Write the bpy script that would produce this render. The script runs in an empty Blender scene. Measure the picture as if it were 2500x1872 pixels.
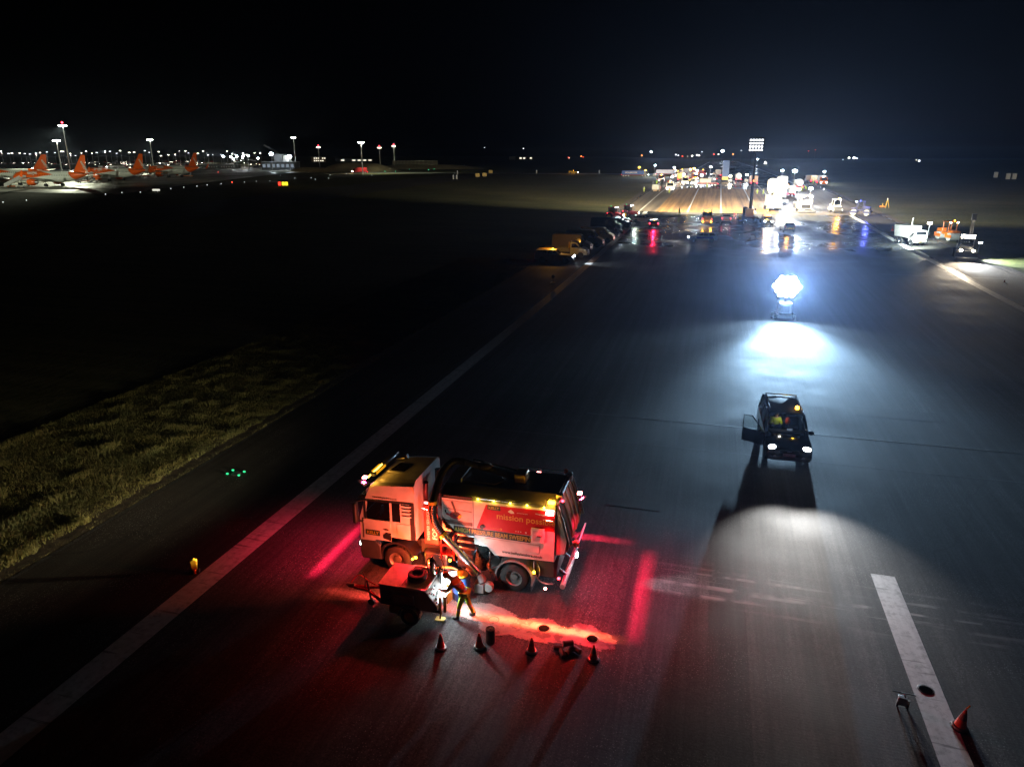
import bpy, bmesh, math, random
import numpy as np
from mathutils import Vector, Matrix, noise as mnoise
R = math.radians
random.seed(7)
sc = bpy.context.scene
col = sc.collection

# ------------------------------------------------------------------ camera
F_PX, HOR, CAM_H, VPX = 1736.0, 385.0, 13.7, 1757.0
PITCH = math.atan((936 - HOR) / F_PX)
YAW = math.atan((VPX - 1250) / (F_PX / math.cos(PITCH)))
cam = bpy.data.objects.new('camera', bpy.data.cameras.new('camera'))
col.objects.link(cam)
cam.location = (0, 0, CAM_H)
cam.rotation_euler = (R(90) - PITCH, 0, YAW)
cam.data.sensor_width = 36
cam.data.lens = F_PX / 2500 * 36
cam.data.clip_start = 0.1
cam.data.clip_end = 12000
sc.camera = cam

# ------------------------------------------------------------------ night sky, faint moonlight, exposure
wd = bpy.data.worlds.new('World'); sc.world = wd; wd.use_nodes = True
wn = wd.node_tree
bg = wn.nodes['Background']
sky = wn.nodes.new('ShaderNodeTexSky')
sky.sky_type = 'NISHITA'; sky.sun_disc = False
sky.sun_elevation = R(-6.0); sky.sun_rotation = R(70)
wn.links.new(sky.outputs['Color'], bg.inputs['Color'])
bg.inputs['Strength'].default_value = 0.05
moon = bpy.data.objects.new('sun', bpy.data.lights.new('sun', 'SUN'))
col.objects.link(moon)
moon.data.energy = 0.004; moon.data.angle = R(0.5); moon.data.color = (.8, .88, 1)
moon.rotation_euler = (R(50), 0, R(70))
vs = sc.view_settings
vs.view_transform = 'Standard'; vs.look = 'None'; vs.exposure = 0; vs.gamma = 1
vs.use_curve_mapping = False
cy = sc.cycles
cy.use_denoising = True
cy.max_bounces = 5; cy.diffuse_bounces = 2; cy.glossy_bounces = 3; cy.transmission_bounces = 3
cy.transparent_max_bounces = 6; cy.volume_bounces = 0
cy.sample_clamp_indirect = 2.0
cy.use_light_tree = True
cy.caustics_reflective = False; cy.caustics_refractive = False

# ------------------------------------------------------------------ terrain height and pixel-to-ground helper (survey of the photograph)
GK = np.array([(-400, 0), (70, 0), (90, .12), (110, .4), (130, .72), (150, 1.08), (192, 1.93), (215, 2.45), (239, 2.95), (270, 3.4), (331, 4.25),
               (420, 4.9), (600, 5.6), (1000, 6.5), (2000, 7.5), (4200, 8.0)])
def g0(y): return float(np.interp(y, GK[:, 0], GK[:, 1]))
def sst(a, b, x):
    t = min(1, max(0, (x - a) / (b - a))); return t * t * (3 - 2 * t)
def g(x, y):
    h = g0(y)
    if x < -260 and y > 380:
        h += 9.0 * sst(-260, -520, x) * sst(380, 1300, y)
    return h
cp_, sp_, cy_, sy_ = math.cos(PITCH), math.sin(PITCH), math.cos(YAW), math.sin(YAW)
def ray(px, py):
    u = (px - 1250) / F_PX; v = (936 - py) / F_PX
    fw = cp_ + v * sp_; up = -sp_ + v * cp_
    return Vector((u * cy_ - fw * sy_, u * sy_ + fw * cy_, up))
def at(px, py):
    """where the line of sight of a photograph pixel meets the ground"""
    d = ray(px, py)
    t0, t = 5.0, 5.0
    while t < 4000:
        p = d * t
        if CAM_H + p.z < g(p.x, p.y):
            break
        t0 = t; t *= 1.02
    for _ in range(30):
        m = (t0 + t) / 2; p = d * m
        if CAM_H + p.z < g(p.x, p.y): t = m
        else: t0 = m
    p = d * t
    return Vector((p.x, p.y, g(p.x, p.y)))
def G(x, y): return Vector((x, y, g(x, y)))
def up_at(px, py, dist):
    """point on a line of sight at a given horizontal distance (for things that stand above the ground)"""
    d = ray(px, py); k = dist / math.hypot(d.x, d.y)
    return Vector((d.x * k, d.y * k, CAM_H + d.z * k))

# ------------------------------------------------------------------ materials
MATS = {}
def M(name, rgb, rough=.5, metal=0.0, var=.18, scale=6.0, bump=0.0, coat=0.0, spec=.5):
    if name in MATS: return MATS[name]
    m = bpy.data.materials.new(name); m.use_nodes = True
    nt = m.node_tree; b = nt.nodes['Principled BSDF']
    b.inputs['Roughness'].default_value = rough; b.inputs['Metallic'].default_value = metal
    b.inputs['Coat Weight'].default_value = coat; b.inputs['Specular IOR Level'].default_value = spec
    tc = nt.nodes.new('ShaderNodeTexCoord'); n = nt.nodes.new('ShaderNodeTexNoise')
    n.inputs['Scale'].default_value = scale; n.inputs['Detail'].default_value = 5
    nt.links.new(tc.outputs['Object'], n.inputs['Vector'])
    mr = nt.nodes.new('ShaderNodeMapRange')
    mr.inputs['From Min'].default_value = .3; mr.inputs['From Max'].default_value = .7
    mr.inputs['To Min'].default_value = 1 - var; mr.inputs['To Max'].default_value = 1 + var * .4
    nt.links.new(n.outputs['Fac'], mr.inputs['Value'])
    mx = nt.nodes.new('ShaderNodeVectorMath'); mx.operation = 'SCALE'
    mx.inputs[0].default_value = rgb
    nt.links.new(mr.outputs['Result'], mx.inputs['Scale'])
    nt.links.new(mx.outputs['Vector'], b.inputs['Base Color'])
    r2 = nt.nodes.new('ShaderNodeMapRange')
    r2.inputs['To Min'].default_value = max(.02, rough - .12); r2.inputs['To Max'].default_value = min(1, rough + .15)
    nt.links.new(n.outputs['Fac'], r2.inputs['Value']); nt.links.new(r2.outputs['Result'], b.inputs['Roughness'])
    if bump:
        bp = nt.nodes.new('ShaderNodeBump'); bp.inputs['Strength'].default_value = bump
        n2 = nt.nodes.new('ShaderNodeTexNoise'); n2.inputs['Scale'].default_value = scale * 8
        nt.links.new(tc.outputs['Object'], n2.inputs['Vector']); nt.links.new(n2.outputs['Fac'], bp.inputs['Height'])
        nt.links.new(bp.outputs['Normal'], b.inputs['Normal'])
    MATS[name] = m
    return m
def EM(name, rgb, strength):
    if name in MATS: return MATS[name]
    m = bpy.data.materials.new(name); m.use_nodes = True
    nt = m.node_tree; nt.nodes.clear()
    o = nt.nodes.new('ShaderNodeOutputMaterial'); e = nt.nodes.new('ShaderNodeEmission')
    e.inputs['Color'].default_value = (*rgb, 1); e.inputs['Strength'].default_value = strength
    nt.links.new(e.outputs[0], o.inputs['Surface'])
    m.cycles.emission_sampling = 'NONE'
    MATS[name] = m
    return m
def glass(name, tint=(.75, .8, .8), opaque=.35):
    if name in MATS: return MATS[name]
    m = bpy.data.materials.new(name); m.use_nodes = True
    nt = m.node_tree; b = nt.nodes['Principled BSDF']
    b.inputs['Base Color'].default_value = (.01, .012, .014, 1); b.inputs['Roughness'].default_value = .04
    t = nt.nodes.new('ShaderNodeBsdfTransparent'); t.inputs['Color'].default_value = (*tint, 1)
    mx = nt.nodes.new('ShaderNodeMixShader'); mx.inputs['Fac'].default_value = opaque
    out = nt.nodes['Material Output']
    nt.links.new(t.outputs[0], mx.inputs[1]); nt.links.new(b.outputs[0], mx.inputs[2]); nt.links.new(mx.outputs[0], out.inputs['Surface'])
    MATS[name] = m
    return m

white = M('white_paint', (.72, .72, .70), .32, coat=.4, var=.2, scale=2.5)
cream = M('off_white_paint', (.62, .60, .55), .35, coat=.3, var=.2, scale=2.5)
grey = M('grey_paint', (.22, .23, .24), .4, var=.2)
silver = M('bare_metal', (.55, .55, .56), .3, 1.0, var=.25, scale=9)
dullmetal = M('dull_steel', (.3, .3, .31), .45, .9, var=.3, scale=9)
black = M('black_plastic', (.018, .018, .02), .5, var=.3)
gloss_black = M('black_car_paint', (.012, .013, .016), .14, coat=1.0, var=.1)
rubber = M('tyre_rubber', (.028, .027, .027), .75, var=.35, scale=14, bump=.3)
dark_glass = M('dark_glass', (.008, .009, .011), .05, var=.1, spec=.8)
red_paint = M('red_paint', (.5, .018, .015), .3, coat=.4, var=.15, scale=3)
red_dark = M('dark_red_paint', (.22, .01, .012), .25, coat=.5, var=.15)
orange = M('orange_paint', (.75, .17, .01), .35, coat=.3, var=.15)
yellow = M('yellow_paint', (.75, .45, .02), .4, var=.2)
blue = M('blue_paint', (.02, .10, .42), .35, coat=.4, var=.15)
brownbox = M('tan_paint', (.4, .24, .12), .55, var=.2)
skin_m = M('skin', (.45, .26, .18), .55, var=.08)
helmet_w = M('helmet_white', (.75, .75, .72), .3, var=.05)
boots = M('boot_leather', (.03, .025, .02), .7)
hv_orange = M('hi_vis_orange_cloth', (.8, .16, .01), .8, var=.2, scale=15)
hv_yellow = M('hi_vis_yellow_cloth', (.62, .75, .04), .8, var=.2, scale=15)
cloth_dark = M('dark_cloth', (.03, .035, .05), .9, var=.2, scale=15)
cone_m = M('cone_orange', (.75, .06, .01), .5, var=.15, scale=9)
sleeve_m = M('cone_sleeve', (.7, .68, .62), .4, var=.1)
concrete = M('core_concrete', (.05, .045, .045), .8, var=.35, scale=22, bump=.4)

e_white = EM('lamp_white', (.85, .93, 1.0), 60)
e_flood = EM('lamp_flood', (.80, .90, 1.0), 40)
e_head = EM('headlight_on', (.8, .9, 1.0), 60)
e_warm = EM('lamp_warm', (1.0, .86, .62), 60)
e_amber = EM('lamp_amber', (1.0, .42, .02), 26)
e_yel = EM('lamp_yellow', (1.0, .62, .04), 22)
e_red = EM('lamp_red', (1.0, .03, .05), 18)
e_redhot = EM('lamp_red_hot', (1.0, .25, .22), 25)
e_blue = EM('lamp_blue', (.08, .1, 1.0), 12)
e_green = EM('lamp_green', (.05, 1.0, .35), 1.2)
e_sodium = EM('lamp_sodium', (1.0, .5, .08), 60)
e_cp = EM('lamp_car_park', (1.0, .93, .75), 12)
e_cpd = EM('lamp_car_park_far', (.85, .9, 1.0), 4)
e_glint = EM('lit_window', (1.0, .9, .7), 1.6)
e_sign = EM('sign_yellow', (.95, .75, .03), 1.8)

# ------------------------------------------------------------------ mesh builder
class MB:
    O = (0, 0, 0)
    def __init__(s): s.v = []; s.f = []; s.n = []
    def add(s, vs, fs):
        k = len(s.v); ox, oy, oz = MB.O; s.n.append(k)
        s.v += [(a[0] - ox, a[1] - oy, a[2] - oz) for a in vs]
        s.f += [tuple(i + k for i in q) for q in fs]
        return s
    def box(s, c, d, rz=0, m=None):
        x, y, z = d[0] / 2, d[1] / 2, d[2] / 2
        vs = [Vector((a * x, b * y, e * z)) for e in (-1, 1) for b in (-1, 1) for a in (-1, 1)]
        if m is None: m = Matrix.Rotation(rz, 3, 'Z')
        vs = [m @ q + Vector(c) for q in vs]
        return s.add(vs, [(0, 2, 3, 1), (4, 5, 7, 6), (0, 1, 5, 4), (2, 6, 7, 3), (0, 4, 6, 2), (1, 3, 7, 5)])
    def b2(s, x0, x1, y0, y1, z0, z1):
        return s.box(((x0 + x1) / 2, (y0 + y1) / 2, (z0 + z1) / 2), (x1 - x0, y1 - y0, z1 - z0))
    def prism(s, poly, y0, y1):
        n = len(poly)
        vs = [(p[0], y0, p[1]) for p in poly] + [(p[0], y1, p[1]) for p in poly]
        fs = [tuple(range(n)), tuple(range(2 * n - 1, n - 1, -1))]
        fs += [(i, i + n, (i + 1) % n + n, (i + 1) % n) for i in range(n)]
        return s.add(vs, fs)
    def slab(s, poly, z0, z1):
        n = len(poly)
        vs = [(p[0], p[1], z0) for p in poly] + [(p[0], p[1], z1) for p in poly]
        fs = [tuple(range(n - 1, -1, -1)), tuple(range(n, 2 * n))]
        fs += [(i, (i + 1) % n, (i + 1) % n + n, i + n) for i in range(n)]
        return s.add(vs, fs)
    def cyl(s, p0, p1, r0, r1=None, n=14):
        p0, p1 = Vector(p0), Vector(p1); r1 = r0 if r1 is None else r1
        d = (p1 - p0).normalized(); a = d.orthogonal().normalized(); b = d.cross(a)
        vs = []
        for p, r in ((p0, r0), (p1, r1)):
            vs += [p + (a * math.cos(6.28319 * i / n) + b * math.sin(6.28319 * i / n)) * r for i in range(n)]
        fs = [(i, (i + 1) % n, (i + 1) % n + n, i + n) for i in range(n)] + [tuple(range(n - 1, -1, -1)), tuple(range(n, 2 * n))]
        return s.add(vs, fs)
    def tube(s, pts, r, n=8):
        pts = [Vector(p) for p in pts]; k = len(pts)
        vs = []; a = None
        for i, p in enumerate(pts):
            d = (pts[min(i + 1, k - 1)] - pts[max(i - 1, 0)]).normalized()
            a = (a - d * a.dot(d)).normalized() if a is not None else d.orthogonal().normalized()
            b = d.cross(a); rr = r[i] if isinstance(r, (list, tuple)) else r
            vs += [p + (a * math.cos(6.28319 * j / n) + b * math.sin(6.28319 * j / n)) * rr for j in range(n)]
        fs = [(i * n + j, i * n + (j + 1) % n, (i + 1) * n + (j + 1) % n, (i + 1) * n + j) for i in range(k - 1) for j in range(n)]
        fs += [tuple(range(n - 1, -1, -1)), tuple(range((k - 1) * n, k * n))]
        return s.add(vs, fs)
    def lathe(s, prof, c=(0, 0, 0), axis='z', n=20):
        vs = []; k = len(prof); c = Vector(c)
        for r, h in prof:
            for j in range(n):
                t = 6.28319 * j / n; a, b = r * math.cos(t), r * math.sin(t)
                q = {'z': (a, b, h), 'x': (h, a, b), 'y': (a, h, b)}[axis]
                vs.append(c + Vector(q))
        fs = [(i * n + j, i * n + (j + 1) % n, (i + 1) * n + (j + 1) % n, (i + 1) * n + j) for i in range(k - 1) for j in range(n)]
        fs += [tuple(range(n - 1, -1, -1)), tuple(range((k - 1) * n, k * n))]
        return s.add(vs, fs)
    def ell(s, c, r, n=12, m=7):
        prof = [(math.sin(math.pi * i / m), -math.cos(math.pi * i / m)) for i in range(m + 1)]
        vs = []
        for a, h in prof:
            for j in range(n):
                t = 6.28319 * j / n
                vs.append((c[0] + r[0] * a * math.cos(t), c[1] + r[1] * a * math.sin(t), c[2] + r[2] * h))
        fs = [(i * n + j, i * n + (j + 1) % n, (i + 1) * n + (j + 1) % n, (i + 1) * n + j) for i in range(m) for j in range(n)]
        return s.add(vs, fs)
    def quad(s, a, b, c, d): return s.add([a, b, c, d], [(0, 1, 2, 3)])
    def mesh(s, name, mat):
        me = bpy.data.meshes.new(name); me.from_pydata(s.v, [], s.f); me.validate(); me.update()
        bm = bmesh.new(); bm.from_mesh(me); bmesh.ops.recalc_face_normals(bm, faces=bm.faces); bm.to_mesh(me); bm.free()
        me.polygons.foreach_set('use_smooth', [True] * len(me.polygons)); me.set_sharp_from_angle(angle=R(38))
        if mat: me.materials.append(mat)
        return me
def pieces(mb):
    """the builder's shapes, those that touch kept together"""
    if not 1 < len(mb.n) <= 60: return [mb]
    e = mb.n[1:] + [len(mb.v)]; V_ = np.array(mb.v, float); bb = [(V_[a:b].min(0) - .012, V_[a:b].max(0) + .012) for a, b in zip(mb.n, e)]
    grp = list(range(len(bb)))
    for i in range(len(bb)):
        for j in range(i):
            if (bb[i][0] <= bb[j][1]).all() and (bb[j][0] <= bb[i][1]).all():
                a, b = grp[i], grp[j]; grp = [b if q == a else q for q in grp]
    ids = sorted(set(grp))
    if len(ids) == 1: return [mb]
    out = []
    for q in ids:
        m_ = MB(); mp = {}
        for i in range(len(bb)):
            if grp[i] == q:
                for k in range(mb.n[i], e[i]): mp[k] = len(m_.v); m_.v.append(mb.v[k])
        m_.f = [tuple(mp[k] for k in f) for f in mb.f if f[0] in mp]; out.append(m_)
    return out
def obj(name, mb, mat, parent=None, bevel=0):
    if isinstance(mb, MB) and parent is not None and name not in ('window_row',):
        ps = pieces(mb)
        if len(ps) > 1: return [obj(name, q, mat, parent, bevel) for q in ps][0]
    o = bpy.data.objects.new(name, mb.mesh(name, mat) if isinstance(mb, MB) else mb)
    col.objects.link(o); o.parent = parent
    if bevel:
        b = o.modifiers.new('bevel', 'BEVEL'); b.width = bevel; b.segments = 2; b.limit_method = 'ANGLE'; b.angle_limit = R(40)
    return o
def tag(o, label=None, cat=None, group=None, kind=None):
    if label: o['label'] = label
    if cat: o['category'] = cat
    if group: o['group'] = group
    if kind: o['kind'] = kind
    return o
def thing(name, label, cat, loc=(0, 0, 0), rz=0, group=None):
    o = bpy.data.objects.new(name, None); col.objects.link(o)
    o.empty_display_size = .2; o.location = loc; o.rotation_euler = (0, 0, rz)
    return tag(o, label, cat, group)
def dup(root, loc, rz=None, label=None):
    def cpy(o, par):
        c = o.copy(); col.objects.link(c); c.parent = par
        for ch in o.children: cpy(ch, c)
        return c
    r = cpy(root, None); r.location = loc
    if rz is not None: r.rotation_euler = (0, 0, rz)
    if label: r['label'] = label
    return r
def struct(name, mb, mat, parent=None):
    o = obj(name, mb, mat, parent)
    if parent is None: o['kind'] = 'structure'
    return o
def lamp(kind, loc, power, rgb, aim=None, cone=60, blend=.4, size=.1, parent=None, squash=None, roll=None):
    L = bpy.data.lights.new('lamp_light', kind); L.energy = power; L.color = rgb; L.shadow_soft_size = size
    o = bpy.data.objects.new('lamp_light', L); col.objects.link(o)
    o.parent = parent; o.location = loc
    if kind == 'SPOT':
        L.spot_size = R(cone); L.spot_blend = blend
        d = Vector(aim) - Vector(loc)
        q = d.to_track_quat('-Z', 'Y')
        if roll is not None:       # long axis of a slit lamp laid along a ground direction
            z = -d.normalized(); x = Vector(roll); x = (x - z * x.dot(z)).normalized(); y = z.cross(x)
            q = Matrix((x, y, z)).transposed().to_quaternion()
        o.rotation_mode = 'QUATERNION'; o.rotation_quaternion = q
        if squash: o.scale = (1, squash, 1)
    return o
def text(body, size, mat, parent, loc, rot, name='lettering', sx=1.0, bold=0.0, align='LEFT'):
    c = bpy.data.curves.new(name, 'FONT'); c.body = body; c.size = size; c.extrude = .001; c.offset = bold
    c.align_x = align; c.resolution_u = 3
    c.materials.append(mat)
    key = (body, size, bold, align, mat.name)
    if key not in TXT:
        o = bpy.data.objects.new(name, c); me = bpy.data.meshes.new_from_object(o); me.name = name; bpy.data.objects.remove(o)
        if not me.materials: me.materials.append(mat)
        TXT[key] = me
    o = obj(name, TXT[key], None, parent)
    o.location = loc; o.rotation_euler = rot; o.scale = (sx, 1, 1)
    return o
TXT = {}
COOL, WARM, AMB, RED, BLU, TOWER = (.80, .91, 1), (1, .83, .6), (1, .45, .05), (1, .012, .06), (.12, .15, 1), (.44, .71, 1)

# ------------------------------------------------------------------ ground materials
class NT:
    def __init__(s, name):
        s.m = bpy.data.materials.new(name); s.m.use_nodes = True; s.t = s.m.node_tree
        s.b = s.t.nodes['Principled BSDF']
        s.tc = s.t.nodes.new('ShaderNodeTexCoord')
    def put(s, sock, v):
        if isinstance(v, bpy.types.NodeSocket): s.t.links.new(v, sock)
        else: sock.default_value = v
    def vec(s, scale=(1, 1, 1), loc=(0, 0, 0)):
        n = s.t.nodes.new('ShaderNodeMapping'); s.t.links.new(s.tc.outputs['Object'], n.inputs['Vector'])
        n.inputs['Scale'].default_value = scale; n.inputs['Location'].default_value = loc
        return n.outputs[0]
    def noise(s, scale=1.0, v=None, detail=4, rough=.5, dist=0):
        n = s.t.nodes.new('ShaderNodeTexNoise'); s.put(n.inputs['Vector'], v or s.tc.outputs['Object'])
        n.inputs['Scale'].default_value = scale; n.inputs['Detail'].default_value = detail
        n.inputs['Roughness'].default_value = rough; n.inputs['Distortion'].default_value = dist
        return n.outputs['Fac']
    def mr(s, v, a, b, c=0.0, d=1.0, smooth=False):
        n = s.t.nodes.new('ShaderNodeMapRange'); s.put(n.inputs['Value'], v)
        if smooth: n.interpolation_type = 'SMOOTHSTEP'
        for k, q in (('From Min', a), ('From Max', b), ('To Min', c), ('To Max', d)): n.inputs[k].default_value = q
        return n.outputs['Result']
    def math(s, op, a, b=0.0):
        n = s.t.nodes.new('ShaderNodeMath'); n.operation = op; s.put(n.inputs[0], a); s.put(n.inputs[1], b)
        return n.outputs[0]
    def mix(s, f, a, b):
        n = s.t.nodes.new('ShaderNodeMix'); n.data_type = 'RGBA'; s.put(n.inputs['Factor'], f)
        for k, q in ((6, a), (7, b)): s.put(n.inputs[k], (*q, 1) if isinstance(q, tuple) else q)
        return n.outputs[2]
    def xyz(s):
        n = s.t.nodes.new('ShaderNodeSeparateXYZ'); s.t.links.new(s.tc.outputs['Object'], n.inputs[0]); return n.outputs
    def bump(s, h, st=.3, dist=.02):
        n = s.t.nodes.new('ShaderNodeBump'); n.inputs['Strength'].default_value = st; n.inputs['Distance'].default_value = dist
        s.put(n.inputs['Height'], h); s.t.links.new(n.outputs[0], s.b.inputs['Normal'])

def asphalt_mat(name, dark, light, wet=True):
    k = NT(name); X, Y, Z = k.xyz()
    big = k.noise(.22, detail=5)
    streak = k.noise(1.0, k.vec((1.6, .035, 1)), detail=6, rough=.6)
    fine_streak = k.noise(1.0, k.vec((9, .12, 1)), detail=3)
    trans = k.noise(1.0, k.vec((.05, 2.2, 1)), detail=4)
    speck = k.noise(21, detail=5, rough=.8)
    f = k.math('MULTIPLY', k.mr(big, .3, .7, .45, 1.0), k.mr(streak, .3, .68, .28, 1.0))
    f = k.math('MULTIPLY', f, k.mr(fine_streak, .32, .68, .6, 1.15))
    f = k.math('MULTIPLY', f, k.mr(trans, .3, .7, .82, 1.1))
    f = k.math('MULTIPLY', f, k.mr(speck, .38, .64, .2, 1.9))
    c = k.mix(f, dark, light)
    # worn pale scuffs lying across the runway
    scuff = k.math('MULTIPLY', k.mr(k.noise(1.0, k.vec((.12, 3.5, 1), (3, 2, 0)), detail=6), .52, .6, 0, 1), k.mr(k.noise(1.3, detail=6), .42, .55, 0, 1))
    band = k.math('MULTIPLY', k.math('MULTIPLY', k.mr(Y, 20.2, 21, 0, 1), k.mr(Y, 22.5, 23.2, 1, 0)), k.math('MULTIPLY', k.mr(X, -1.5, 2, 0, 1), k.mr(X, 7, 12, 1, 0)))
    c = k.mix(k.math('MULTIPLY', k.math('MULTIPLY', scuff, band), .85), c, (.30, .29, .28))
    # tyre lines and tar-sealed cracks
    crack = k.math('MULTIPLY', k.mr(k.noise(.5, k.vec((1, .02, 1)), detail=8, dist=.2), .497, .503, 0, 1), 1)
    ck = k.t.nodes.new('ShaderNodeTexVoronoi'); ck.feature = 'DISTANCE_TO_EDGE'; ck.inputs['Scale'].default_value = .13
    wv = k.t.nodes.new('ShaderNodeVectorMath'); wv.operation = 'ADD'
    nz = k.t.nodes.new('ShaderNodeTexNoise'); nz.inputs['Scale'].default_value = .6
    k.t.links.new(k.tc.outputs['Object'], nz.inputs['Vector'])
    k.t.links.new(nz.outputs['Color'], wv.inputs[0]); k.t.links.new(k.vec((1, .4, 1)), wv.inputs[1]); k.t.links.new(wv.outputs[0], ck.inputs['Vector'])
    line = k.mr(ck.outputs['Distance'], .0, .006, .55, 0)
    c = k.mix(line, c, (.012, .012, .013))
    # spilled stones and wet sparkle, both painted as pale specks
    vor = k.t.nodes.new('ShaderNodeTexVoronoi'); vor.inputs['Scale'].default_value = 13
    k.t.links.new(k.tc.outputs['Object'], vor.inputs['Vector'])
    grit_sparkle = k.math('MULTIPLY', k.mr(vor.outputs['Distance'], .14, .24, 1, 0), k.mr(k.noise(.35, k.vec((1, 1, 1), (9, 4, 0)), detail=6), .45, .6, 0, .9))
    c = k.mix(grit_sparkle, c, (.26, .25, .24))
    rough = k.mr(big, .3, .7, .72, .92); k.b.inputs['Specular IOR Level'].default_value = .3
    if wet:
        zone = k.math('MULTIPLY', k.mr(Y, 78, 125, 0, 1, True), k.mr(k.noise(.09, k.vec((1, .5, 1)), detail=5), .34, .5, 0, 1))
        rough = k.math('SUBTRACT', rough, k.math('MULTIPLY', zone, .58))
        c = k.mix(k.math('MULTIPLY', zone, .35), c, dark)
    k.t.links.new(c, k.b.inputs['Base Color']); k.put(k.b.inputs['Roughness'], rough)
    gro = k.t.nodes.new('ShaderNodeTexWave'); gro.bands_direction = 'Y'; gro.inputs['Scale'].default_value = 3.2; gro.inputs['Distortion'].default_value = .6
    k.t.links.new(k.tc.outputs['Object'], gro.inputs['Vector'])
    h = k.math('ADD', k.math('MULTIPLY', speck, .8), k.math('MULTIPLY', gro.outputs['Fac'], .12))
    k.bump(h, .45, .012)
    return k.m
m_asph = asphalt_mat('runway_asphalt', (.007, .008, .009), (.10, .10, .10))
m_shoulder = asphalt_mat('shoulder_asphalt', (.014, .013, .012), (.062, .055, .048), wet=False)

k = NT('grass_ground')
a = k.noise(.05, detail=6); b = k.noise(2.5, k.vec((1, .35, 1)), detail=6, rough=.7); c3 = k.noise(.6, k.vec((.08, 1.2, 1)), detail=4)
c = k.mix(k.mr(a, .35, .65), (.055, .062, .022), (.115, .098, .045))
c = k.mix(k.mr(b, .35, .7), (.022, .026, .01), c)
c = k.mix(k.math('MULTIPLY', k.mr(c3, .4, .65), .35), c, (.14, .125, .06))
k.t.links.new(c, k.b.inputs['Base Color']); k.b.inputs['Roughness'].default_value = .95; k.b.inputs['Specular IOR Level'].default_value = .15
k.bump(b, .8, .15); m_grass_ground = k.m

k = NT('verge_soil')
c = k.mix(k.mr(k.noise(3, detail=6), .35, .65), (.02, .014, .009), (.07, .05, .03))
k.t.links.new(c, k.b.inputs['Base Color']); k.b.inputs['Roughness'].default_value = .95
k.bump(k.noise(14, detail=6), .8, .04); m_soil = k.m

k = NT('white_marking_paint')
c = k.mix(k.mr(k.noise(1.0, k.vec((5, .15, 1)), detail=6), .3, .75), (.48, .48, .49), (.70, .70, .70))
c = k.mix(k.mr(k.noise(4, detail=8, rough=.8), .48, .66, 0, .62), c, (.10, .10, .10))
c = k.mix(k.mr(k.noise(1.0, k.vec((.4, 6, 1)), detail=5), .62, .66, 0, .6), c, (.05, .05, .05))
k.t.links.new(c, k.b.inputs['Base Color']); k.b.inputs['Roughness'].default_value = .6
k.bump(k.noise(40), .3, .01); m_line = k.m

k = NT('milled_surface')
c = k.mix(k.mr(k.noise(1.0, k.vec((1.1, .012, 1)), detail=5, rough=.6), .32, .66), (.075, .04, .016), (.30, .17, .06))
c = k.mix(k.mr(k.noise(1.0, k.vec((.02, .5, 1)), detail=3), .5, .7, 0, .35), c, (.06, .035, .016))
k.t.links.new(c, k.b.inputs['Base Color']); k.b.inputs['Roughness'].default_value = .8
k.bump(k.noise(1.0, k.vec((8, .3, 1)), detail=3), .5, .03); m_mill = k.m
k = NT('scraped_surface')
c = k.mix(k.mr(k.noise(1.0, k.vec((.8, .02, 1)), detail=5), .32, .66), (.055, .044, .034), (.14, .115, .088))
k.t.links.new(c, k.b.inputs['Base Color']); k.b.inputs['Roughness'].default_value = .7; m_scrape = k.m

k = NT('wet_slurry')
n = k.noise(1.6, detail=7, rough=.6); n2 = k.noise(9, detail=6, rough=.75); n3 = k.noise(1.0, k.vec((1.2, 5, 1)), detail=6, rough=.65)
c = k.mix(k.mr(n, .35, .65), (.14, .13, .125), (.27, .255, .24)); c = k.mix(k.mr(n2, .52, .7, 0, .75), c, (.09, .085, .085)); c = k.mix(k.mr(n3, .55, .7, 0, .6), c, (.11, .10, .10))
k.t.links.new(c, k.b.inputs['Base Color']); k.put(k.b.inputs['Roughness'], k.mr(n, .3, .7, .15, .5)); k.bump(n2, .45, .015)
cv = k.t.nodes.new('ShaderNodeAttribute'); cv.attribute_name = 'cover'
ed = k.math('ADD', cv.outputs['Fac'], k.math('ADD', k.math('MULTIPLY', k.math('SUBTRACT', n3, .5), .45), k.math('MULTIPLY', k.math('SUBTRACT', n2, .5), .35)))
k.put(k.b.inputs['Alpha'], k.mr(ed, -.03, .06, 0, 1)); m_slurry = k.m

k = NT('apron_concrete')
c = k.mix(k.mr(k.noise(.08, k.vec((1, .3, 1)), detail=6), .35, .65), (.16, .16, .14), (.34, .34, .29))
k.t.links.new(c, k.b.inputs['Base Color']); k.put(k.b.inputs['Roughness'], k.mr(k.noise(.04), .35, .65, .3, .75)); m_apron = k.m
m_earth = M('mound_earth', (.20, .155, .085), .95, var=.3, scale=.15)

# ------------------------------------------------------------------ ground, runway, markings
def sheet(name, x0, x1, y0, y1, dz, mat, parent=None, nx=1, kind='structure', xf=None):
    ys = sorted(set([y0, y1] + [float(y) for y in GK[:, 0] if y0 < y < y1]))
    mb = MB(); vs = []; fs = []
    for y in ys:
        for i in range(nx + 1):
            x = x0 + (x1 - x0) * i / nx
            vs.append((x, y, g0(y) + dz))
    for j in range(len(ys) - 1):
        for i in range(nx):
            q = j * (nx + 1) + i; fs.append((q, q + 1, q + nx + 2, q + nx + 1))
    mb.add(vs, fs)
    o = obj(name, mb, mat, parent)
    if parent is None: o['kind'] = kind
    return o
mb = MB()
gx = sorted(set([-4000, -3000, -2200, -1700] + list(range(-1400, -200, 60)) + [-220, -120, -60, -22.6, 60, 200, 600, 1500, 4000]))
gy = sorted(set([-300.0, 500., 750., 850, 1150, 1300, 1600, 3000, 4150] + [float(y) for y in GK[1:-1, 0]]))
vs_ = [(x, y, g(x, y) - (0.0 if x < -22 or x > 50 else .03)) for y in gy for x in gx]
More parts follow.
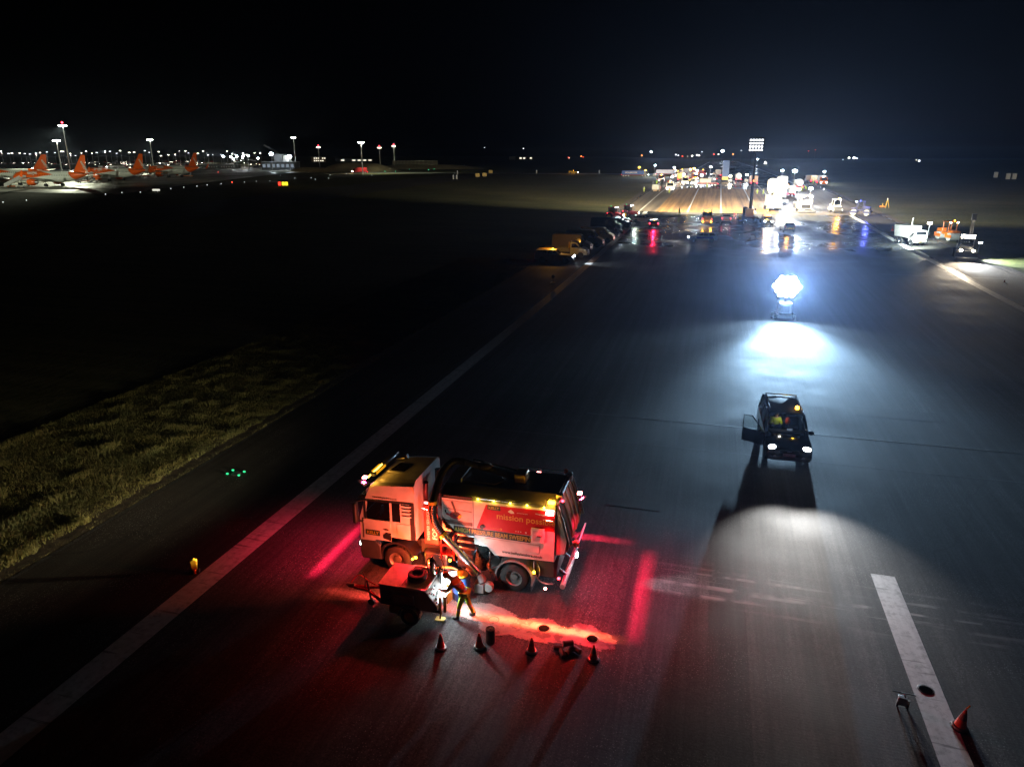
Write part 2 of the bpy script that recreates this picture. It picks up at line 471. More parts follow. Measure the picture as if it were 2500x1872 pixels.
W = len(gx)
mb.add(vs_, [(j * W + i, j * W + i + 1, (j + 1) * W + i + 1, (j + 1) * W + i) for j in range(len(gy) - 1) for i in range(W - 1)])
struct('ground', mb, m_grass_ground)
runway = sheet('runway', -22.2, 35.4, -250, 1400, .02, m_asph)
sheet('shoulder', -22.0, -16.5, -250, 1300, .004, m_shoulder, runway).location.z = .02
sheet('shoulder', 29.6, 35.2, -250, 1300, .004, m_shoulder, runway).location.z = .02
sheet('verge', -23.9, -22.1, -250, 1400, .014, m_soil)
sheet('verge', 35.3, 36.8, -250, 1400, .014, m_soil)
sheet('edge_stripe', -16.12, -15.22, -200, 1300, .03, m_line, runway)
sheet('edge_stripe', 28.3, 29.2, -200, 1300, .03, m_line, runway)
for y0, y1 in ((-6, 23.95), (127, 133), (300, 330), (350, 380), (400, 430)): sheet('centreline_dash', 6.18, 6.94, y0, y1, .03, m_line, runway)
# the strip being resurfaced
YN, YF = 174.0, 268.0
sheet('scraped_lane', -21.5, -13.5, YN, YF, .034, m_scrape, runway)
sheet('milled_surface', -13.5, 13.5, YN, YF, .034, m_mill, runway)
sheet('scraped_lane', 13.5, 34.5, YN, YF, .034, m_scrape, runway)
for x in (-17.3, -6.2, 1.3, 8.9, 14.6): sheet('joint_line', x - .16, x + .16, YN + .5, 300, .042, m_line, runway)
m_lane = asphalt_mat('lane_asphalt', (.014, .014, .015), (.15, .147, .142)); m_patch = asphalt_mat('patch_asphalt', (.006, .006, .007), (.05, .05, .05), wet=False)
sheet('relaid_lane', 1.95, 5.7, -60, 37.2, .0245, m_lane, runway)
for x0, x1, y0, y1 in ((9.2, 11.0, 19.2, 20.4), (12.5, 15.5, 27, 27.5), (-11.8, -9.6, 30.2, 31.6), (8.5, 13, 41, 42.6), (-3.4, -1.2, 26.6, 27.3), (9.8, 14, 16.2, 16.7)): sheet('patch', x0, x1, y0, y1, .0255, m_patch, runway)
# transverse construction joint and long tyre-swept bands
for y, x0, x1, w in ((37.3, -6, 21, .10), (95, 20, 34, .3), (33.6, -14, 28, .04)):
    sheet('paving_joint', x0, x1, y, y + w, .028, M('pale_joint', (.15, .15, .15), .7), runway)

# slurry left by coring, in the truck's red light line
blob = [(-6.9, 18.45), (-6.58, 18.68), (-5.97, 18.80), (-5.44, 18.63), (-5.03, 18.47), (-4.80, 18.25), (-4.45, 18.50), (-3.85, 18.52), (-3.52, 18.28), (-3.3, 18.2), (-3.11, 18.53),
        (-2.69, 18.54), (-2.09, 18.33), (-1.78, 18.03), (-1.79, 17.62), (-2.17, 17.43), (-2.97, 17.59), (-3.4, 17.42), (-3.8, 17.29), (-4.48, 17.31), (-4.96, 17.40), (-5.37, 17.2), (-5.8, 17.35), (-6.05, 17.71), (-6.7, 17.9)]
def wob(poly, amp, n=4, seed=3):
    rr = random.Random(seed); out = []
    for i in range(len(poly)):
        a, b = Vector(poly[i]), Vector(poly[(i + 1) % len(poly)])
        for j in range(n):
            p = a.lerp(b, j / n); out.append((p.x + rr.uniform(-amp, amp), p.y + rr.uniform(-amp, amp)))
    return out
def sdist(x, y, poly):
    ins = False; best = 9
    for i in range(len(poly)):
        (x0, y0), (x1, y1) = poly[i], poly[(i + 1) % len(poly)]
        if (y0 > y) != (y1 > y) and x < (x1 - x0) * (y - y0) / (y1 - y0) + x0: ins = not ins
        t = max(0, min(1, ((x - x0) * (x1 - x0) + (y - y0) * (y1 - y0)) / ((x1 - x0) ** 2 + (y1 - y0) ** 2 + 1e-9)))
        best = min(best, math.hypot(x - x0 - t * (x1 - x0), y - y0 - t * (y1 - y0)))
    return best if ins else -best
nx, ny = 130, 50; gxs = np.linspace(-7.6, -1.0, nx); gys = np.linspace(16.6, 19.4, ny)
me = bpy.data.meshes.new('slurry'); me.from_pydata([(x, y, .0265) for y in gys for x in gxs], [], [(j * nx + i, j * nx + i + 1, (j + 1) * nx + i + 1, (j + 1) * nx + i) for j in range(ny - 1) for i in range(nx - 1)])
at_ = me.attributes.new('cover', 'FLOAT', 'POINT'); at_.data.foreach_set('value', [max(-.6, min(.6, sdist(x, y, blob))) for y in gys for x in gxs])
me.materials.append(m_slurry); tag(obj('slurry', me, None), kind='structure')
# four core holes: a flat black disc painted for the shade inside, with a rim
m_hole = M('hole_shade', (.003, .003, .003), 1, spec=0)
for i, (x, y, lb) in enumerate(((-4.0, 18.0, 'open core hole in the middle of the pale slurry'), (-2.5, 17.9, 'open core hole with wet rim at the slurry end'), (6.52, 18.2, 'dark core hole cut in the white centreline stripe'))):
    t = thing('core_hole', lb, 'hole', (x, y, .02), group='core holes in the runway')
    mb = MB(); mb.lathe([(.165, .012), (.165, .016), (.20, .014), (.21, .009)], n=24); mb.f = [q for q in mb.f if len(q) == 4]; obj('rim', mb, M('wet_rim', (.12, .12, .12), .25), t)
    obj('shaft_shade', MB().lathe([(.165, .015), (.001, .0155)], n=24), m_hole, t)
t = thing('cored_ring', 'circular saw cut ring marked in the slurry near the worker', 'cut mark', (-5.6, 18.0, .03))
mb = MB(); mb.lathe([(.15, 0), (.155, .004), (.17, .004), (.175, 0)], n=28); mb.f = [q for q in mb.f if len(q) == 4]; obj('groove', mb, M('saw_cut', (.08, .07, .07), .6), t)

# rough grass along the left verge, blades as one mass
rg = random.Random(11)
def blades(n, region, hmin, hmax, name, label, mat):
    vs = []; fs = []
    for _ in range(n):
        x, y = region(rg); h = rg.uniform(hmin, hmax) * (.75 + 1.1 * max(0, mnoise.noise(Vector((x * .8, y * .8, 3))))); a = rg.uniform(0, 6.28); w = h * .13
        lean = rg.uniform(.1, .5) * h; b = rg.uniform(0, 6.28); k = len(vs)
        ca, sa = math.cos(a) * w, math.sin(a) * w; z = g0(y)
        vs += [(x - ca, y - sa, z - .01), (x + ca, y + sa, z - .01), (x + math.cos(b) * lean, y + math.sin(b) * lean, z + h)]
        fs.append((k, k + 1, k + 2))
    me = bpy.data.meshes.new(name); me.from_pydata(vs, [], fs); me.materials.append(mat)
    o = bpy.data.objects.new(name, me); col.objects.link(o); tag(o, label, 'grass', kind='stuff'); return o
k = NT('grass_blades')
c = k.mix(k.mr(k.noise(.5, detail=6), .35, .65), (.05, .058, .014), (.135, .125, .032)); c = k.mix(k.mr(k.noise(5), .45, .7, 0, .6), c, (.17, .135, .055))
k.t.links.new(c, k.b.inputs['Base Color']); k.b.inputs['Roughness'].default_value = .8; m_blade = k.m
def reg(r):
    while True:
        y = 11 + 85 * r.random() ** 1.7; d = 11 * r.random() ** 1.7
        x = -22.75 - d - .18 * r.random()
        cl = mnoise.noise(Vector((x * .9, y * .9, 0))) + .6 * mnoise.noise(Vector((x * 2.7, y * 2.7, 5)))
        if d < (mnoise.noise(Vector((0, y * 1.3, 9))) + .45) * r.random() * 1.5: continue
        if cl > -1.15 + 1.0 * r.random(): return x, y
blades(400000, reg, .04, .14, 'grass', 'rough yellow green grass growing along the left runway verge', m_blade)
def reg2(r):
    y = 11 + 70 * r.random(); return -22.25 - .35 * r.random() ** 2, y + .0
blades(5000, reg2, .03, .10, 'weeds', 'low weeds fringing the broken edge of the left shoulder', m_blade)

# ------------------------------------------------------------------ people
dg = None
def skin_mesh(name, joints, edges, radii, mat, sub=1):
    names = list(joints); idx = {n: i for i, n in enumerate(names)}
    me = bpy.data.meshes.new(name); me.from_pydata([joints[n] for n in names], [(idx[a], idx[b]) for a, b in edges], [])
    o = bpy.data.objects.new(name, me); col.objects.link(o)
    o.modifiers.new('skin', 'SKIN'); s = o.modifiers.new('sub', 'SUBSURF'); s.levels = sub; s.render_levels = sub
    if not me.skin_vertices: me.attributes  # the modifier adds the layer
    bm = bmesh.new(); bm.from_mesh(me); lay = bm.verts.layers.skin.verify(); bm.verts.ensure_lookup_table()
    for i, n in enumerate(names):
        r = radii[n]; bm.verts[i][lay].radius = r if isinstance(r, tuple) else (r, r)
        bm.verts[i][lay].use_root = (i == 0)
    bm.to_mesh(me); bm.free()
    d = bpy.context.evaluated_depsgraph_get(); d.update()
    out = bpy.data.meshes.new_from_object(o.evaluated_get(d)); out.name = name
    bpy.data.objects.remove(o); out.materials.clear(); out.materials.append(mat)
    out.polygons.foreach_set('use_smooth', [True] * len(out.polygons))
    return out
STAND = dict(pelvis=(0, 0, .96), waist=(0, 0, 1.1), chest=(0, 0, 1.36), neck=(0, 0, 1.50), head=(.015, 0, 1.585), crown=(.02, 0, 1.69),
             shl=(0, .18, 1.41), ell=(-.03, .25, 1.14), wrl=(.07, .27, .91), hal=(.10, .27, .82),
             shr=(0, -.18, 1.41), elr=(-.03, -.25, 1.14), wrr=(.07, -.27, .91), har=(.10, -.27, .82),
             hil=(0, .09, .9), knl=(.02, .11, .5), anl=(-.02, .12, .09), tol=(.13, .13, .045),
             hir=(0, -.09, .9), knr=(.02, -.11, .5), anr=(-.02, -.12, .09), tor=(.13, -.13, .045))
WALK = dict(STAND, knl=(.16, .10, .52), anl=(.22, .11, .09), tol=(.37, .12, .05), knr=(-.05, -.10, .5), anr=(-.27, -.11, .13), tor=(-.14, -.12, .05),
            ell=(-.16, .25, 1.16), wrl=(-.12, .27, .93), hal=(-.09, .27, .85), elr=(.06, -.25, 1.15), wrr=(.22, -.26, .99), har=(.28, -.26, .94))
BEND = dict(pelvis=(0, 0, .93), waist=(.10, 0, 1.06), chest=(.30, 0, 1.24), neck=(.41, 0, 1.34), head=(.49, 0, 1.39), crown=(.58, 0, 1.44),
            shl=(.31, .19, 1.27), ell=(.46, .23, 1.03), wrl=(.68, .17, 1.0), hal=(.76, .15, .99),
            shr=(.31, -.19, 1.27), elr=(.44, -.24, 1.02), wrr=(.66, -.16, .93), har=(.74, -.14, .92),
            hil=(0, .10, .88), knl=(.12, .14, .49), anl=(.17, .15, .09), tol=(.32, .16, .045),
            hir=(-.02, -.10, .88), knr=(-.08, -.14, .49), anr=(-.26, -.15, .09), tor=(-.12, -.17, .045))
SIT = dict(STAND, pelvis=(0, 0, .1), waist=(-.03, 0, .25), chest=(-.07, 0, .5), neck=(-.06, 0, .64), head=(-.04, 0, .72), crown=(-.03, 0, .83),
           shl=(-.06, .18, .55), ell=(.08, .25, .32), wrl=(.32, .18, .4), hal=(.4, .15, .43), shr=(-.06, -.18, .55), elr=(.08, -.25, .32), wrr=(.32, -.18, .4), har=(.4, -.15, .43),
           hil=(.02, .09, .08), knl=(.42, .12, .12), anl=(.5, .12, -.28), tol=(.62, .12, -.3), hir=(.02, -.09, .08), knr=(.42, -.12, .12), anr=(.5, -.12, -.28), tor=(.62, -.12, -.3))
EDG = [('pelvis', 'waist'), ('waist', 'chest'), ('chest', 'neck'), ('neck', 'head'), ('head', 'crown')]
for s_ in 'lr':
    EDG += [('chest', 'sh' + s_), ('sh' + s_, 'el' + s_), ('el' + s_, 'wr' + s_), ('wr' + s_, 'ha' + s_), ('pelvis', 'hi' + s_), ('hi' + s_, 'kn' + s_), ('kn' + s_, 'an' + s_), ('an' + s_, 'to' + s_)]
RAD = dict(pelvis=.13, waist=.12, chest=(.15, .13), neck=.055, head=.088, crown=.082)
for s_ in 'lr':
    RAD.update({'sh' + s_: .075, 'el' + s_: .047, 'wr' + s_: .032, 'ha' + s_: .04, 'hi' + s_: .095, 'kn' + s_: .062, 'an' + s_: .045, 'to' + s_: .04})
def person_meshes(pose, jacket, trousers, helmet, fingers=False):
    J = dict(pose); E_ = list(EDG); RR = dict(RAD)
    if fingers:
        for s_ in 'lr':
            w, h = Vector(J['wr' + s_]), Vector(J['ha' + s_]); d = (h - w).normalized(); side = d.cross(Vector((0, 0, 1))).normalized(); sg = 1 if s_ == 'r' else -1
            for i, ln in enumerate((.075, .085, .08, .062)):
                r0 = h + side * (.027 - .018 * i) + d * .02; m_ = r0 + d * ln * .6 - Vector((0, 0, .012)); e_ = r0 + d * ln - Vector((0, 0, .035))
                for n_, q in (('a', r0), ('b', m_), ('c', e_)): J['f%s%d%s' % (s_, i, n_)] = tuple(q); RR['f%s%d%s' % (s_, i, n_)] = .009
                E_ += [('ha' + s_, 'f%s%da' % (s_, i)), ('f%s%da' % (s_, i), 'f%s%db' % (s_, i)), ('f%s%db' % (s_, i), 'f%s%dc' % (s_, i))]
            t0 = w.lerp(h, .5) - side * sg * .035; t1 = t0 - side * sg * .03 + d * .04
            for n_, q in (('a', t0), ('b', t1)): J['t%s%s' % (s_, n_)] = tuple(q); RR['t%s%s' % (s_, n_)] = .011
            E_ += [('ha' + s_, 't%sa' % s_), ('t%sa' % s_, 't%sb' % s_)]
    body = skin_mesh('body', J, E_, RR, skin_m)
    up = ['pelvis', 'waist', 'chest', 'shl', 'ell', 'wrl', 'shr', 'elr', 'wrr']
    jk = skin_mesh('jacket', {n: pose[n] for n in up}, [e for e in EDG if e[0] in up and e[1] in up], {n: (RAD[n][0] + .025, RAD[n][1] + .02) if isinstance(RAD[n], tuple) else RAD[n] + .022 for n in up}, jacket)
    lo = ['pelvis', 'hil', 'knl', 'anl', 'hir', 'knr', 'anr']
    tr = skin_mesh('trousers', {n: pose[n] for n in lo}, [e for e in EDG if e[0] in lo and e[1] in lo], {n: RAD[n] + .018 for n in lo}, trousers)
    hd = Vector(pose['head']); cr = Vector(pose['crown']); ax = (cr - hd).normalized()
    hm = MB(); hm.ell(cr + ax * .005, (.125, .115, .10)); 
    fw = Vector((1, 0, 0)) - ax * ax.x; fw = fw.normalized() if fw.length > .1 else Vector((0, 0, -1))
    hm.ell(cr + fw * .09 - ax * .035, (.07, .08, .015))
    hmm = hm.mesh('helmet', helmet)
    bt = {}
    for s_ in 'lr': bt[s_] = MB().tube([Vector(pose['an' + s_]) + Vector((0, 0, .08)), pose['an' + s_], Vector(pose['an' + s_]).lerp(Vector(pose['to' + s_]), .5), pose['to' + s_]], [.062, .06, .055, .05], 8)
    side = ax.cross(fw); mid = hd.lerp(cr, .35)
    bits = [('nose', MB().ell(mid + fw * .093, (.018, .016, .022), 8, 5).mesh('nose', skin_m))]
    for sg in (-1, 1): bits += [('ear', MB().ell(mid + side * sg * .09, (.02, .012, .032), 8, 5).mesh('ear', skin_m)), ('eye', MB().ell(mid + fw * .082 + side * sg * .034 + ax * .03, (.012, .012, .01), 8, 5).mesh('eye', dk_eye))]
    return [('body', body), ('jacket', jk), ('trousers', tr), ('helmet', hmm), ('boot', bt['l'].mesh('boot', boots)), ('boot', bt['r'].mesh('boot', boots))] + bits
def hv_mat(name, base):
    k = NT(name); X, Y, Z = k.xyz()
    m1 = k.math('MULTIPLY', k.mr(Z, 1.02, 1.03), k.mr(Z, 1.08, 1.09, 1, 0)); m2 = k.math('MULTIPLY', k.mr(Z, 1.20, 1.21), k.mr(Z, 1.26, 1.27, 1, 0))
    m3 = k.math('MULTIPLY', k.mr(Z, .36, .37), k.mr(Z, .42, .43, 1, 0))
    c = k.mix(k.mr(k.noise(12), .35, .65), tuple(v * .75 for v in base), base)
    c = k.mix(k.math('MAXIMUM', k.math('MAXIMUM', m1, m2), m3), c, (.6, .6, .6))
    k.t.links.new(c, k.b.inputs['Base Color']); k.b.inputs['Roughness'].default_value = .8; return k.m
hv_o, hv_y = hv_mat('hi_vis_orange_banded', (.85, .20, .01)), hv_mat('hi_vis_yellow_banded', (.55, .72, .05))
PERSON = {}; dk_eye = M('eye_dark', (.02, .02, .02), .3)
def person(label, loc, rz, pose='stand', jacket=None, trousers=None, helmet=None, group=None, fingers=False):
    jacket = jacket or hv_y; trousers = trousers or hv_y; helmet = helmet or helmet_w
    key = (pose, jacket.name, trousers.name, helmet.name)
    if key not in PERSON: PERSON[key] = person_meshes({'stand': STAND, 'walk': WALK, 'bend': BEND, 'sit': SIT}[pose], jacket, trousers, helmet, fingers)
    t = thing('person', label, 'person', loc, rz, group)
    for n, me in PERSON[key]: obj(n, me, None, t)
    return t

# ------------------------------------------------------------------ wheels and generic road vehicles
def wheel(parent, x, y, r, w, side, rim=None, name='wheel'):
    """side = +1 outer face towards +y"""
    keep = MB.O; MB.O = (0, 0, 0); mb = MB(); h = w / 2
    mb.lathe([(r * .56, -h), (r * .86, -h), (r * .97, -h * .75), (r, -h * .3), (r, h * .3), (r * .97, h * .75), (r * .86, h), (r * .56, h)], (0, 0, 0), 'y', 22)
    mb.f = [q for q in mb.f if len(q) == 4]
    o = obj(name, mb, rubber, parent); o.location = (x, y, r)
    ri = MB(); s = side
    ri.lathe([(r * .57, s * h * .9), (r * .52, s * h * .75), (r * .48, s * h * .2), (r * .28, s * h * .15), (r * .22, s * h * .55), (.001, s * h * .6)], (0, 0, 0), 'y', 18)
    for i in range(6):
        a = i * 1.047; ri.cyl((r * .34 * math.cos(a), s * h * .15, r * .34 * math.sin(a)), (r * .34 * math.cos(a), s * h * .3, r * .34 * math.sin(a)), r * .04, n=6)
    ri.f = [q for q in ri.f if not (len(q) > 4 and q[-1] < 18 and q[0] < 18)]
    obj('rim', ri, rim or silver, o)
    MB.O = keep
    return o
def shell(prof, w, belt, tum):
    hw = lambda z: w / 2 - (max(0, z - belt) * tum)
    mb = MB(); n = len(prof)
    vs = [(x, -hw(z), z) for x, z in prof] + [(x, hw(z), z) for x, z in prof]
    mb.add(vs, [tuple(range(n)), tuple(range(2 * n - 1, n - 1, -1))] + [(i, i + n, (i + 1) % n + n, (i + 1) % n) for i in range(n)])
    return mb, hw
SPEC = {
 'car': dict(prof=[(-2.2, .28), (-2.24, .78), (-2.12, .98), (-1.85, 1.05), (-1.15, 1.44), (.15, 1.47), (.95, 1.02), (1.9, .86), (2.2, .66), (2.22, .28)], w=1.8, belt=.95, tum=.32, wr=.33, wx=(-1.32, 1.38),
     side=[[(-1.72, 1.06), (-1.1, 1.38), (-.42, 1.40), (-.42, 1.02)], [(-.34, 1.02), (-.34, 1.40), (.12, 1.41), (.74, 1.04)]], scr=((5, 6), (3, 4)), hz=.68, tz=.86),
 'estate': dict(prof=[(-2.3, .28), (-2.36, .8), (-2.28, 1.0), (-1.95, 1.46), (.2, 1.5), (1.0, 1.03), (1.95, .88), (2.28, .66), (2.3, .28)], w=1.84, belt=.97, tum=.3, wr=.33, wx=(-1.38, 1.42),
     side=[[(-1.95, 1.05), (-1.75, 1.38), (-.95, 1.42), (-.95, 1.03)], [(-.88, 1.03), (-.88, 1.42), (-.12, 1.44), (-.12, 1.03)], [(-.05, 1.03), (-.05, 1.44), (.18, 1.44), (.8, 1.05)]], scr=((4, 5), (2, 3)), hz=.7, tz=.9),
 'suv': dict(prof=[(-2.3, .4), (-2.36, .95), (-2.25, 1.15), (-2.05, 1.74), (.2, 1.8), (.95, 1.2), (2.0, 1.06), (2.3, .86), (2.32, .4)], w=1.92, belt=1.14, tum=.22, wr=.38, wx=(-1.4, 1.45),
     side=[[(-1.95, 1.22), (-1.8, 1.66), (-1.0, 1.7), (-1.0, 1.2)], [(-.92, 1.2), (-.92, 1.7), (-.15, 1.72), (-.15, 1.2)], [(-.07, 1.2), (-.07, 1.72), (.18, 1.72), (.78, 1.22)]], scr=((4, 5), (2, 3)), hz=.86, tz=1.05),
 'pickup': dict(prof=[(-2.6, .45), (-2.65, 1.1), (-2.6, 1.18), (-2.45, 1.72), (-.55, 1.76), (.15, 1.76), (.85, 1.2), (2.3, 1.08), (2.6, .9), (2.62, .45)], w=1.86, belt=1.16, tum=.2, wr=.38, wx=(-1.55, 1.62),
     side=[[(-2.3, 1.26), (-2.2, 1.62), (-.95, 1.66), (-.95, 1.24)], [(-.8, 1.24), (-.8, 1.68), (-.25, 1.69), (-.25, 1.24)], [(-.18, 1.24), (-.18, 1.69), (.12, 1.69), (.68, 1.24)]], scr=((5, 6), (2, 3)), hz=.9, tz=1.0),
 'van': dict(prof=[(-2.95, .4), (-3.0, 1.2), (-2.9, 2.5), (-2.6, 2.56), (1.0, 2.54), (1.3, 2.42), (2.0, 1.5), (2.6, 1.25), (2.85, .95), (2.88, .4)], w=2.02, belt=1.3, tum=.09, wr=.35, wx=(-1.75, 1.9),
     side=[[(.55, 1.45), (.55, 2.05), (1.15, 2.05), (1.7, 1.45)]], scr=((5, 6), (1, 2)), hz=.95, tz=1.2),
 'minibus': dict(prof=[(-2.8, .4), (-2.85, 1.2), (-2.75, 2.3), (-2.5, 2.36), (.9, 2.36), (1.2, 2.26), (1.95, 1.45), (2.5, 1.22), (2.72, .95), (2.75, .4)], w=2.0, belt=1.3, tum=.09, wr=.35, wx=(-1.65, 1.8),
     side=[[(-2.5, 1.45), (-2.45, 2.05), (-1.5, 2.08), (-1.5, 1.45)], [(-1.4, 1.45), (-1.4, 2.08), (-.4, 2.08), (-.4, 1.45)], [(.45, 1.42), (.45, 1.98), (1.05, 1.98), (1.62, 1.42)]], scr=((5, 6), (1, 2)), hz=.95, tz=1.2),
 'smallvan': dict(prof=[(-2.2, .35), (-2.25, 1.0), (-2.15, 1.82), (-2.0, 1.88), (.35, 1.88), (.6, 1.8), (1.3, 1.2), (2.0, 1.0), (2.2, .8), (2.2, .35)], w=1.84, belt=1.15, tum=.14, wr=.33, wx=(-1.3, 1.35),
     side=[[(-.05, 1.25), (-.05, 1.68), (.5, 1.68), (1.05, 1.22)]], scr=((5, 6), (1, 2)), hz=.8, tz=1.05),
}
VM = {}
def vehicle(name, label, cat, loc, rz, kind, paint, group=None, head=False, tail=False, beacon=None, beacon_x=0.0, glass_m=None, bar=False, rearwin=True, bump_m=None):
    S = SPEC[kind]; t = thing(name, label, cat, loc, rz, group); gm = glass_m or dark_glass
    key = (kind, paint.name)
    body, hw = shell(S['prof'], S['w'], S['belt'], S['tum'])
    if key not in VM: VM[key] = body.mesh('body', paint)
    obj('body', VM[key], None, t, bevel=.05)
    for sg in (-1, 1):
        for poly in S['side']:
            mb = MB(); mb.add([(x, sg * (hw(z) + .006), z) for x, z in poly], [tuple(range(len(poly)))]); obj('window', mb, gm, t)
        mb = MB(); mb.box((S['side'][-1][-1][0] + .02, sg * (S['w'] / 2 + .12), S['belt'] + .14), (.12, .2, .2)); obj('mirror', mb, black, t, bevel=.03)
    for n_, (i, j) in zip(('windscreen', 'rear_window'), S['scr']):
        if n_ == 'rear_window' and not rearwin: continue
        a, b = Vector((S['prof'][i][0], 0, S['prof'][i][1])), Vector((S['prof'][j][0], 0, S['prof'][j][1]))
        d = b - a; nrm = Vector((d.z, 0, -d.x)).normalized(); cen = Vector((0, 0, 1.0))
        if nrm.dot((a + b) / 2 - cen) < 0: nrm = -nrm
        if n_ == 'rear_window' and kind in ('van', 'minibus', 'smallvan'): a = a.lerp(b, .45)
        p, q = a.lerp(b, .1) + nrm * .008, a.lerp(b, .9) + nrm * .008
        mb = MB(); mb.quad((p.x, -hw(p.z) + .1, p.z), (p.x, hw(p.z) - .1, p.z), (q.x, hw(q.z) - .1, q.z), (q.x, -hw(q.z) + .1, q.z)); obj(n_, mb, gm, t)
    for x in S['wx']:
        for sg in (-1, 1):
            mb = MB(); mb.cyl((x, sg * (S['w'] / 2 - .1), S['wr'] * 1.03), (x, sg * (S['w'] / 2 + .004), S['wr'] * 1.03), S['wr'] * 1.18, n=20); obj('wheel_arch', mb, black, t)
            wheel(t, x, sg * (S['w'] / 2 - .09), S['wr'], .22, sg)
    fx, rx = S['prof'][-1][0], S['prof'][0][0]
    mb = MB(); mb.box((fx, 0, .42), (.14, S['w'] * .94, .2)); obj('front_bumper', mb, bump_m or black, t, bevel=.04)
    mb = MB(); mb.box((rx, 0, .46), (.14, S['w'] * .94, .2)); obj('rear_bumper', mb, bump_m or black, t, bevel=.04)
    mb = MB(); mb.box((fx - .02, 0, S['hz'] - .02), (.1, S['w'] * .42, .16)); obj('grille', mb, black, t)
    for sg in (-1, 1):
        mb = MB(); mb.ell((fx - .06, sg * S['w'] * .36, S['hz']), (.1, .19, .10), 10, 6); obj('headlight', mb, e_head if head else silver, t)
        mb = MB(); mb.box((rx + .0, sg * S['w'] * .42, S['tz']), (.09, .14, .3)); obj('tail_light', mb, e_red if tail else red_paint, t, bevel=.02)
    mb = MB(); mb.box((rx - .05, 0, S['tz'] - .25), (.03, .5, .12)); obj('number_plate', mb, yellow, t)
    mb = MB(); mb.box((fx + .07, 0, .5), (.02, .5, .11)); obj('number_plate', mb, cream, t)
    top = max(z for x, z in S['prof'])
    if beacon:
        if bar:
            mb = MB(); mb.box((beacon_x, 0, top + .07), (.25, 1.1, .12)); obj('beacon_bar', mb, beacon, t, bevel=.03)
        else:
            mb = MB(); mb.lathe([(.09, 0), (.09, .04), (.075, .06), (.07, .16), (.001, .2)], (beacon_x, 0, top - .01), 'z', 12); obj('beacon', mb, beacon, t)
    return t

# ------------------------------------------------------------------ road sweeper lorry
T0 = Vector((-7.4, 20.8, .02)); MB.O = (-7.4, 20.8, 0)
def tl(x, y, z): return (x + 7.4, y - 20.8, z)
trk = thing('sweeper_lorry', 'white high pressure sweeper lorry with red side panel and suction hose', 'lorry', T0)
N, FA = 19.62, 22.0
cabw = M('cab_white', (.66, .65, .62), .33, coat=.3, var=.24, scale=2.4)
# cab shell
mb = MB()
fz = [(-10.88, 1.12), (-10.86, 1.97), (-10.66, 2.63), (-10.42, 3.16)]
for Y in (N, FA):
    P = lambda *q: mb.add([(x, Y, z) for x, z in q], [tuple(range(len(q)))])
    P((-10.88, 1.12), (-10.35, 1.14), (-10.12, 1.36), (-8.85, 1.36), (-8.83, 1.97), (-10.86, 1.97))
    P((-10.66, 2.63), (-8.82, 2.72), (-8.82, 3.36), (-10.25, 3.22), (-10.45, 3.10))
    P((-10.86, 1.97), (-10.66, 1.97), (-10.54, 2.63), (-10.66, 2.63))
    P((-9.74, 1.97), (-9.66, 1.97), (-9.66, 2.675), (-9.74, 2.67))
    P((-9.36, 1.97), (-8.83, 1.97), (-8.82, 2.72), (-9.36, 2.69))
st = [(-10.66, 2.63, 2.66), (-10.45, 3.10, 3.18), (-10.25, 3.22, 3.36), (-9.5, 3.29, 3.46), (-8.82, 3.36, 3.52)]
rings = []
for x, ze, zt in st: rings.append([(x, N, ze), (x, N + .07, ze + (zt - ze) * .7), (x, N + .22, zt), (x, FA - .22, zt), (x, FA - .07, ze + (zt - ze) * .7), (x, FA, ze)])
for a, b in zip(rings, rings[1:]):
    for i in range(5): mb.quad(a[i], a[i + 1], b[i + 1], b[i])
mb.add([(-8.82, N, 1.36), (-8.82, FA, 1.36), (-8.82, FA, 3.36), (-8.82, FA - .22, 3.52), (-8.82, N + .22, 3.52), (-8.82, N, 3.36)], [(0, 1, 2, 3, 4, 5)])
mb.quad((-10.88, N, 1.12), (-10.88, FA, 1.12), (-10.86, FA, 1.97), (-10.86, N, 1.97))
obj('cab', mb, cabw, trk, bevel=.03)
obj('cab_floor', MB().b2(-10.84, -8.86, N + .03, FA - .03, 1.38, 1.46), black, trk)
obj('seat', MB().b2(-9.75, -9.25, 19.85, 20.45, 1.46, 1.75).b2(-9.4, -9.25, 19.85, 20.45, 1.75, 2.4), M('seat_cloth', (.02, .02, .025), .9), trk, bevel=.05)
obj('steering_wheel', MB().lathe([(.19, -.02), (.21, 0), (.19, .02)], (-10.3, 20.15, 2.02), 'x', 18), black, trk)
tint = glass('cab_glass', (.35, .38, .4), .35)
mb = MB().add([(-10.66, N + .01, 1.97), (-9.74, N + .01, 1.97), (-9.74, N + .01, 2.67), (-10.54, N + .01, 2.63)], [(0, 1, 2, 3)]); obj('door_window', mb, tint, trk)
mb = MB().add([(-9.66, N + .006, 1.97), (-9.36, N + .006, 2.05), (-9.36, N + .006, 2.69), (-9.66, N + .006, 2.675)], [(0, 1, 2, 3)]); obj('quarter_window', mb, dark_glass, trk)
mb = MB().quad((-10.855, N + .1, 1.99), (-10.855, FA - .1, 1.99), (-10.67, FA - .1, 2.62), (-10.67, N + .1, 2.62)); obj('windscreen', mb, tint, trk)
d = obj('door', MB().b2(-10.74, -9.72, N - .022, N - .002, 1.2, 1.96), cabw, trk, bevel=.02)
obj('handle', MB().b2(-9.95, -9.8, N - .045, N - .02, 1.62, 1.66), black, d)
mb = MB(); P = [(-10.02, 1.3), (-9.72, 1.22), (-9.72, 1.52), (-9.9, 1.54), (-10.02, 1.42)]; mb.prism(P, N - .03, N - .021); obj('door_pocket', mb, black, d)
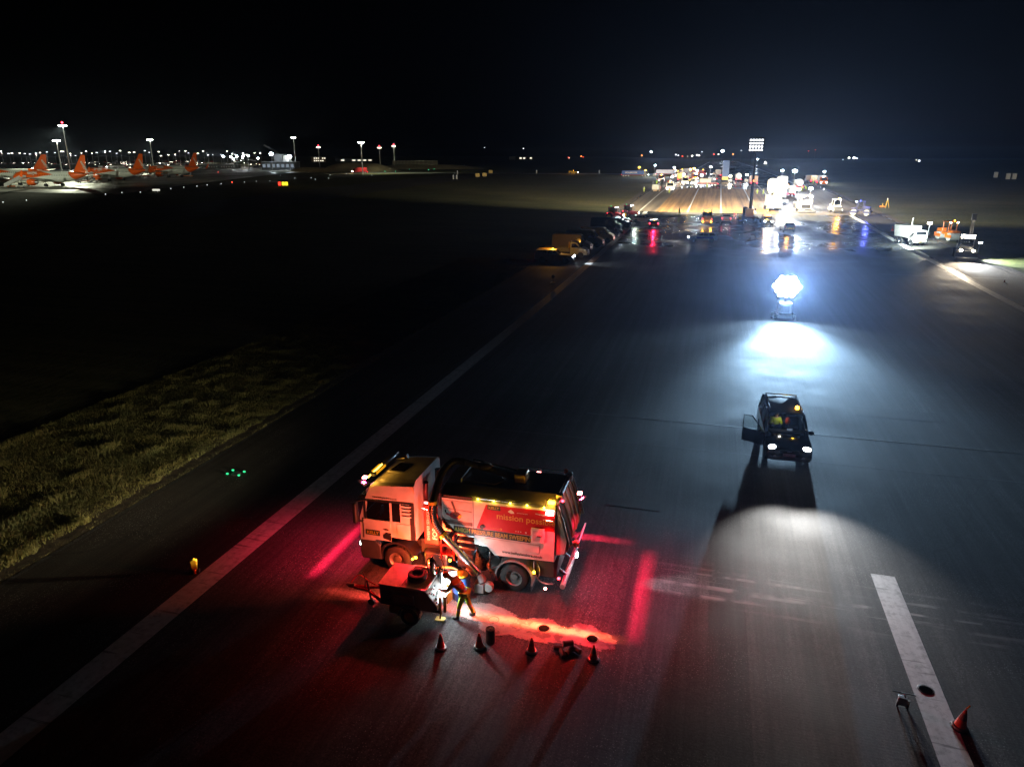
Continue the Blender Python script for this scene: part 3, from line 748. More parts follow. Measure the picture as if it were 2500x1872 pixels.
obj('locker_door', MB().b2(-9.5, -8.95, N - .014, N - .001, 1.48, 1.92), cabw, trk, bevel=.01)
for z in (2.2, 2.33, 2.46, 2.58): obj('side_louvre', MB().b2(-9.28, -8.95, N - .03, N - .001, z, z + .05), cabw, trk, bevel=.015)
for x0, x1, z0, z1 in ((-9.0, -8.84, 1.37, 2.7), (-10.68, -10.62, 1.98, 2.62)): obj('trim', MB().b2(x0, x1, N - .016, N - .003, z0, z1), black, trk)
obj('window_seal', MB().prism([(-10.7, 2.62), (-8.84, 2.70), (-8.84, 2.75), (-10.66, 2.67)], N - .018, N - .003), black, trk)
mir = obj('mirror', MB().b2(-11.0, -10.86, N - .28, N - .06, 1.85, 2.6), black, trk, bevel=.04); obj('mirror_arm', MB().cyl((-10.9, N - .1, 2.6), (-10.6, N, 2.68), .025).cyl((-10.9, N - .1, 1.9), (-10.75, N, 1.8), .025), black, mir)
mir = obj('mirror', MB().b2(-11.0, -10.86, FA + .06, FA + .28, 1.85, 2.6), black, trk, bevel=.04)
# bumper, steps, arches
mb = MB().prism([(-10.9, .38), (-10.95, .7), (-10.93, 1.12), (-10.36, 1.13), (-10.16, .98), (-10.13, .42)], N + .01, FA - .01); obj('front_bumper', mb, M('bumper_grey', (.06, .06, .062), .5), trk, bevel=.04)
obj('step', MB().b2(-10.14, -10.1, N + .02, N + .3, .45, .95), black, trk)
def arch(xc, zc, r0, r1, y0, y1, a0, a1, n=14):
    P = [(xc + r1 * math.cos(R(a0 + (a1 - a0) * i / n)), zc + r1 * math.sin(R(a0 + (a1 - a0) * i / n))) for i in range(n + 1)]
    P += [(xc + r0 * math.cos(R(a1 - (a1 - a0) * i / n)), zc + r0 * math.sin(R(a1 - (a1 - a0) * i / n))) for i in range(n + 1)]
    return MB().prism(P, y0, y1)
obj('front_mudguard', arch(-9.57, .52, .58, .66, N + .02, N + .6, 10, 175), black, trk)
obj('rear_mudguard', arch(-5.4, .52, .60, .66, N - .02, N + .62, -18, 198), M('mudguard_grey', (.25, .25, .25), .5), trk)
obj('mud_flap', MB().b2(-4.83, -4.8, N, N + .58, .1, .5), rubber, trk)
for x in (-9.57, -5.4):
    for Y, sg in ((N + .15, -1), (FA - .15, 1)):
        w_ = wheel(trk, x + 7.4, Y - 20.8, .5, .3, sg, M('wheel_rim', (.35, .33, .32), .4, .6, var=.3)); w_.scale = (1, 1, 1)
obj('axle', MB().cyl((-9.57, N + .2, .5), (-9.57, FA - .2, .5), .07).cyl((-5.4, N + .2, .5), (-5.4, FA - .2, .5), .1), black, trk)
obj('chassis', MB().b2(-10.5, -4.0, 20.35, 20.5, .72, .98).b2(-10.5, -4.0, 21.1, 21.25, .72, .98).b2(-8.8, -7.0, 20.0, 21.6, .75, 1.25), M('chassis_grey', (.04, .04, .042), .6), trk)
obj('fuel_tank', MB().b2(-8.6, -7.75, N + .1, N + .6, .45, .95), dullmetal, trk, bevel=.06)
obj('side_step', MB().b2(-7.95, -7.5, N + .05, N + .35, .95, 1.0).b2(-7.95, -7.5, N + .05, N + .35, 1.3, 1.35).b2(-7.97, -7.92, N + .05, N + .35, .8, 1.7).b2(-7.53, -7.48, N + .05, N + .35, .8, 1.7), red_dark, trk)
obj('battery_box', MB().b2(-7.4, -6.85, N + .12, N + .6, .55, 1.05).b2(-7.4, -6.8, N + .15, N + .7, 1.2, 1.3).b2(-7.4, -6.8, N + .15, N + .7, 1.45, 1.55).b2(-7.4, -6.8, N + .15, N + .7, 1.7, 1.78), silver, trk, bevel=.02)
# hopper body
mb = MB(); side = [(-7.86, 1.9), (-6.76, 1.9), (-6.76, 1.56), (-6.3, 1.52), (-6.05, 1.25), (-4.05, 1.33), (-4.05, 3.2), (-7.86, 3.13)]
mb.prism(side, N, FA); obj('hopper', mb, cabw, trk, bevel=.02)
mb = MB(); rt = [(N, 0), (N + .06, .12), (N + .45, .32), (FA - .45, .32), (FA - .06, .12), (FA, 0)]
a = [(-7.86, y, 3.131 + z) for y, z in rt]; b = [(-4.05, y, 3.201 + z) for y, z in rt]
for i in range(5): mb.quad(a[i], a[i + 1], b[i + 1], b[i])
mb.add(a, [tuple(range(6))]); mb.add(b, [tuple(range(6))]); obj('hopper_roof', mb, M('roof_dull', (.22, .215, .205), .45, var=.3, scale=1.5), trk, bevel=.015)
obj('roof_panel', MB().slab([(-7.3, 20.2), (-6.2, 20.2), (-5.95, 20.55), (-6.3, 21.1), (-7.3, 21.1)], 3.463, 3.53), grey, trk, bevel=.02)
obj('roof_grab_rail', MB().tube([(-7.35, 20.15, 3.5), (-7.35, 20.15, 3.6), (-7.35, 21.1, 3.6), (-7.35, 21.1, 3.5)], .02).tube([(-5.8, 21.75, 3.38), (-5.8, 21.75, 3.5), (-4.2, 21.75, 3.56), (-4.2, 21.75, 3.4)], .02), silver, trk)
obj('vent_panel', MB().prism([(-7.78, 3.15), (-6.8, 3.17), (-6.8, 3.24), (-7.78, 3.22)], N - .005, N + .08), black, trk)
obj('panel_joint', MB().b2(-6.775, -6.755, N - .004, N - .001, 1.9, 3.14), grey, trk)
rp = obj('red_panel', MB().prism([(-6.33, 3.06), (-4.07, 3.12), (-4.07, 2.42), (-4.84, 2.40), (-4.84, 2.17), (-6.66, 2.17)], N - .006, N - .001), M('red_vinyl', (.55, .012, .012), .35, var=.08), trk)
bb = obj('slogan_band', MB().prism([(-7.45, 1.91), (-4.85, 1.91), (-4.85, 2.15), (-7.45, 2.15)], N - .007, N - .001), M('black_vinyl', (.01, .012, .01), .4), trk)
obj('lower_locker', MB().b2(-6.35, -4.55, N - .012, N - .001, 1.58, 1.86), cabw, trk, bevel=.006)
cb = obj('control_niche', MB().b2(-4.82, -4.38, N - .05, N - .004, 1.96, 2.48), white, trk, bevel=.02); obj('niche_recess', MB().b2(-4.76, -4.46, N - .056, N - .051, 2.02, 2.40), M('niche_steel', (.5, .5, .5), .4), cb); obj('niche_lever', MB().b2(-4.62, -4.47, N - .09, N - .058, 2.2, 2.23), black, cb)
obj('sensor', MB().lathe([(.075, -.02), (.075, 0), (.05, .005)], (-6.47, N - .01, 2.25), 'y', 16), black, trk)
# print on the side: a small rescue helicopter above a horizon
hp = obj('picture_panel', MB().prism([(-7.80, 2.2), (-6.80, 2.2), (-6.80, 3.05), (-7.80, 3.05)], N - .005, N - .001), M('photo_sky', (.5, .47, .45), .4, var=.35, scale=2.2), trk)
def prt(nm, poly, mat, dy=.008): return obj(nm, MB().add([(x, N - dy, z) for x, z in poly], [tuple(range(len(poly)))]), mat, hp)
oval = lambda cx, cz, rx, rz, a0=0, a1=360, n=18: [(cx + rx * math.cos(R(a0 + (a1 - a0) * i / n)), cz + rz * math.sin(R(a0 + (a1 - a0) * i / n))) for i in range(n)]
prt('print_ground', [(-7.80, 2.2), (-6.80, 2.2), (-6.80, 2.34), (-7.3, 2.31), (-7.80, 2.36)], M('print_dark', (.07, .05, .05), .5))
prt('print_hull', oval(-7.38, 2.52, .21, .13), M('print_red', (.3, .02, .03), .4), .010)
prt('print_canopy', oval(-7.35, 2.57, .13, .09), M('print_glass', (.03, .03, .04), .3), .012)
prt('print_nose', [(-7.28, 2.42), (-7.17, 2.5), (-7.19, 2.58), (-7.24, 2.56), (-7.3, 2.46)], yellow, .0135)
prt('print_tail', [(-7.6, 2.56), (-7.73, 2.6), (-7.75, 2.68), (-7.70, 2.68), (-7.69, 2.53), (-7.58, 2.49)], M('print_red', (.3, .02, .03), .4), .010)
prt('print_rotor', [(-7.78, 2.755), (-6.82, 2.715), (-6.82, 2.73), (-7.78, 2.77)], black, .010); prt('print_mast', [(-7.40, 2.62), (-7.34, 2.62), (-7.36, 2.75), (-7.46, 3.02), (-7.53, 3.02)], black, .011)
prt('print_skid', [(-7.58, 2.35), (-7.15, 2.33), (-7.15, 2.345), (-7.58, 2.365)], black, .012)
# lettering
gold = M('gold_letters', (.75, .42, .06), .4, var=.05); dk = M('dark_letters', (.02, .02, .02), .5); lt = M('pale_letters', (.8, .78, .7), .4, var=.05); olive = M('green_plate', (.03, .06, .02), .4)
face = (R(90), 0, 0)
text('mission possible', .29, gold, trk, tl(-5.98, N - .008, 2.62), face, bold=.004, sx=1.02)
text('HIGH PRESSURE BEAM SWEEPING', .215, M('band_letters', (.40, .34, .04), .5, var=.05), trk, tl(-7.3, N - .009, 1.955), face, sx=.80, bold=.006)
text('A', .215, M('band_letters', (.4, .34, .04), .5), trk, tl(-7.43, N - .009, 1.955), face, sx=.8, bold=.006)
text('www.kellyplanthire.co.uk', .135, dk, trk, tl(-5.8, N - .004, 1.40), face, sx=.98, bold=.002)
text('www.kellyplanthire.co.uk', .088, dk, trk, tl(-10.35, N - .004, 2.79), face, bold=.001)
for x, z, s in ((-6.28, 2.9, .13), (-10.66, 1.36, .16)):
    pl_ = obj('name_plate', MB().b2(x, x + s * 3.3, N - .03 if x < -8 else N - .009, N - .025 if x < -8 else N - .0065, z, z + s * 1.25), olive, trk)
    text('KELLY', s, M('band_letters', (.4, .34, .04), .5), pl_, tl(x + s * .25, N - (.032 if x < -8 else .011), z + s * .27), face, bold=.006)
text('delivering for', .07, lt, trk, tl(-4.7, N - .008, 2.95), face)
text('partners in care', .055, lt, trk, tl(-5.3, N - .008, 2.9), face); prt('bird_mark', [(-5.6, 2.92), (-5.5, 3.0), (-5.42, 2.95), (-5.38, 2.88), (-5.5, 2.86)], lt)
obj('arrow_mark', MB().b2(-6.2, -5.8, N - .009, N - .0065, 2.25, 2.256).add([(-5.85, N - .009, 2.2), (-5.78, N - .009, 2.25), (-5.85, N - .009, 2.30), (-5.83, N - .009, 2.25)], [(0, 1, 2, 3)]), gold, rp)
obj('small_marks', MB().lathe([(.03, 0), (.001, .001)], (-5.0, N - .008, 2.25), 'y', 12).b2(-5.35, -5.31, N - .009, N - .0065, 2.24, 2.27).b2(-5.27, -5.23, N - .009, N - .0065, 2.24, 2.27).b2(-5.19, -5.15, N - .009, N - .0065, 2.24, 2.27), lt, rp)
bn = obj('banner', MB().b2(-8.5, -8.02, N + .02, N + .05, 1.33, 2.72), M('banner_red', (.6, .05, .03), .5, var=.1), trk)
text('FOR HIRE', .24, lt, bn, tl(-8.06, N + .015, 1.5), (R(90), R(-90), 0), sx=1.0, bold=.003); text('SWEEPER SERVICES', .135, lt, bn, tl(-8.32, N + .015, 1.45), (R(90), R(-90), 0), bold=.002)
# roof of the cab: hatch, visor and amber light bar
obj('roof_hatch_frame', MB().slab([(-10.12, 20.32), (-9.35, 20.32), (-9.3, 21.15), (-10.0, 21.15)], 3.40, 3.475), cabw, trk, bevel=.05)
obj('roof_hatch', MB().slab([(-10.03, 20.4), (-9.5, 20.4), (-9.42, 21.07), (-9.93, 21.07)], 3.46, 3.482), M('hatch_dark', (.012, .008, .006), .25), trk)
lb = obj('light_bar', MB().b2(-10.5, -10.28, 19.78, 21.8, 3.46, 3.6), M('bar_plastic', (.12, .13, .15), .15), trk, bevel=.05)
obj('lamp', MB().tube([(-10.52, 19.74, 3.44), (-10.44, 19.80, 3.53), (-10.36, 19.95, 3.612), (-10.36, 20.5, 3.612)], .026), EM('bar_amber', (1, .55, .06), 9), lb)
obj('bar_reflector', MB().b2(-10.47, -10.4, 19.9, 20.5, 3.601, 3.615).b2(-10.32, -10.27, 19.9, 20.6, 3.5, 3.58), EM('bar_amber_dim', (1, .40, .01), .9), lb)
obj('air_horn', MB().cyl((-10.2, 21.6, 3.42), (-9.9, 21.65, 3.48), .05, .09).cyl((-10.25, 21.45, 3.42), (-9.95, 21.5, 3.48), .04, .07), silver, trk)
obj('sun_visor', MB().prism([(-10.66, 2.68), (-10.95, 2.62), (-10.9, 2.72), (-10.6, 2.86)], N + .1, FA - .1), M('visor', (.05, .04, .03), .2), trk)
# the gap behind the cab
obj('exhaust_stack', MB().tube([(-8.55, 19.95, 1.2), (-8.55, 19.95, 3.15), (-8.5, 19.9, 3.45)], .085, 12), M('stack_red_lit', (.3, .06, .05), .4, .5), trk)  # red lamp light put into the stack's colour
obj('intake_snorkel', MB().tube([(-8.62, 21.3, 1.3), (-8.62, 21.3, 3.3)], .12, 10), black, trk)
obj('bulkhead', MB().b2(-8.3, -7.95, 20.3, 21.7, 1.25, 2.9), grey, trk, bevel=.04)
# suction arm, hose, tube and nozzle
obj('suction_arm', MB().tube([(-5.55, 20.75, 3.58), (-6.3, 20.82, 3.68), (-7.0, 20.86, 3.80), (-7.45, 20.86, 3.90)], .115, 12).tube([(-5.6, 21.05, 3.7), (-7.2, 21.0, 3.95)], .045, 8), M('arm_metal', (.32, .29, .25), .3, .8, var=.3), trk)
obj('arm_pivot', MB().b2(-5.65, -5.25, 20.5, 21.05, 3.48, 3.82), M('pivot', (.3, .2, .06), .35, .3), trk, bevel=.05)
obj('arm_joint', MB().ell((-6.75, 20.85, 3.80), (.3, .16, .15)), M('pivot2', (.1, .07, .05), .4), trk)
def spl(pts, n=8):
    pts = [Vector(p) for p in pts]; out = []
    for i in range(len(pts) - 1):
        p0, p1, p2, p3 = pts[max(0, i - 1)], pts[i], pts[i + 1], pts[min(len(pts) - 1, i + 2)]
        for j in range(n):
            t = j / n; out.append(.5 * ((2 * p1) + (p2 - p0) * t + (2 * p0 - 5 * p1 + 4 * p2 - p3) * t * t + (3 * p1 - p0 - 3 * p2 + p3) * t ** 3))
    return out + [pts[-1]]
hs = spl([(-7.45, 20.86, 3.90), (-7.8, 20.75, 3.93), (-8.05, 20.4, 3.72), (-8.12, 19.95, 3.35), (-8.12, 19.5, 2.95)])
obj('suction_hose', MB().tube(hs, .13, 14), M('hose_black', (.02, .017, .016), .4), trk)
h2 = spl([(-8.12, 19.5, 2.95), (-8.1, 19.42, 2.6), (-7.98, 19.36, 2.25), (-7.72, 19.33, 1.92)], 14)
obj('corrugated_hose', MB().tube(h2, [.115 + .018 * (i % 2) for i in range(len(h2))], 14), M('hose_rib', (.03, .024, .026), .35), trk)
obj('hose_collar', MB().cyl((-7.76, 19.33, 1.95), (-7.68, 19.33, 1.87), .145).cyl((-8.13, 19.5, 3.0), (-8.125, 19.49, 2.9), .15), yellow, trk)
obj('suction_tube', MB().cyl((-7.7, 19.33, 1.9), (-7.15, 19.31, 1.36), .115).cyl((-7.17, 19.31, 1.38), (-6.5, 19.28, .70), .135), M('tube_galvanised', (.55, .56, .58), .28, .9, var=.25), trk)
obj('nozzle', MB().cyl((-6.5, 19.28, .70), (-6.36, 19.27, .45), .13, .16).b2(-6.62, -6.28, 19.1, 19.45, .08, .42), M('nozzle_grey', (.3, .25, .25), .5, .3), trk, bevel=.02)
obj('nozzle_wheel', MB().lathe([(.08, -.1), (.15, -.1), (.165, -.06), (.165, .06), (.15, .1), (.08, .1)], (-6.15, 19.25, .3), 'y', 18), M('nozzle_wheel', (.3, .26, .25), .6), trk)
obj('nozzle_bracket', MB().tube([(-6.95, 19.4, .75), (-6.75, 19.3, .62), (-6.5, 19.28, .6)], .05).tube([(-6.2, 19.27, .5), (-6.15, 19.25, .3)], .03), M('nozzle_grey', (.3, .25, .25), .5), trk)
obj('guide_cable', MB().tube(spl([(-6.9, 19.4, 1.2), (-6.5, 19.2, .85), (-6.0, 19.4, .95), (-5.6, 19.5, 1.2)]), .012, 6).tube(spl([(-7.4, 19.2, 1.25), (-7.0, 19.2, .85), (-6.6, 19.2, .72)]), .014, 6), silver, trk)
h3 = spl([(-6.55, 19.9, 1.5), (-6.55, 19.88, 1.1), (-6.62, 19.85, .7), (-6.6, 19.8, .5)], 12)
obj('sweep_hose', MB().tube(h3, [.20 + .022 * (i % 2) for i in range(len(h3))], 14), M('hose_teal', (.05, .07, .075), .4), trk)
obj('water_tank', MB().ell((-6.15, 19.95, .72), (.3, .3, .28)), M('tank_grey', (.12, .14, .14), .4), trk)
obj('ram', MB().cyl((-6.25, 19.75, .45), (-6.25, 19.75, 1.3), .03), silver, trk)
# rear door, rams, bumper
obj('rear_door', MB().prism([(-4.045, 1.5), (-3.72, 1.6), (-3.66, 2.1), (-3.82, 2.7), (-4.045, 3.35)], N + .08, FA - .08), cream, trk, bevel=.03)
for Y in (N + .25, N + .75, N + 1.25, N + 1.75, N + 2.2): obj('door_rib', MB().prism([(-3.735, 1.62), (-3.66, 1.66), (-3.6, 2.1), (-3.76, 2.72), (-3.98, 3.3), (-4.03, 3.28)], Y - .04, Y + .04), M('rib_amber', (.5, .38, .2), .35, .4), trk)
for Y in (N + .12, FA - .12): obj('door_ram', MB().cyl((-3.95, Y, 3.3), (-3.6, Y, 2.3), .04).cyl((-3.75, Y, 2.75), (-3.55, Y, 2.0), .06), silver, trk)
obj('rear_hinge', MB().cyl((-4.0, N + .05, 3.42), (-4.0, FA - .05, 3.42), .06).b2(-4.1, -3.9, N + .3, N + .5, 3.3, 3.55).b2(-4.1, -3.9, FA - .5, FA - .3, 3.3, 3.55), dullmetal, trk)
obj('outlet_valve', MB().lathe([(.001, .35), (.1, .35), (.1, .3), (.13, .28), (.13, .2), (.08, .18), (.08, .1), (.14, .08), (.14, 0)], (-3.72, N + .6, 1.75), 'x', 16), M('valve_brass', (.5, .3, .1), .35, .7), trk)
obj('rear_board', MB().prism([(-3.70, 1.05), (-3.66, 1.05), (-3.42, 1.62), (-3.46, 1.64)], N + .1, FA - .1), M('board_white', (.5, .48, .46), .4), trk)
obj('rear_bar', MB().cyl((-3.78, N + .02, .45), (-3.78, FA - .02, .45), .085, n=16), M('bar_pale', (.55, .5, .5), .35), trk)
obj('bar_bracket', MB().tube([(-4.2, 20.3, .8), (-3.8, 20.3, .5)], .05).tube([(-4.2, 21.3, .8), (-3.8, 21.3, .5)], .05), black, trk)
obj('rear_underside', MB().b2(-4.75, -4.0, N + .15, FA - .15, .6, 1.3), M('under_dark', (.03, .03, .03), .6), trk, bevel=.1)
obj('rear_cables', MB().tube(spl([(-4.75, N + .1, 1.2), (-4.7, N + .05, .8), (-4.5, N + .05, .5), (-4.1, N + .1, .45)]), .025, 6).tube(spl([(-4.7, N + .2, 1.2), (-4.55, N + .1, .9), (-4.6, N + .1, .6)]), .02, 6), dullmetal, trk)
# lamps on the lorry
for x in (-6.59, -6.06, -5.51, -4.96, -4.41):
    obj('marker_lamp', MB().ell((x, N - .03, 3.235), (.035, .03, .035)), e_yel, trk); lamp('POINT', tl(x, N - .09, 3.235), 2.2, (1, .62, .05), size=.03, parent=trk)
obj('lamp_conduit', MB().tube([(-6.6, N - .012, 3.25), (-4.3, N - .012, 3.26)], .012, 6), silver, trk)
obj('beacon', MB().b2(-4.3, -4.08, N - .03, N + .12, 3.36, 3.47), e_amber, trk, bevel=.03); lamp('POINT', tl(-4.2, N - .1, 3.44), 12, AMB, size=.06, parent=trk)
obj('beacon_guard', MB().tube([(-4.36, N - .06, 3.28), (-4.36, N - .06, 3.53), (-4.04, N - .06, 3.53), (-4.04, N - .06, 3.28)], .012, 6), black, trk)
obj('beacon', MB().lathe([(.07, 0), (.07, .12), (.001, .16)], (-4.15, FA - .25, 3.5), 'z', 12), M('beacon_off', (.5, .08, .01), .2), trk)
obj('work_lamp', MB().b2(-4.34, -4.1, N - .09, N - .02, 3.01, 3.12), EM('work_pink', (1, .5, .48), 30), trk, bevel=.02)
obj('work_lamp', MB().b2(-8.45, -8.25, N - .06, N + .0, 2.84, 2.88), e_redhot, trk, bevel=.01)
obj('headlight', MB().ell((-10.92, N + .12, .92), (.06, .12, .13)), EM('truck_head', (.8, 1, .9), 8), trk); obj('headlight', MB().ell((-10.92, FA - .12, .92), (.06, .12, .13)), e_head, trk)
for x, z, r in ((-8.86, .72, .05), (-8.98, .64, .035), (-7.62, .82, .05), (-4.72, .85, .05)):
    obj('side_marker', MB().ell((x, N - .01, z), (r, .03, r)), e_amber, trk); lamp('POINT', tl(x, N - .1, z), 1.4, AMB, size=.04, parent=trk)
for x, y_, z in ((-4.33, N - .02, .32), (-3.9, N + .02, .75), (-3.62, 20.4, 1.1), (-3.62, 21.4, 1.1), (-3.88, N + .25, 3.4)):
    obj('tail_light', MB().ell((x, y_, z), (.05, .05, .04)), e_redhot if z < .5 else e_red, trk)
lamp('POINT', tl(-4.33, N - .12, .3), 3, (1, .25, .2), size=.04, parent=trk); lamp('POINT', tl(-3.5, 20.4, 1.1), 10, RED, size=.06, parent=trk); lamp('POINT', tl(-3.45, 21.4, 1.3), 10, RED, size=.06, parent=trk)
# red-zone lamps: each shines through a slit plate added to shape its ground band
def zone(p, x0, x1, y0, y1, power, rgb=RED, spill=0, sc_=150):
    P_ = Vector(p); q = [Vector((x0, y0, 0)), Vector((x1, y0, 0)), Vector((x1, y1, 0)), Vector((x0, y1, 0))]
    d = ((q[0] + q[1] + q[2] + q[3]) / 4 - P_).normalized(); dd = .12
    h_ = [P_ + (a - P_) * (dd / (a - P_).dot(d)) for a in q]
    u = (h_[1] - h_[0]).normalized(); v_ = (h_[3] - h_[0]); v_ = (v_ - u * v_.dot(u)).normalized(); c_ = P_ + d * dd
    o_ = [c_ + (u * a + v_ * b) * .17 for a, b in ((-1, -1), (1, -1), (1, 1), (-1, 1))]
    mb = MB().add(h_ + o_, [(0, 1, 5, 4), (1, 2, 6, 5), (2, 3, 7, 6), (3, 0, 4, 7)]); obj('slit_mask', mb, black, trk)
    ang = max(math.degrees((a - P_).angle(d)) for a in q)
    lamp('SPOT', tl(*P_), power, rgb, tl(*(P_ + d)), min(104, 2 * ang + 10), .8, .005, trk)
    if spill: lamp('SPOT', tl(*(P_ + d * .16)), spill, RED if rgb is RED else (1, .02, .03), tl(*(P_ + d * 3)), sc_, 1.0, .06, trk)
zone((-4.2, N - .14, 3.0), -7.3, -1.5, 17.93, 18.22, 17000, (1, .10, .035), 800, 115)
zone((-8.36, N - .14, 2.82), -11.4, -6.0, 17.93, 18.22, 8000, (1, .06, .04), 850, 110)
zone((-3.5, 20.8, 3.2), -1.5, -1.12, 18.0, 23.5, 11000, RED, 1500, 120)
zone((-5.2, FA + .14, 3.1), -8.6, -1.9, 23.62, 23.98, 11000, RED, 260)
zone((-11.1, 20.6, 2.9), -12.5, -12.1, 18.5, 22.6, 9000, RED, 1500, 104)
lamp('SPOT', tl(-4.2, N - .2, 2.9), 1700, (1, .035, .015), tl(-3.9, 18.0, 0), 84, .9, .05, trk, .6, (1, 0, 0))
obj('reversing_lamp', MB().b2(-3.56, -3.5, 20.7, 20.9, .95, 1.03), e_white, trk); lamp('SPOT', tl(-3.45, 20.8, 1.0), 1500, (.75, .9, 1), tl(.6, 21.6, 0), 26, .9, .05, trk)
lamp('SPOT', tl(-8.36, N - .22, 2.78), 800, (1, .02, .03), tl(-8.5, 17.8, 1.2), 62, .8, .04, trk)
for p in ((-11.1, 20.6, 2.98), (-3.5, 20.8, 3.28), (-5.2, FA + .14, 3.18)): obj('zone_lamp', MB().box(p, (.14, .14, .06)), e_redhot, trk)
# truck dipped beams light the verge
for Y in (N + .15, FA - .15): lamp('SPOT', tl(-11.02, Y, .92), 7500, (1, .86, .55), tl(-24, Y + 1.2, .3), 118, 1.0, .05, trk, .06, (0, 1, 0))
lamp('POINT', tl(-10.36, 20.1, 3.7), 10, AMB, size=.08, parent=trk)
lamp('POINT', tl(-10.36, 19.55, 3.45), 6, AMB, size=.08, parent=trk)
MB.O = (0, 0, 0)
person('driver in dark clothes sitting behind the lorry cab side window', (-9.6, 20.15, 1.76), R(180), 'sit', cloth_dark, cloth_dark, M('dark_cap', (.03, .03, .04), .8))

# ------------------------------------------------------------------ coring trailer
MB.O = (-8.2, 17.75, 0); C0 = (-8.2, 17.75, .02)
def cl(x, y, z): return (x + 8.2, y - 17.75, z)
tr = thing('coring_trailer', 'grey box trailer with drawbar, open well and sloped control panel', 'trailer', C0)
tgrey = M('trailer_grey', (.16, .15, .14), .45, var=.3, scale=4); tlid = M('lid_steel', (.42, .40, .38), .4, .2, var=.3, scale=5)
mb = MB().prism([(-9.0, .52), (-7.5, .52), (-7.12, .62), (-7.12, .72), (-7.48, 1.2), (-9.0, 1.2)], 17.15, 18.35); obj('box_body', mb, tgrey, tr, bevel=.015)
obj('lid', MB().b2(-9.04, -8.36, 17.12, 18.38, 1.203, 1.25), tlid, tr, bevel=.015)
obj('well_rim', MB().b2(-8.35, -7.48, 17.12, 17.19, 1.203, 1.27).b2(-8.35, -7.48, 18.31, 18.38, 1.203, 1.27).b2(-7.52, -7.46, 17.19, 18.31, 1.203, 1.26).b2(-8.36, -8.3, 17.19, 18.31, 1.253, 1.27), tlid, tr, bevel=.01)
obj('well_floor', MB().b2(-8.3, -7.52, 17.19, 18.31, 1.203, 1.212), M('well_floor', (.3, .25, .2), .9, var=.4, scale=20, bump=.5), tr)
for i in range(9): obj('vent_slot', MB().b2(-8.1 + i * .065, -8.065 + i * .065, 18.315, 18.375, 1.272, 1.276), black, tr)
sp = thing('spare_tyre', 'pair of black tyres stacked flat in the trailer well', 'tyre', (-7.98, 17.72, 1.235))
MB.O = (0, 0, 0)
for i, z in enumerate((.07, .20)):
    mb = MB().lathe([(.17, -.055), (.24, -.065), (.285, -.045), (.30, 0), (.285, .045), (.24, .065), (.17, .055)], (.02 * i, -.03 * i, z), 'z', 24); mb.f = [q for q in mb.f if len(q) == 4]; obj('tyre', mb, rubber, sp)
MB.O = (-8.2, 17.75, 0)
tb = obj('toolbox', MB().b2(-8.52, -7.85, 17.05, 17.148, .70, 1.03), M('toolbox', (.24, .23, .22), .4, var=.2), tr, bevel=.012); obj('latch', MB().b2(-8.25, -8.15, 17.03, 17.05, 1.0, 1.04), red_paint, tb)
for i in range(5): obj('louvre', MB().b2(-8.92, -8.62, 17.135, 17.15, .72 + i * .07, .75 + i * .07), black, tr)
# control panel on the slope, switches and gauges
a = Vector((-7.48, 0, 1.2)); b = Vector((-7.12, 0, .72)); nrm = Vector((.8, 0, .6))
pn = obj('control_panel', MB().add([a.lerp(b, .08) + nrm * .004 + Vector((0, 17.2, 0)), a.lerp(b, .92) + nrm * .004 + Vector((0, 17.2, 0)), a.lerp(b, .92) + nrm * .004 + Vector((0, 18.0, 0)), a.lerp(b, .08) + nrm * .004 + Vector((0, 18.0, 0))], [(0, 1, 2, 3)]), M('panel_face', (.4, .4, .4), .4), tr)
rr = random.Random(4)
for i in range(14):
    c = a.lerp(b, .15 + .7 * rr.random()) + Vector((0, 17.25 + .7 * rr.random(), 0)); s = rr.uniform(.015, .035)
    obj('gauge', MB().cyl(c + nrm * .004, c + nrm * .03, s, n=10), rr.choice((black, black, red_paint, silver)), pn)
# running gear
obj('axle', MB().cyl((-8.0, 17.1, .3), (-8.0, 18.4, .3), .04), black, tr); obj('frame', MB().b2(-9.05, -7.1, 17.3, 17.38, .42, .52).b2(-9.05, -7.1, 18.12, 18.2, .42, .52), black, tr)
for y_, sg in ((17.10, -1), (18.40, 1)):
    wheel(tr, .2, y_ - 17.75, .3, .18, sg, yellow); obj('mudguard', arch(-8.0, .31, .34, .37, y_ - .12, y_ + .12, 0, 180), M('mudguard_bright', (.4, .36, .3), .25, .8), tr)
obj('fuel_tank', MB().b2(-8.75, -8.38, 17.18, 17.6, .22, .5), yellow, tr, bevel=.04)
obj('drawbar', MB().tube([(-9.0, 17.3, .47), (-9.7, 17.75, .47), (-10.45, 17.85, .47)], .05).tube([(-9.0, 18.2, .47), (-9.7, 17.95, .47), (-10.45, 17.87, .47)], .05), red_dark, tr)
obj('coupling', MB().ell((-10.47, 17.86, .5), (.1, .07, .06)).cyl((-10.45, 17.86, .5), (-10.25, 17.86, .52), .05), dullmetal, tr)
obj('jockey_wheel', MB().lathe([(.04, -.05), (.11, -.05), (.11, .05), (.04, .05)], (-9.6, 17.7, .13), 'y', 16).cyl((-9.6, 17.7, .15), (-9.75, 17.75, .85), .03), black, tr)
obj('brake_lever', MB().tube([(-9.85, 17.8, .5), (-9.8, 17.75, .9), (-9.88, 17.75, 1.15)], .018, 6), black, tr)
obj('cable', MB().tube(spl([(-10.4, 17.9, .55), (-10.2, 18.1, .75), (-9.7, 18.0, .6), (-9.1, 17.9, .55)]), .015, 6), red_paint, tr)
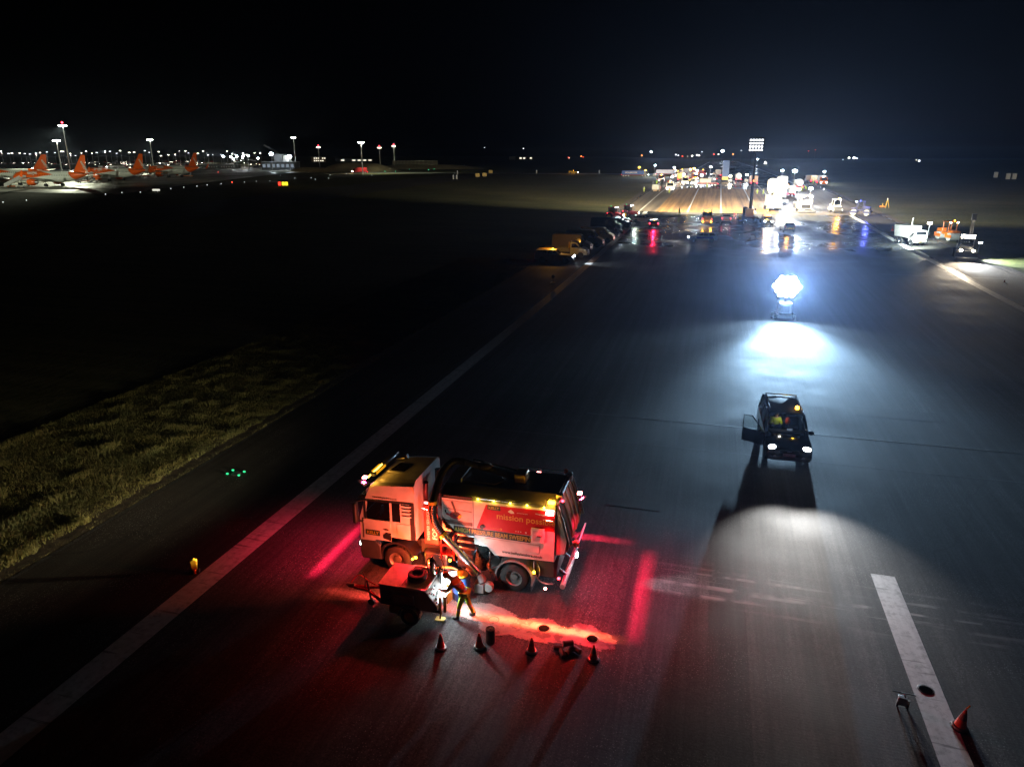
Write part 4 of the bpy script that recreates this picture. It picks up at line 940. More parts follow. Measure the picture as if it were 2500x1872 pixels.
obj('prop_stand', MB().cyl((-7.2, 17.56, .7), (-7.2, 17.56, .05), .03).b2(-7.35, -7.05, 17.45, 17.67, .02, .04), M('stand_yellow', (.5, .35, .08), .4), tr)
obj('rear_post', MB().cyl((-7.1, 17.35, .35), (-7.1, 17.35, .95), .04).cyl((-7.05, 17.6, .3), (-7.05, 17.6, .85), .05), M('post_orange', (.55, .3, .1), .4), tr)
obj('gas_bottle', MB().lathe([(.001, 0), (.09, 0), (.1, .04), (.1, .5), (.08, .58), (.03, .62), (.03, .68), (.001, .68)], (-7.6, 18.05, 1.22), 'z', 16).lathe([(.001, 0), (.09, 0), (.1, .04), (.1, .5), (.08, .58), (.03, .62), (.03, .68), (.001, .68)], (-7.4, 18.2, .85), 'z', 16), M('chrome', (.75, .76, .78), .12, 1.0, var=.1), tr)
obj('hoses', MB().tube(spl([(-7.75, 18.1, 1.25), (-7.75, 18.0, 1.75), (-7.5, 17.95, 1.85), (-7.35, 18.0, 1.3), (-7.3, 18.05, .9)]), .02, 6).tube(spl([(-7.5, 18.3, 1.8), (-7.3, 18.2, 1.6), (-7.2, 18.1, 1.2)]), .016, 6), black, tr)
obj('flood_panel', MB().box((-7.10, 18.16, 1.08), (.06, .5, .6), R(-62)), tlid, tr)
obj('flood_lens', MB().box((-7.08, 18.12, 1.08), (.02, .46, .56), R(-62)), EM('trailer_flood', (.8, .95, 1), 12), tr)
obj('chevron_board', MB().box((-7.02, 17.95, .62), (.03, .3, .36), R(-10)), M('board_orange', (.7, .25, .05), .4), tr)
lamp('SPOT', cl(-7.04, 18.04, 1.1), 420, (.8, .96, 1), cl(-6.3, 17.0, .1), 140, .7, .12, tr)
lamp('POINT', cl(-6.98, 18.3, .75), 110, (.8, .96, 1), size=.1, parent=tr)
MB.O = (0, 0, 0)
person('worker in orange jacket bending over the trailer under white light', (-6.5, 17.85, .02), R(180), 'bend', hv_o, hv_y, hv_orange, fingers=True)

# pump set and blue drum between trailer and lorry
dr = thing('water_drum', 'blue drum with yellow lid standing beside the lorry', 'drum', (-6.95, 18.85, .02))
obj('barrel', MB().lathe([(.001, 0), (.27, 0), (.29, .05), (.29, .28), (.305, .3), (.29, .32), (.29, .56), (.305, .58), (.29, .6), (.27, .84), (.001, .85)], n=22), M('drum_blue', (.02, .06, .2), .35), dr)
obj('lid', MB().lathe([(.001, .95), (.1, .95), (.2, .90), (.22, .855), (.001, .852)], n=18), yellow, dr)
pm = thing('pump_set', 'red water pump with pipes and orange hose behind the trailer', 'pump', (-7.75, 18.95, .02))
obj('frame', MB().b2(-.45, .45, -.28, .28, .05, .1).b2(-.45, -.4, -.28, -.23, .05, .75).b2(.4, .45, -.28, -.23, .05, .75).b2(-.45, -.4, .23, .28, .05, .75).b2(.4, .45, .23, .28, .05, .75).b2(-.45, .45, -.28, -.24, .72, .76).b2(-.45, .45, .24, .28, .72, .76), dullmetal, pm)
obj('engine', MB().b2(-.35, .1, -.2, .2, .1, .55), red_dark, pm, bevel=.05); obj('pump_head', MB().lathe([(.1, -.1), (.2, -.08), (.2, .1), (.08, .18)], (.22, 0, .4), 'x', 16), dullmetal, pm)
obj('pipes', MB().tube([(-.3, -.1, .6), (-.1, -.12, .85), (.2, -.1, .82)], .05).tube([(.0, .1, .6), (.1, .1, .9), (.35, .05, .85)], .04).tube([(-.35, 0, .55), (-.35, 0, 1.05)], .03), M('pipe_pink', (.4, .22, .2), .35, .6), pm)
obj('hose', MB().tube(spl([(-.1, 0, .85), (.25, -.05, 1.0), (.55, -.05, 1.02), (.72, -.02, .85), (.68, 0, .6)]), .035, 8), M('hose_orange', (.7, .35, .1), .5), pm)
obj('lamp', MB().lathe([(.05, 0), (.06, .08), (.03, .14)], (-.35, -.05, 1.05), 'z', 10), EM('pump_lamp', (1, .22, .04), 2.5), pm); lamp('POINT', (-.35, -.25, 1.2), 900, (1, .09, .025), size=.06, parent=pm)

# ------------------------------------------------------------------ cones, core bin, core pile
def cone(label, x, y, h=.5, tilt=(0, 0), group='traffic cones round the coring work'):
    t = thing('traffic_cone', label, 'cone', (x, y, g0(y) + .02), random.uniform(0, 1), group)
    k = h / .5; mb = MB()
    mb.slab([(.19 * k * math.cos(R(45 * i + 22.5)), .19 * k * math.sin(R(45 * i + 22.5))) for i in range(8)], 0, .035 * k); obj('base', mb, M('cone_base', (.03, .03, .032), .6), t, bevel=.008)
    obj('foot_ring', MB().lathe([(.165 * k, .035 * k), (.155 * k, .075 * k), (.12 * k, .078 * k)], n=18), M('foot_ring', (.28, .26, .25), .5), t)
    obj('cone', MB().lathe([(.125 * k, .05 * k), (.022 * k, h), (.001, h + .005)], n=18), cone_m, t)
    obj('sleeve', MB().lathe([(.0845 * k, .26 * k), (.047 * k, .42 * k)], n=18), M('sleeve_dull', (.25, .06, .04), .4), t)
    return t
cone('orange cone nearest the trailer prop stand', -6.7, 16.3)
cone('orange cone standing left of the black core bin', -5.62, 16.62)
cone('orange cone between the core bin and the pile of cores', -4.1, 16.85)
cone('orange cone below the right end of the slurry', -2.32, 17.0)
t = cone('tall cone with yellow tip beside the centreline stripe', 6.98, 16.95, .58); t.rotation_euler = (R(2), R(5), 0)
obj('tip_lamp', MB().tube([(0, 0, .61), (.03, .0, .68), (.06, .02, .72)], .02, 6), yellow, t)
t = thing('core_bin', 'tall dark cylindrical bin beside an orange cone', 'bin', (-5.38, 16.95, .02))
obj('drum', MB().lathe([(.001, 0), (.13, 0), (.14, .02), (.14, .46), (.13, .48), (.12, .46), (.001, .455)], n=20), M('bin_dark', (.035, .03, .032), .4), t); obj('valve', MB().cyl((0, 0, .45), (0, 0, .5), .03).cyl((.05, .02, .455), (.05, .02, .49), .02), dullmetal, t)
for i, (x, y_, z, a, lb) in enumerate(((-3.35, 17.15, .085, 10, 'core at the west side of the pile'), (-3.05, 17.05, .085, 70, 'core lying in the front of the pile'), (-2.85, 17.2, .085, -35, 'core lying at the east side of the pile'), (-3.1, 17.22, .235, 25, 'core resting on top of the pile'), (-3.2, 16.93, .085, -60, 'core rolled towards the front of the pile'))):
    t = thing('asphalt_core', 'dark cylindrical ' + lb, 'core sample', (x, y_, z + .02), R(a), 'cores piled on the runway')
    obj('core', MB().cyl((-.15, 0, 0), (.15, 0, 0), .082, n=18), concrete, t); obj('cut_face', MB().cyl((.15, 0, 0), (.152, 0, 0), .08, n=18), M('cut_face', (.09, .08, .08), .6), t)
t = thing('hand_trolley', 'small metal hand tool with crossbar beside the centreline stripe', 'tool', (5.75, 17.35, .02), R(-8))
obj('crossbar', MB().cyl((-.28, 0, .42), (.28, .06, .4), .014), dullmetal, t); obj('body', MB().b2(-.12, .1, -.07, .08, .08, .3).cyl((.05, 0, .3), (.0, 0, .41), .02), dullmetal, t, bevel=.02); obj('can', MB().cyl((.12, 0, .02), (.12, 0, .24), .05), cream, t)
for s_ in (-1, 1): obj('wheel', MB().lathe([(.03, -.02), (.08, -.02), (.08, .02), (.03, .02)], (s_ * .12, 0, .08), 'x', 12), rubber, t)
t = thing('marker_light', 'yellow portable marker light standing by the left edge stripe', 'light', (-16.32, 17.75, .02), R(30))
obj('base', MB().b2(-.16, .16, -.1, .1, 0, .12), black, t, bevel=.03); obj('housing', MB().prism([(-.1, .12), (.08, .12), (.12, .5), (.0, .56), (-.12, .5)], -.07, .07), yellow, t, bevel=.03); obj('stalk', MB().cyl((.02, -.12, .05), (.02, -.12, .2), .04), orange, t)
t = thing('inset_light', 'four small green lamps set in the left shoulder', 'runway light', (-20.0, 25.1, .03))
obj('housing', MB().lathe([(.22, 0), (.2, .02), (.001, .025)], n=16), dullmetal, t)
for sx in (-.3, .3):
    for sy in (-.2, .2): obj('lens', MB().ell((sx, sy, .05), (.07, .05, .04), 8, 5), e_green, t)
t = thing('peg', 'short pale metal peg lying beside the left edge stripe', 'peg', (-17.0, 21.6, .04), R(15)); obj('rod', MB().cyl((-.22, 0, 0), (.18, 0, .01), .014).box((.19, 0, .01), (.05, .08, .03)), silver, t)

# ------------------------------------------------------------------ dark car with open door and its driver
JP = (4.12, 34.9, .02); JR = R(-90 + 2)
jp = thing('parked_car', 'black estate car with open driver door and headlights facing the camera', 'car', JP, JR)
L2, W2, BELT = 2.6, 1.0, 1.12
lowp = [(-2.95, .42), (-3.0, .95), (-2.9, BELT), (.95, BELT + .02), (1.55, 1.08), (2.05, 1.0), (2.28, .82), (2.34, .55), (2.3, .36)]
body, hw = shell(lowp, 2 * W2, 9, 0); obj('body', body, gloss_black, jp, bevel=.07)
mb = MB().add([(x, y_, z) for x, z in ((-2.75, 1.86), (.16, 1.86)) for y_ in (-.82, .82)] + [(x, y_, z) for x, z in ((-2.62, 1.94), (.0, 1.95)) for y_ in (-.66, .66)], [(0, 2, 3, 1), (4, 5, 7, 6), (0, 4, 6, 2), (1, 3, 7, 5), (0, 1, 5, 4), (2, 6, 7, 3)]); obj('roof', mb, M('roof_black', (.012, .013, .016), .75, spec=.08), jp, bevel=.04)
for sg in (-1, 1):
    ps = lambda n, *q: obj(n, MB().tube([(x, sg * y_, z) for x, y_, z in q], .05, 8), gloss_black, jp)
    ps('front_pillar', (.98, .93, BELT), (.58, .88, 1.5), (.13, .81, 1.86)); ps('middle_pillar', (-.35, .95, BELT), (-.4, .83, 1.86)); ps('rear_pillar', (-1.5, .95, BELT), (-1.55, .83, 1.86)); ps('tail_pillar', (-2.88, .95, BELT), (-2.72, .81, 1.86))
    obj('roof_rail', MB().tube([(-2.5, sg * .72, 1.9), (-2.45, sg * .74, 2.0), (-.1, sg * .74, 2.02), (-.05, sg * .72, 1.93)], .022, 6), black, jp)
    for x0, x1 in ((-.3, .82), (-1.45, -.4), (-2.8, -1.58)):
        if sg == -1 and x1 > 0: continue          # the open door carries its own window
        xt = .1 if x1 > 0 else x1
        mb = MB().quad((x0, sg * .955, BELT), (x1, sg * .945, BELT), (xt, sg * .83, 1.85), (x0 - .03, sg * .835, 1.85)); obj('window', mb, glass('car_glass', (.5, .52, .52), .4), jp)
    wheel(jp, 1.42, sg * (W2 - .1), .37, .24, sg); wheel(jp, -1.75, sg * (W2 - .1), .37, .24, sg)
    for x in (1.42, -1.75): obj('wheel_arch', MB().cyl((x, sg * .87, .40), (x, sg * (W2 + .006), .40), .44, n=22), black, jp)
    mb = MB().ell((0, 0, 0), (.13, .30, .105), 12, 7); h_ = obj('headlight', mb, EM('jeep_head', (.85, .94, 1), 14), jp); h_.location = (2.13, sg * .70, .88); h_.rotation_euler = (R(sg * 14), R(25), R(sg * -32))
    obj('fog_lamp', MB().cyl((2.3, sg * .62, .5), (2.37, sg * .62, .5), .07), dullmetal, jp)
    obj('mirror', MB().ell((.82, sg * 1.08, 1.22), (.1, .15, .11), 10, 6), black, jp) if sg == 1 else None
    lamp('SPOT', (2.42, sg * .62, .84), 12000, (.98, .97, .95), (20, sg * .8, -.95), 52, .9, .06, jp, .22, (0, 1, 0))
obj('roof_bar', MB().tube([(-2.4, -.76, 2.03), (-2.4, .76, 2.03)], .03, 6), silver, jp)
ws = MB().quad((.93, -.88, BELT + .02), (.93, .88, BELT + .02), (.15, .78, 1.86), (.15, -.78, 1.86)); obj('windscreen', ws, glass('screen_glass', (.6, .63, .62), .3), jp)
obj('rear_window', MB().quad((-2.9, -.88, BELT), (-2.9, .88, BELT), (-2.74, .78, 1.86), (-2.74, -.78, 1.86)), dark_glass, jp)
obj('grille', MB().b2(2.26, 2.345, -.42, .42, .66, .84), M('grille', (.01, .01, .01), .3), jp, bevel=.02); obj('badge', MB().b2(2.345, 2.352, -.1, .1, .77, .79), silver, jp)
pl_ = obj('number_plate', MB().b2(2.335, 2.36, -.27, .27, .55, .67), M('plate_face', (.4, .36, .3), .4), jp); text('YE18 AZF', .1, dk, pl_, (2.362, -.24, .575), (R(90), 0, R(90)), bold=.002)
obj('front_bumper', MB().prism([(2.2, .28), (2.36, .34), (2.38, .52), (2.2, .55)], -.9, .9), black, jp, bevel=.05)
for x in (.05, -.95):
    for y_ in (-.4, .4): obj('seat', MB().b2(x - .25, x + .25, y_ - .24, y_ + .24, BELT + .005, BELT + .12).b2(x - .32, x - .18, y_ - .24, y_ + .24, BELT + .1, 1.62), M('seat_cloth', (.02, .02, .025), .9), jp, bevel=.05)
obj('dashboard', MB().b2(.55, .88, -.78, .78, BELT + .01, BELT + .09), M('dash', (.05, .05, .055), .6), jp, bevel=.03); obj('steering_wheel', MB().lathe([(.15, -.015), (.17, 0), (.15, .015)], (.5, -.38, 1.26), 'x', 16), black, jp)
obj('coat', MB().ell((-.02, .12, 1.45), (.12, .13, .2)), M('coat_red', (.75, .08, .02), .8), jp); obj('sat_nav', MB().b2(.7, .72, .02, .26, BELT + .1, BELT + .2), EM('screen', (.4, .5, .7), .6), jp)
lamp('POINT', (.25, -.2, 1.74), 5, (1, .93, .75), size=.05, parent=jp)
# beacons on the roof, near the passenger side
obj('beacon', MB().lathe([(.085, 0), (.08, .12), (.05, .16), (.001, .17)], (-.45, .55, 1.94), 'z', 12), e_amber, jp); lamp('POINT', (-.45, .55, 2.22), 9, (1, .6, .05), size=.05, parent=jp)
# open front door
dr_ = bpy.data.objects.new('front_door', None)
dp = MB().prism([(-1.12, .45), (0, .45), (.02, 1.0), (0, BELT), (-1.12, BELT)], -.04, .04)
dr_ = obj('front_door', dp, gloss_black, jp, bevel=.03); dr_.location = (.95, -1.0, 0); dr_.rotation_euler = (0, 0, R(62))
obj('window_frame', MB().tube([(-1.1, 0, BELT), (-1.12, .06, 1.74), (-.72, .08, 1.77), (-.05, 0, BELT)], .03, 6), gloss_black, dr_)
obj('door_glass', MB().add([(-1.09, .0, BELT), (-1.1, .06, 1.72), (-.72, .07, 1.75), (-.08, 0, BELT)], [(0, 1, 2, 3)]), glass('clear_glass', (.85, .9, .88), .1), dr_)
obj('mirror', MB().ell((-.18, -.15, 1.2), (.1, .14, .1), 10, 6), black, dr_)
person('driver in yellow hi-vis jacket seated in the black estate car', Vector(JP) + Matrix.Rotation(JR, 3, 'Z') @ Vector((.0, -.42, .98)), JR, 'sit', hv_yellow, cloth_dark, M('dark_hair', (.03, .02, .015), .7))

# ------------------------------------------------------------------ mobile floodlight tower
TW = at(1912, 778); TW.z += .02
tw = thing('light_tower', 'white trailer light tower with blazing floodlight head on the runway', 'light tower', TW, R(-88))
obj('canopy', MB().prism([(-.75, .55), (.78, .55), (.82, 1.25), (.70, 1.55), (-.65, 1.55), (-.78, 1.2)], -.55, .55), white, tw, bevel=.1)
obj('end_door', MB().b2(.80, .84, -.34, .34, .7, 1.3), grey, tw); 
for i in range(4): obj('louvre', MB().b2(.84, .855, -.28, .28, .76 + i * .13, .82 + i * .13), dullmetal, tw)
obj('bund', MB().b2(-.85, .9, -.66, .66, .2, .52), dullmetal, tw, bevel=.04)
for sx in (-1, 1):
    for sy in (-1, 1): obj('outrigger', MB().tube([(sx * .5, sy * .6, .4), (sx * .62, sy * .92, .4), (sx * .62, sy * .92, .02)], .05, 6).cyl((sx * .62, sy * .92, 0), (sx * .62, sy * .92, .05), .12), white, tw)
for sy in (-1, 1): wheel(tw, -.1, sy * .72, .3, .18, sy)
obj('mast', MB().cyl((-.1, 0, 1.5), (-.1, 0, 2.55), .07).cyl((-.1, 0, 1.5), (-.1, 0, 2.1), .1), silver, tw)
hd = obj('head_frame', MB().tube([(-.05, -1.05, 2.5), (-.05, 1.05, 2.5)], .035, 6).tube([(-.05, -.9, 2.95), (-.05, .9, 2.95)], .035, 6).tube([(-.05, -.5, 2.4), (-.05, -.5, 3.0)], .03, 6).tube([(-.05, .5, 2.4), (-.05, .5, 3.0)], .03, 6), dullmetal, tw)
for z, n_ in ((2.16, 3), (2.52, 4), (2.88, 5), (3.24, 4), (3.60, 3)):  # extra lamp heads added, laid out round to stand in for glare
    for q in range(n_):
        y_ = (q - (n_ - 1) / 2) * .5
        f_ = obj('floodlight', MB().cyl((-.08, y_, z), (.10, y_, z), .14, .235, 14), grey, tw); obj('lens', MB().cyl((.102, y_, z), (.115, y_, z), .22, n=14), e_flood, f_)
lamp('SPOT', (.3, 0, 2.7), 7500, TOWER, (14, 0, -3.5), 130, .7, .25, tw)
lamp('SPOT', (.35, 0, 2.75), 420000, (.42, .62, 1), (10, 0, 6.6), 46, .6, .3, tw)  # upward beam added only to make a halo in the haze
lamp('SPOT', (.3, 0, 2.7), 50000, TOWER, (13, 0, -2.2), 96, 1.0, .25, tw, .58, (0, 0, 1))
lamp('SPOT', (.3, 0, 2.7), 52000, TOWER, (17, -.6, -.6), 48, 1.0, .25, tw)

# ------------------------------------------------------------------ vehicles parked in a row on the left shoulder
PG = 'vehicles parked in a row on the left shoulder'
def GZ(x, y): p = G(x, y); p.z += .022; return p
v = vehicle('pickup_truck', 'pale pickup with amber beacon at the near end of the parked row', 'pickup', GZ(-20.3, 94.4), R(2), 'pickup', cream, PG, head=True, beacon=e_amber, beacon_x=-.3, tail=True)
lamp('POINT', (-.3, 0, 2.35), 220, AMB, size=.08, parent=v); lamp('SPOT', (2.75, 0, .9), 900, COOL, (9, 0, -.2), 60, .6, .08, v)
obj('roof_rail', MB().tube([(-2.3, .7, 1.8), (-.7, .7, 1.82)], .03, 6).tube([(-2.3, -.7, 1.8), (-.7, -.7, 1.82)], .03, 6), yellow, v)
def dropside(label, loc, rz, cabm, bedm, L=3.4):
    t = thing('dropside_truck', label, 'truck', loc, rz, PG)
    prof = [(.4, .45), (.4, 2.1), (.55, 2.2), (1.1, 2.18), (1.35, 2.08), (2.0, 1.4), (2.6, 1.2), (2.82, .95), (2.85, .4)]
    b, hw = shell(prof, 1.98, 1.3, .1); obj('cab', b, cabm, t, bevel=.05)
    for sg in (-1, 1):
        obj('window', MB().add([(x, sg * (hw(z) + .006), z) for x, z in ((.6, 1.4), (.6, 1.95), (1.15, 1.95), (1.75, 1.4))], [(0, 1, 2, 3)]), dark_glass, t)
        obj('mirror', MB().box((1.75, sg * 1.12, 1.6), (.1, .2, .3)), black, t, bevel=.03)
        obj('bed_side', MB().b2(-L, .3, sg * 1.0 - .02, sg * 1.0 + .02, .95, 1.3), bedm, t)
        for x in (-2.0, 1.9):
            obj('wheel_arch', MB().cyl((x, sg * .85, .38), (x, sg * .995, .38), .43, n=20), black, t); wheel(t, x, sg * .9, .36, .22, sg)
        obj('headlight', MB().ell((2.75, sg * .72, .92), (.1, .16, .11), 10, 6), silver, t)
    obj('windscreen', MB().quad((1.40, -.82, 2.03), (1.40, .82, 2.03), (1.98, .88, 1.45), (1.98, -.88, 1.45)), dark_glass, t)
    obj('bed', MB().b2(-L, .35, -1, 1, .8, .94), bedm, t); obj('headboard', MB().b2(.2, .3, -.98, .98, .95, 2.2), yellow, t); obj('tailboard', MB().b2(-L - .04, -L, -1, 1, .95, 1.3), bedm, t)
    obj('chassis', MB().b2(-L, 2.5, -.4, .4, .45, .8), black, t); obj('front_bumper', MB().b2(2.75, 2.92, -.95, .95, .38, .66), black, t, bevel=.04)
    return t
dropside('white dropside truck with yellow headboard behind the pale pickup', GZ(-19.6, 100.2), R(1), M('truck_pale_blue', (.5, .54, .56), .3, coat=.4), grey)
vehicle('panel_van', 'tall beige panel van parked behind the dropside truck', 'van', GZ(-20.1, 106), 0, 'van', M('van_beige', (.45, .4, .3), .4), PG, rearwin=False)
vehicle('panel_van', 'yellow edged high roof van between beige van and white minibus', 'van', GZ(-19.2, 111.8), R(1), 'van', M('van_yellow', (.55, .38, .1), .4), PG, rearwin=False)
v = vehicle('minibus', 'pale minibus with chrome front in the middle of the parked row', 'minibus', GZ(-18.2, 117.6), 0, 'minibus', M('bus_tan', (.5, .42, .32), .35), PG)
vehicle('hatchback', 'black saloon car parked just past the pale minibus', 'car', GZ(-17.6, 123.2), 0, 'car', gloss_black, PG)
vehicle('estate_car', 'black estate car second past the minibus in the row', 'car', GZ(-17.6, 128.2), R(1), 'estate', gloss_black, PG)
vehicle('panel_van', 'black panel van towering between dark parked cars', 'van', GZ(-19.2, 134), 0, 'minibus', gloss_black, PG)
vehicle('off_roader', 'black off-roader parked beyond the black van', 'car', GZ(-17.4, 140), 0, 'suv', gloss_black, PG)
vehicle('hatchback', 'dark red car parked beside the tractors', 'car', GZ(-17.8, 146), 0, 'estate', red_dark, PG)
v = vehicle('patrol_car', 'white and orange patrol car at the far end of the parked row', 'car', GZ(-13.8, 149.5), R(-12), 'estate', M('patrol_white', (.7, .45, .38), .3, coat=.4), PG, head=True)
lamp('SPOT', (2.4, 0, .7), 2500, COOL, (9, 0, 0), 80, .6, .08, v)
def tractor(label, loc, rz, paint, lit=True, big=False, group=None):
    t = thing('tractor', label, 'tractor', loc, rz, group)
    obj('hood', MB().prism([(.3, .9), (2.0, .85), (2.05, 1.45), (.3, 1.7)], -.42, .42), paint, t, bevel=.06); obj('chassis', MB().b2(-1.2, 2.1, -.35, .35, .55, .95), black, t)
    for x in (-1.1, .3):
        for sg in (-1, 1): obj('cab_post', MB().tube([(x, sg * .72, 1.0), (x * .95, sg * .68, 2.7)], .05, 6), black, t)
    obj('cab_glass', MB().b2(-1.08, .28, -.66, .66, 1.45, 2.62), glass('tractor_glass', (.4, .42, .42), .35), t); obj('cab_lower', MB().b2(-1.1, .3, -.7, .7, .95, 1.44), paint, t, bevel=.04); obj('cab_roof', MB().b2(-1.2, .4, -.78, .78, 2.66, 2.82), paint, t, bevel=.06)
    for sg in (-1, 1):
        wheel(t, -.75, sg * .95, .82, .5, sg, yellow); wheel(t, 1.6, sg * .85, .55, .36, sg, yellow); obj('fender', arch(-.75, .85, .9, .97, sg * .95 - .27, sg * .95 + .27, 20, 165), paint, t)
        obj('work_lamp', MB().b2(.4, .5, sg * .62 - .1, sg * .62 + .1, 2.68, 2.8), e_white if lit else silver, t); obj('headlight', MB().ell((2.06, sg * .25, 1.25), (.06, .12, .1), 8, 5), e_warm if lit else silver, t)
        obj('tail_light', MB().b2(-1.3, -1.24, sg * .7 - .08, sg * .7 + .08, 1.5, 1.7), e_red, t)
    obj('beacon', MB().lathe([(.07, 0), (.07, .14), (.001, .18)], (-.9, .5, 2.82), 'z', 10), e_green if lit else e_amber, t); obj('exhaust', MB().cyl((.9, .38, 1.5), (.9, .38, 2.5), .05), dullmetal, t)
    return t
t = tractor('red tractor with lit cab lamps behind the parked cars', GZ(-20.2, 152), R(-10), red_paint, group='tractors beyond the parked row'); lamp('POINT', (1.2, 0, 2.9), 500, COOL, size=.1, parent=t); lamp('POINT', (-1.6, .4, 2.4), 120, RED, size=.1, parent=t)
t = tractor('dark tractor with green beacon farthest from the parked row', GZ(-17.6, 157), R(-10), red_dark, group='tractors beyond the parked row'); lamp('POINT', (1.2, 0, 2.9), 350, (.8, 1, .85), size=.1, parent=t)
t = thing('post_sign', 'small dark post sign on the left stripe in amber light', 'sign', at(1350, 692), R(20)); t.location.z += .03
obj('board', MB().lathe([(.001, -.02), (.19, -.02), (.19, .02), (.001, .02)], (0, 0, .75), 'y', 14), black, t); obj('post', MB().cyl((0, 0, .05), (0, 0, .6), .03), black, t); obj('foot', MB().b2(-.25, .25, -.15, .15, 0, .08), black, t)
cone('dark cone standing at the far end of the parked row', at(1524, 548).x, at(1524, 548).y, .9, group='cones far from the coring work')

# ------------------------------------------------------------------ cars and vans in the wet middle distance
v = vehicle('hatchback', 'dark red car seen from behind with glowing tail lights', 'car', at(1597, 556), R(92), 'estate', red_dark, tail=True, beacon=e_yel, beacon_x=-.6); v.location.z += .02
lamp('SPOT', (-2.5, 0, .85), 900, RED, (-6, 0, -.6), 110, .7, .1, v)
v = vehicle('panel_van', 'dark van with amber roof bar and rear lights between car and small van', 'van', at(1725, 548), R(91), 'van', M('van_brown', (.12, .09, .08), .35, coat=.4), tail=True, beacon=e_amber, bar=True); v.location.z += .02; lamp('POINT', (-.2, 0, 2.9), 250, AMB, size=.1, parent=v)
for sg in (-1, 1): obj('rear_flasher', MB().ell((-3.1, sg * .78, .75), (.06, .14, .12), 8, 5), e_amber, v); lamp('POINT', (-3.3, sg * .78, .75), 60, AMB, size=.1, parent=v)
v = vehicle('small_van', 'small white van with yellow plate left of the crane', 'van', at(1772, 545), R(90), 'smallvan', cream, tail=True); v.location.z += .02
v = vehicle('pickup_truck', 'pickup with amber roof bar and lit headlights facing the camera', 'pickup', at(1872, 550), R(-88), 'pickup', M('pickup_grey', (.25, .25, .27), .35, coat=.4), head=True, beacon=e_amber, bar=True, beacon_x=-.1); v.location.z += .02
lamp('POINT', (-.1, 0, 2.3), 300, AMB, size=.1, parent=v); lamp('SPOT', (2.8, 0, .9), 2600, (1, .96, .9), (14, 0, -.3), 55, .7, .1, v)
v = vehicle('off_roader', 'off-roader with chevron rear and amber roof light beside the lit pickup', 'car', at(1921, 566), R(96), 'suv', M('suv_grey', (.08, .08, .085), .3, coat=.5), beacon=e_amber, bar=True, beacon_x=-.4); v.location.z += .02
lamp('POINT', (-.6, 0, 2.3), 220, AMB, size=.1, parent=v)
for i in range(4):
    for sg in (-1, 1): obj('chevron', MB().add([(-2.375 - .003, sg * (.05 + .2 * i), .62), (-2.378, sg * (.15 + .2 * i), .62), (-2.37, sg * (.0 + .2 * i) if i else 0, .92), (-2.37, sg * max(0, -.1 + .2 * i), .92)], [(0, 1, 2, 3)]), yellow if i % 2 else red_dark, v)
v = vehicle('patrol_car', 'pale patrol estate with blue stripe crossing the wet runway', 'car', at(1714, 590), R(186), 'estate', M('patrol_grey', (.42, .42, .45), .3, coat=.5), head=True); v.location.z += .02
obj('roof_bar', MB().b2(-.5, -.2, -.55, .55, 1.5, 1.6), M('bar_off', (.2, .2, .25), .2), v)
for sg in (-1, 1): obj('side_stripe', MB().b2(-1.6, 1.0, sg * .923 - .003, sg * .923 + .003, .55, .85), M('stripe_blue', (.05, .06, .5), .4), v)
lamp('SPOT', (2.4, 0, .7), 5200, (1, .97, .9), (12, .6, -.1), 60, .7, .08, v)

# ------------------------------------------------------------------ telescopic crane carrying a lamp panel
cr = thing('lamp_crane', 'tan telehandler raising a tall mast with a square panel of floodlights', 'crane', at(1826, 540), R(90)); cr.location.z += .02
tan = M('crane_tan', (.42, .28, .16), .5, var=.2)
obj('chassis', MB().b2(-2.2, 2.2, -1.0, 1.0, .55, 1.15), M('crane_dark', (.05, .045, .04), .5), cr, bevel=.06); obj('counterweight', MB().b2(-2.4, -1.5, -.85, .75, 1.0, 2.6), tan, cr, bevel=.08)
cb_ = obj('cab', MB().b2(-1.6, .2, .35, 1.25, 1.15, 2.9), M('crane_dark', (.05, .045, .04), .5), cr, bevel=.06); obj('window', MB().b2(-1.615, -1.605, .45, 1.15, 1.7, 2.75).b2(.205, .215, .45, 1.15, 1.7, 2.75), glass('tractor_glass', (.4, .42, .42), .35), cb_)
for x in (-1.4, 1.4):
    for sg in (-1, 1): wheel(cr, x, sg * 1.0, .6, .4, sg, tan)
for x in (-2.0, 2.0):
    for sg in (-1, 1): obj('outrigger', MB().tube([(x, sg * .9, .8), (x, sg * 1.9, .8), (x, sg * 1.9, .05)], .09, 6).cyl((x, sg * 1.9, 0), (x, sg * 1.9, .06), .25), M('crane_dark', (.05, .045, .04), .5), cr)
obj('mirror', MB().box((-.9, -1.15, 2.4), (.1, .3, .4)).tube([(-1.0, -.8, 2.0), (-.9, -1.1, 2.4)], .03), black, cr)
mt = obj('mast', MB().cyl((-.9, -.2, 2.2), (-.8, -.2, 7.0), .34, .3, 10).cyl((-.8, -.2, 6.9), (-.7, -.2, 11.2), .26, .22, 10).cyl((-.7, -.2, 11.1), (-.6, -.2, 14.6), .19, .16, 10), M('mast_black', (.02, .02, .022), .45), cr)
obj('mast_lamp', MB().ell((-1.0, -.3, 8.0), (.12, .12, .2), 8, 5), EM('mast_red', (1, .2, .05), 6), mt); obj('hoist_cable', MB().tube([(-.95, .75, 1.6), (-.8, .7, 13.6)], .02, 5), black, mt)
pn = obj('lamp_panel', MB().b2(-.66, -.6, -1.5, 1.2, 13.6, 16.2), M('mast_black', (.02, .02, .022), .45), cr)
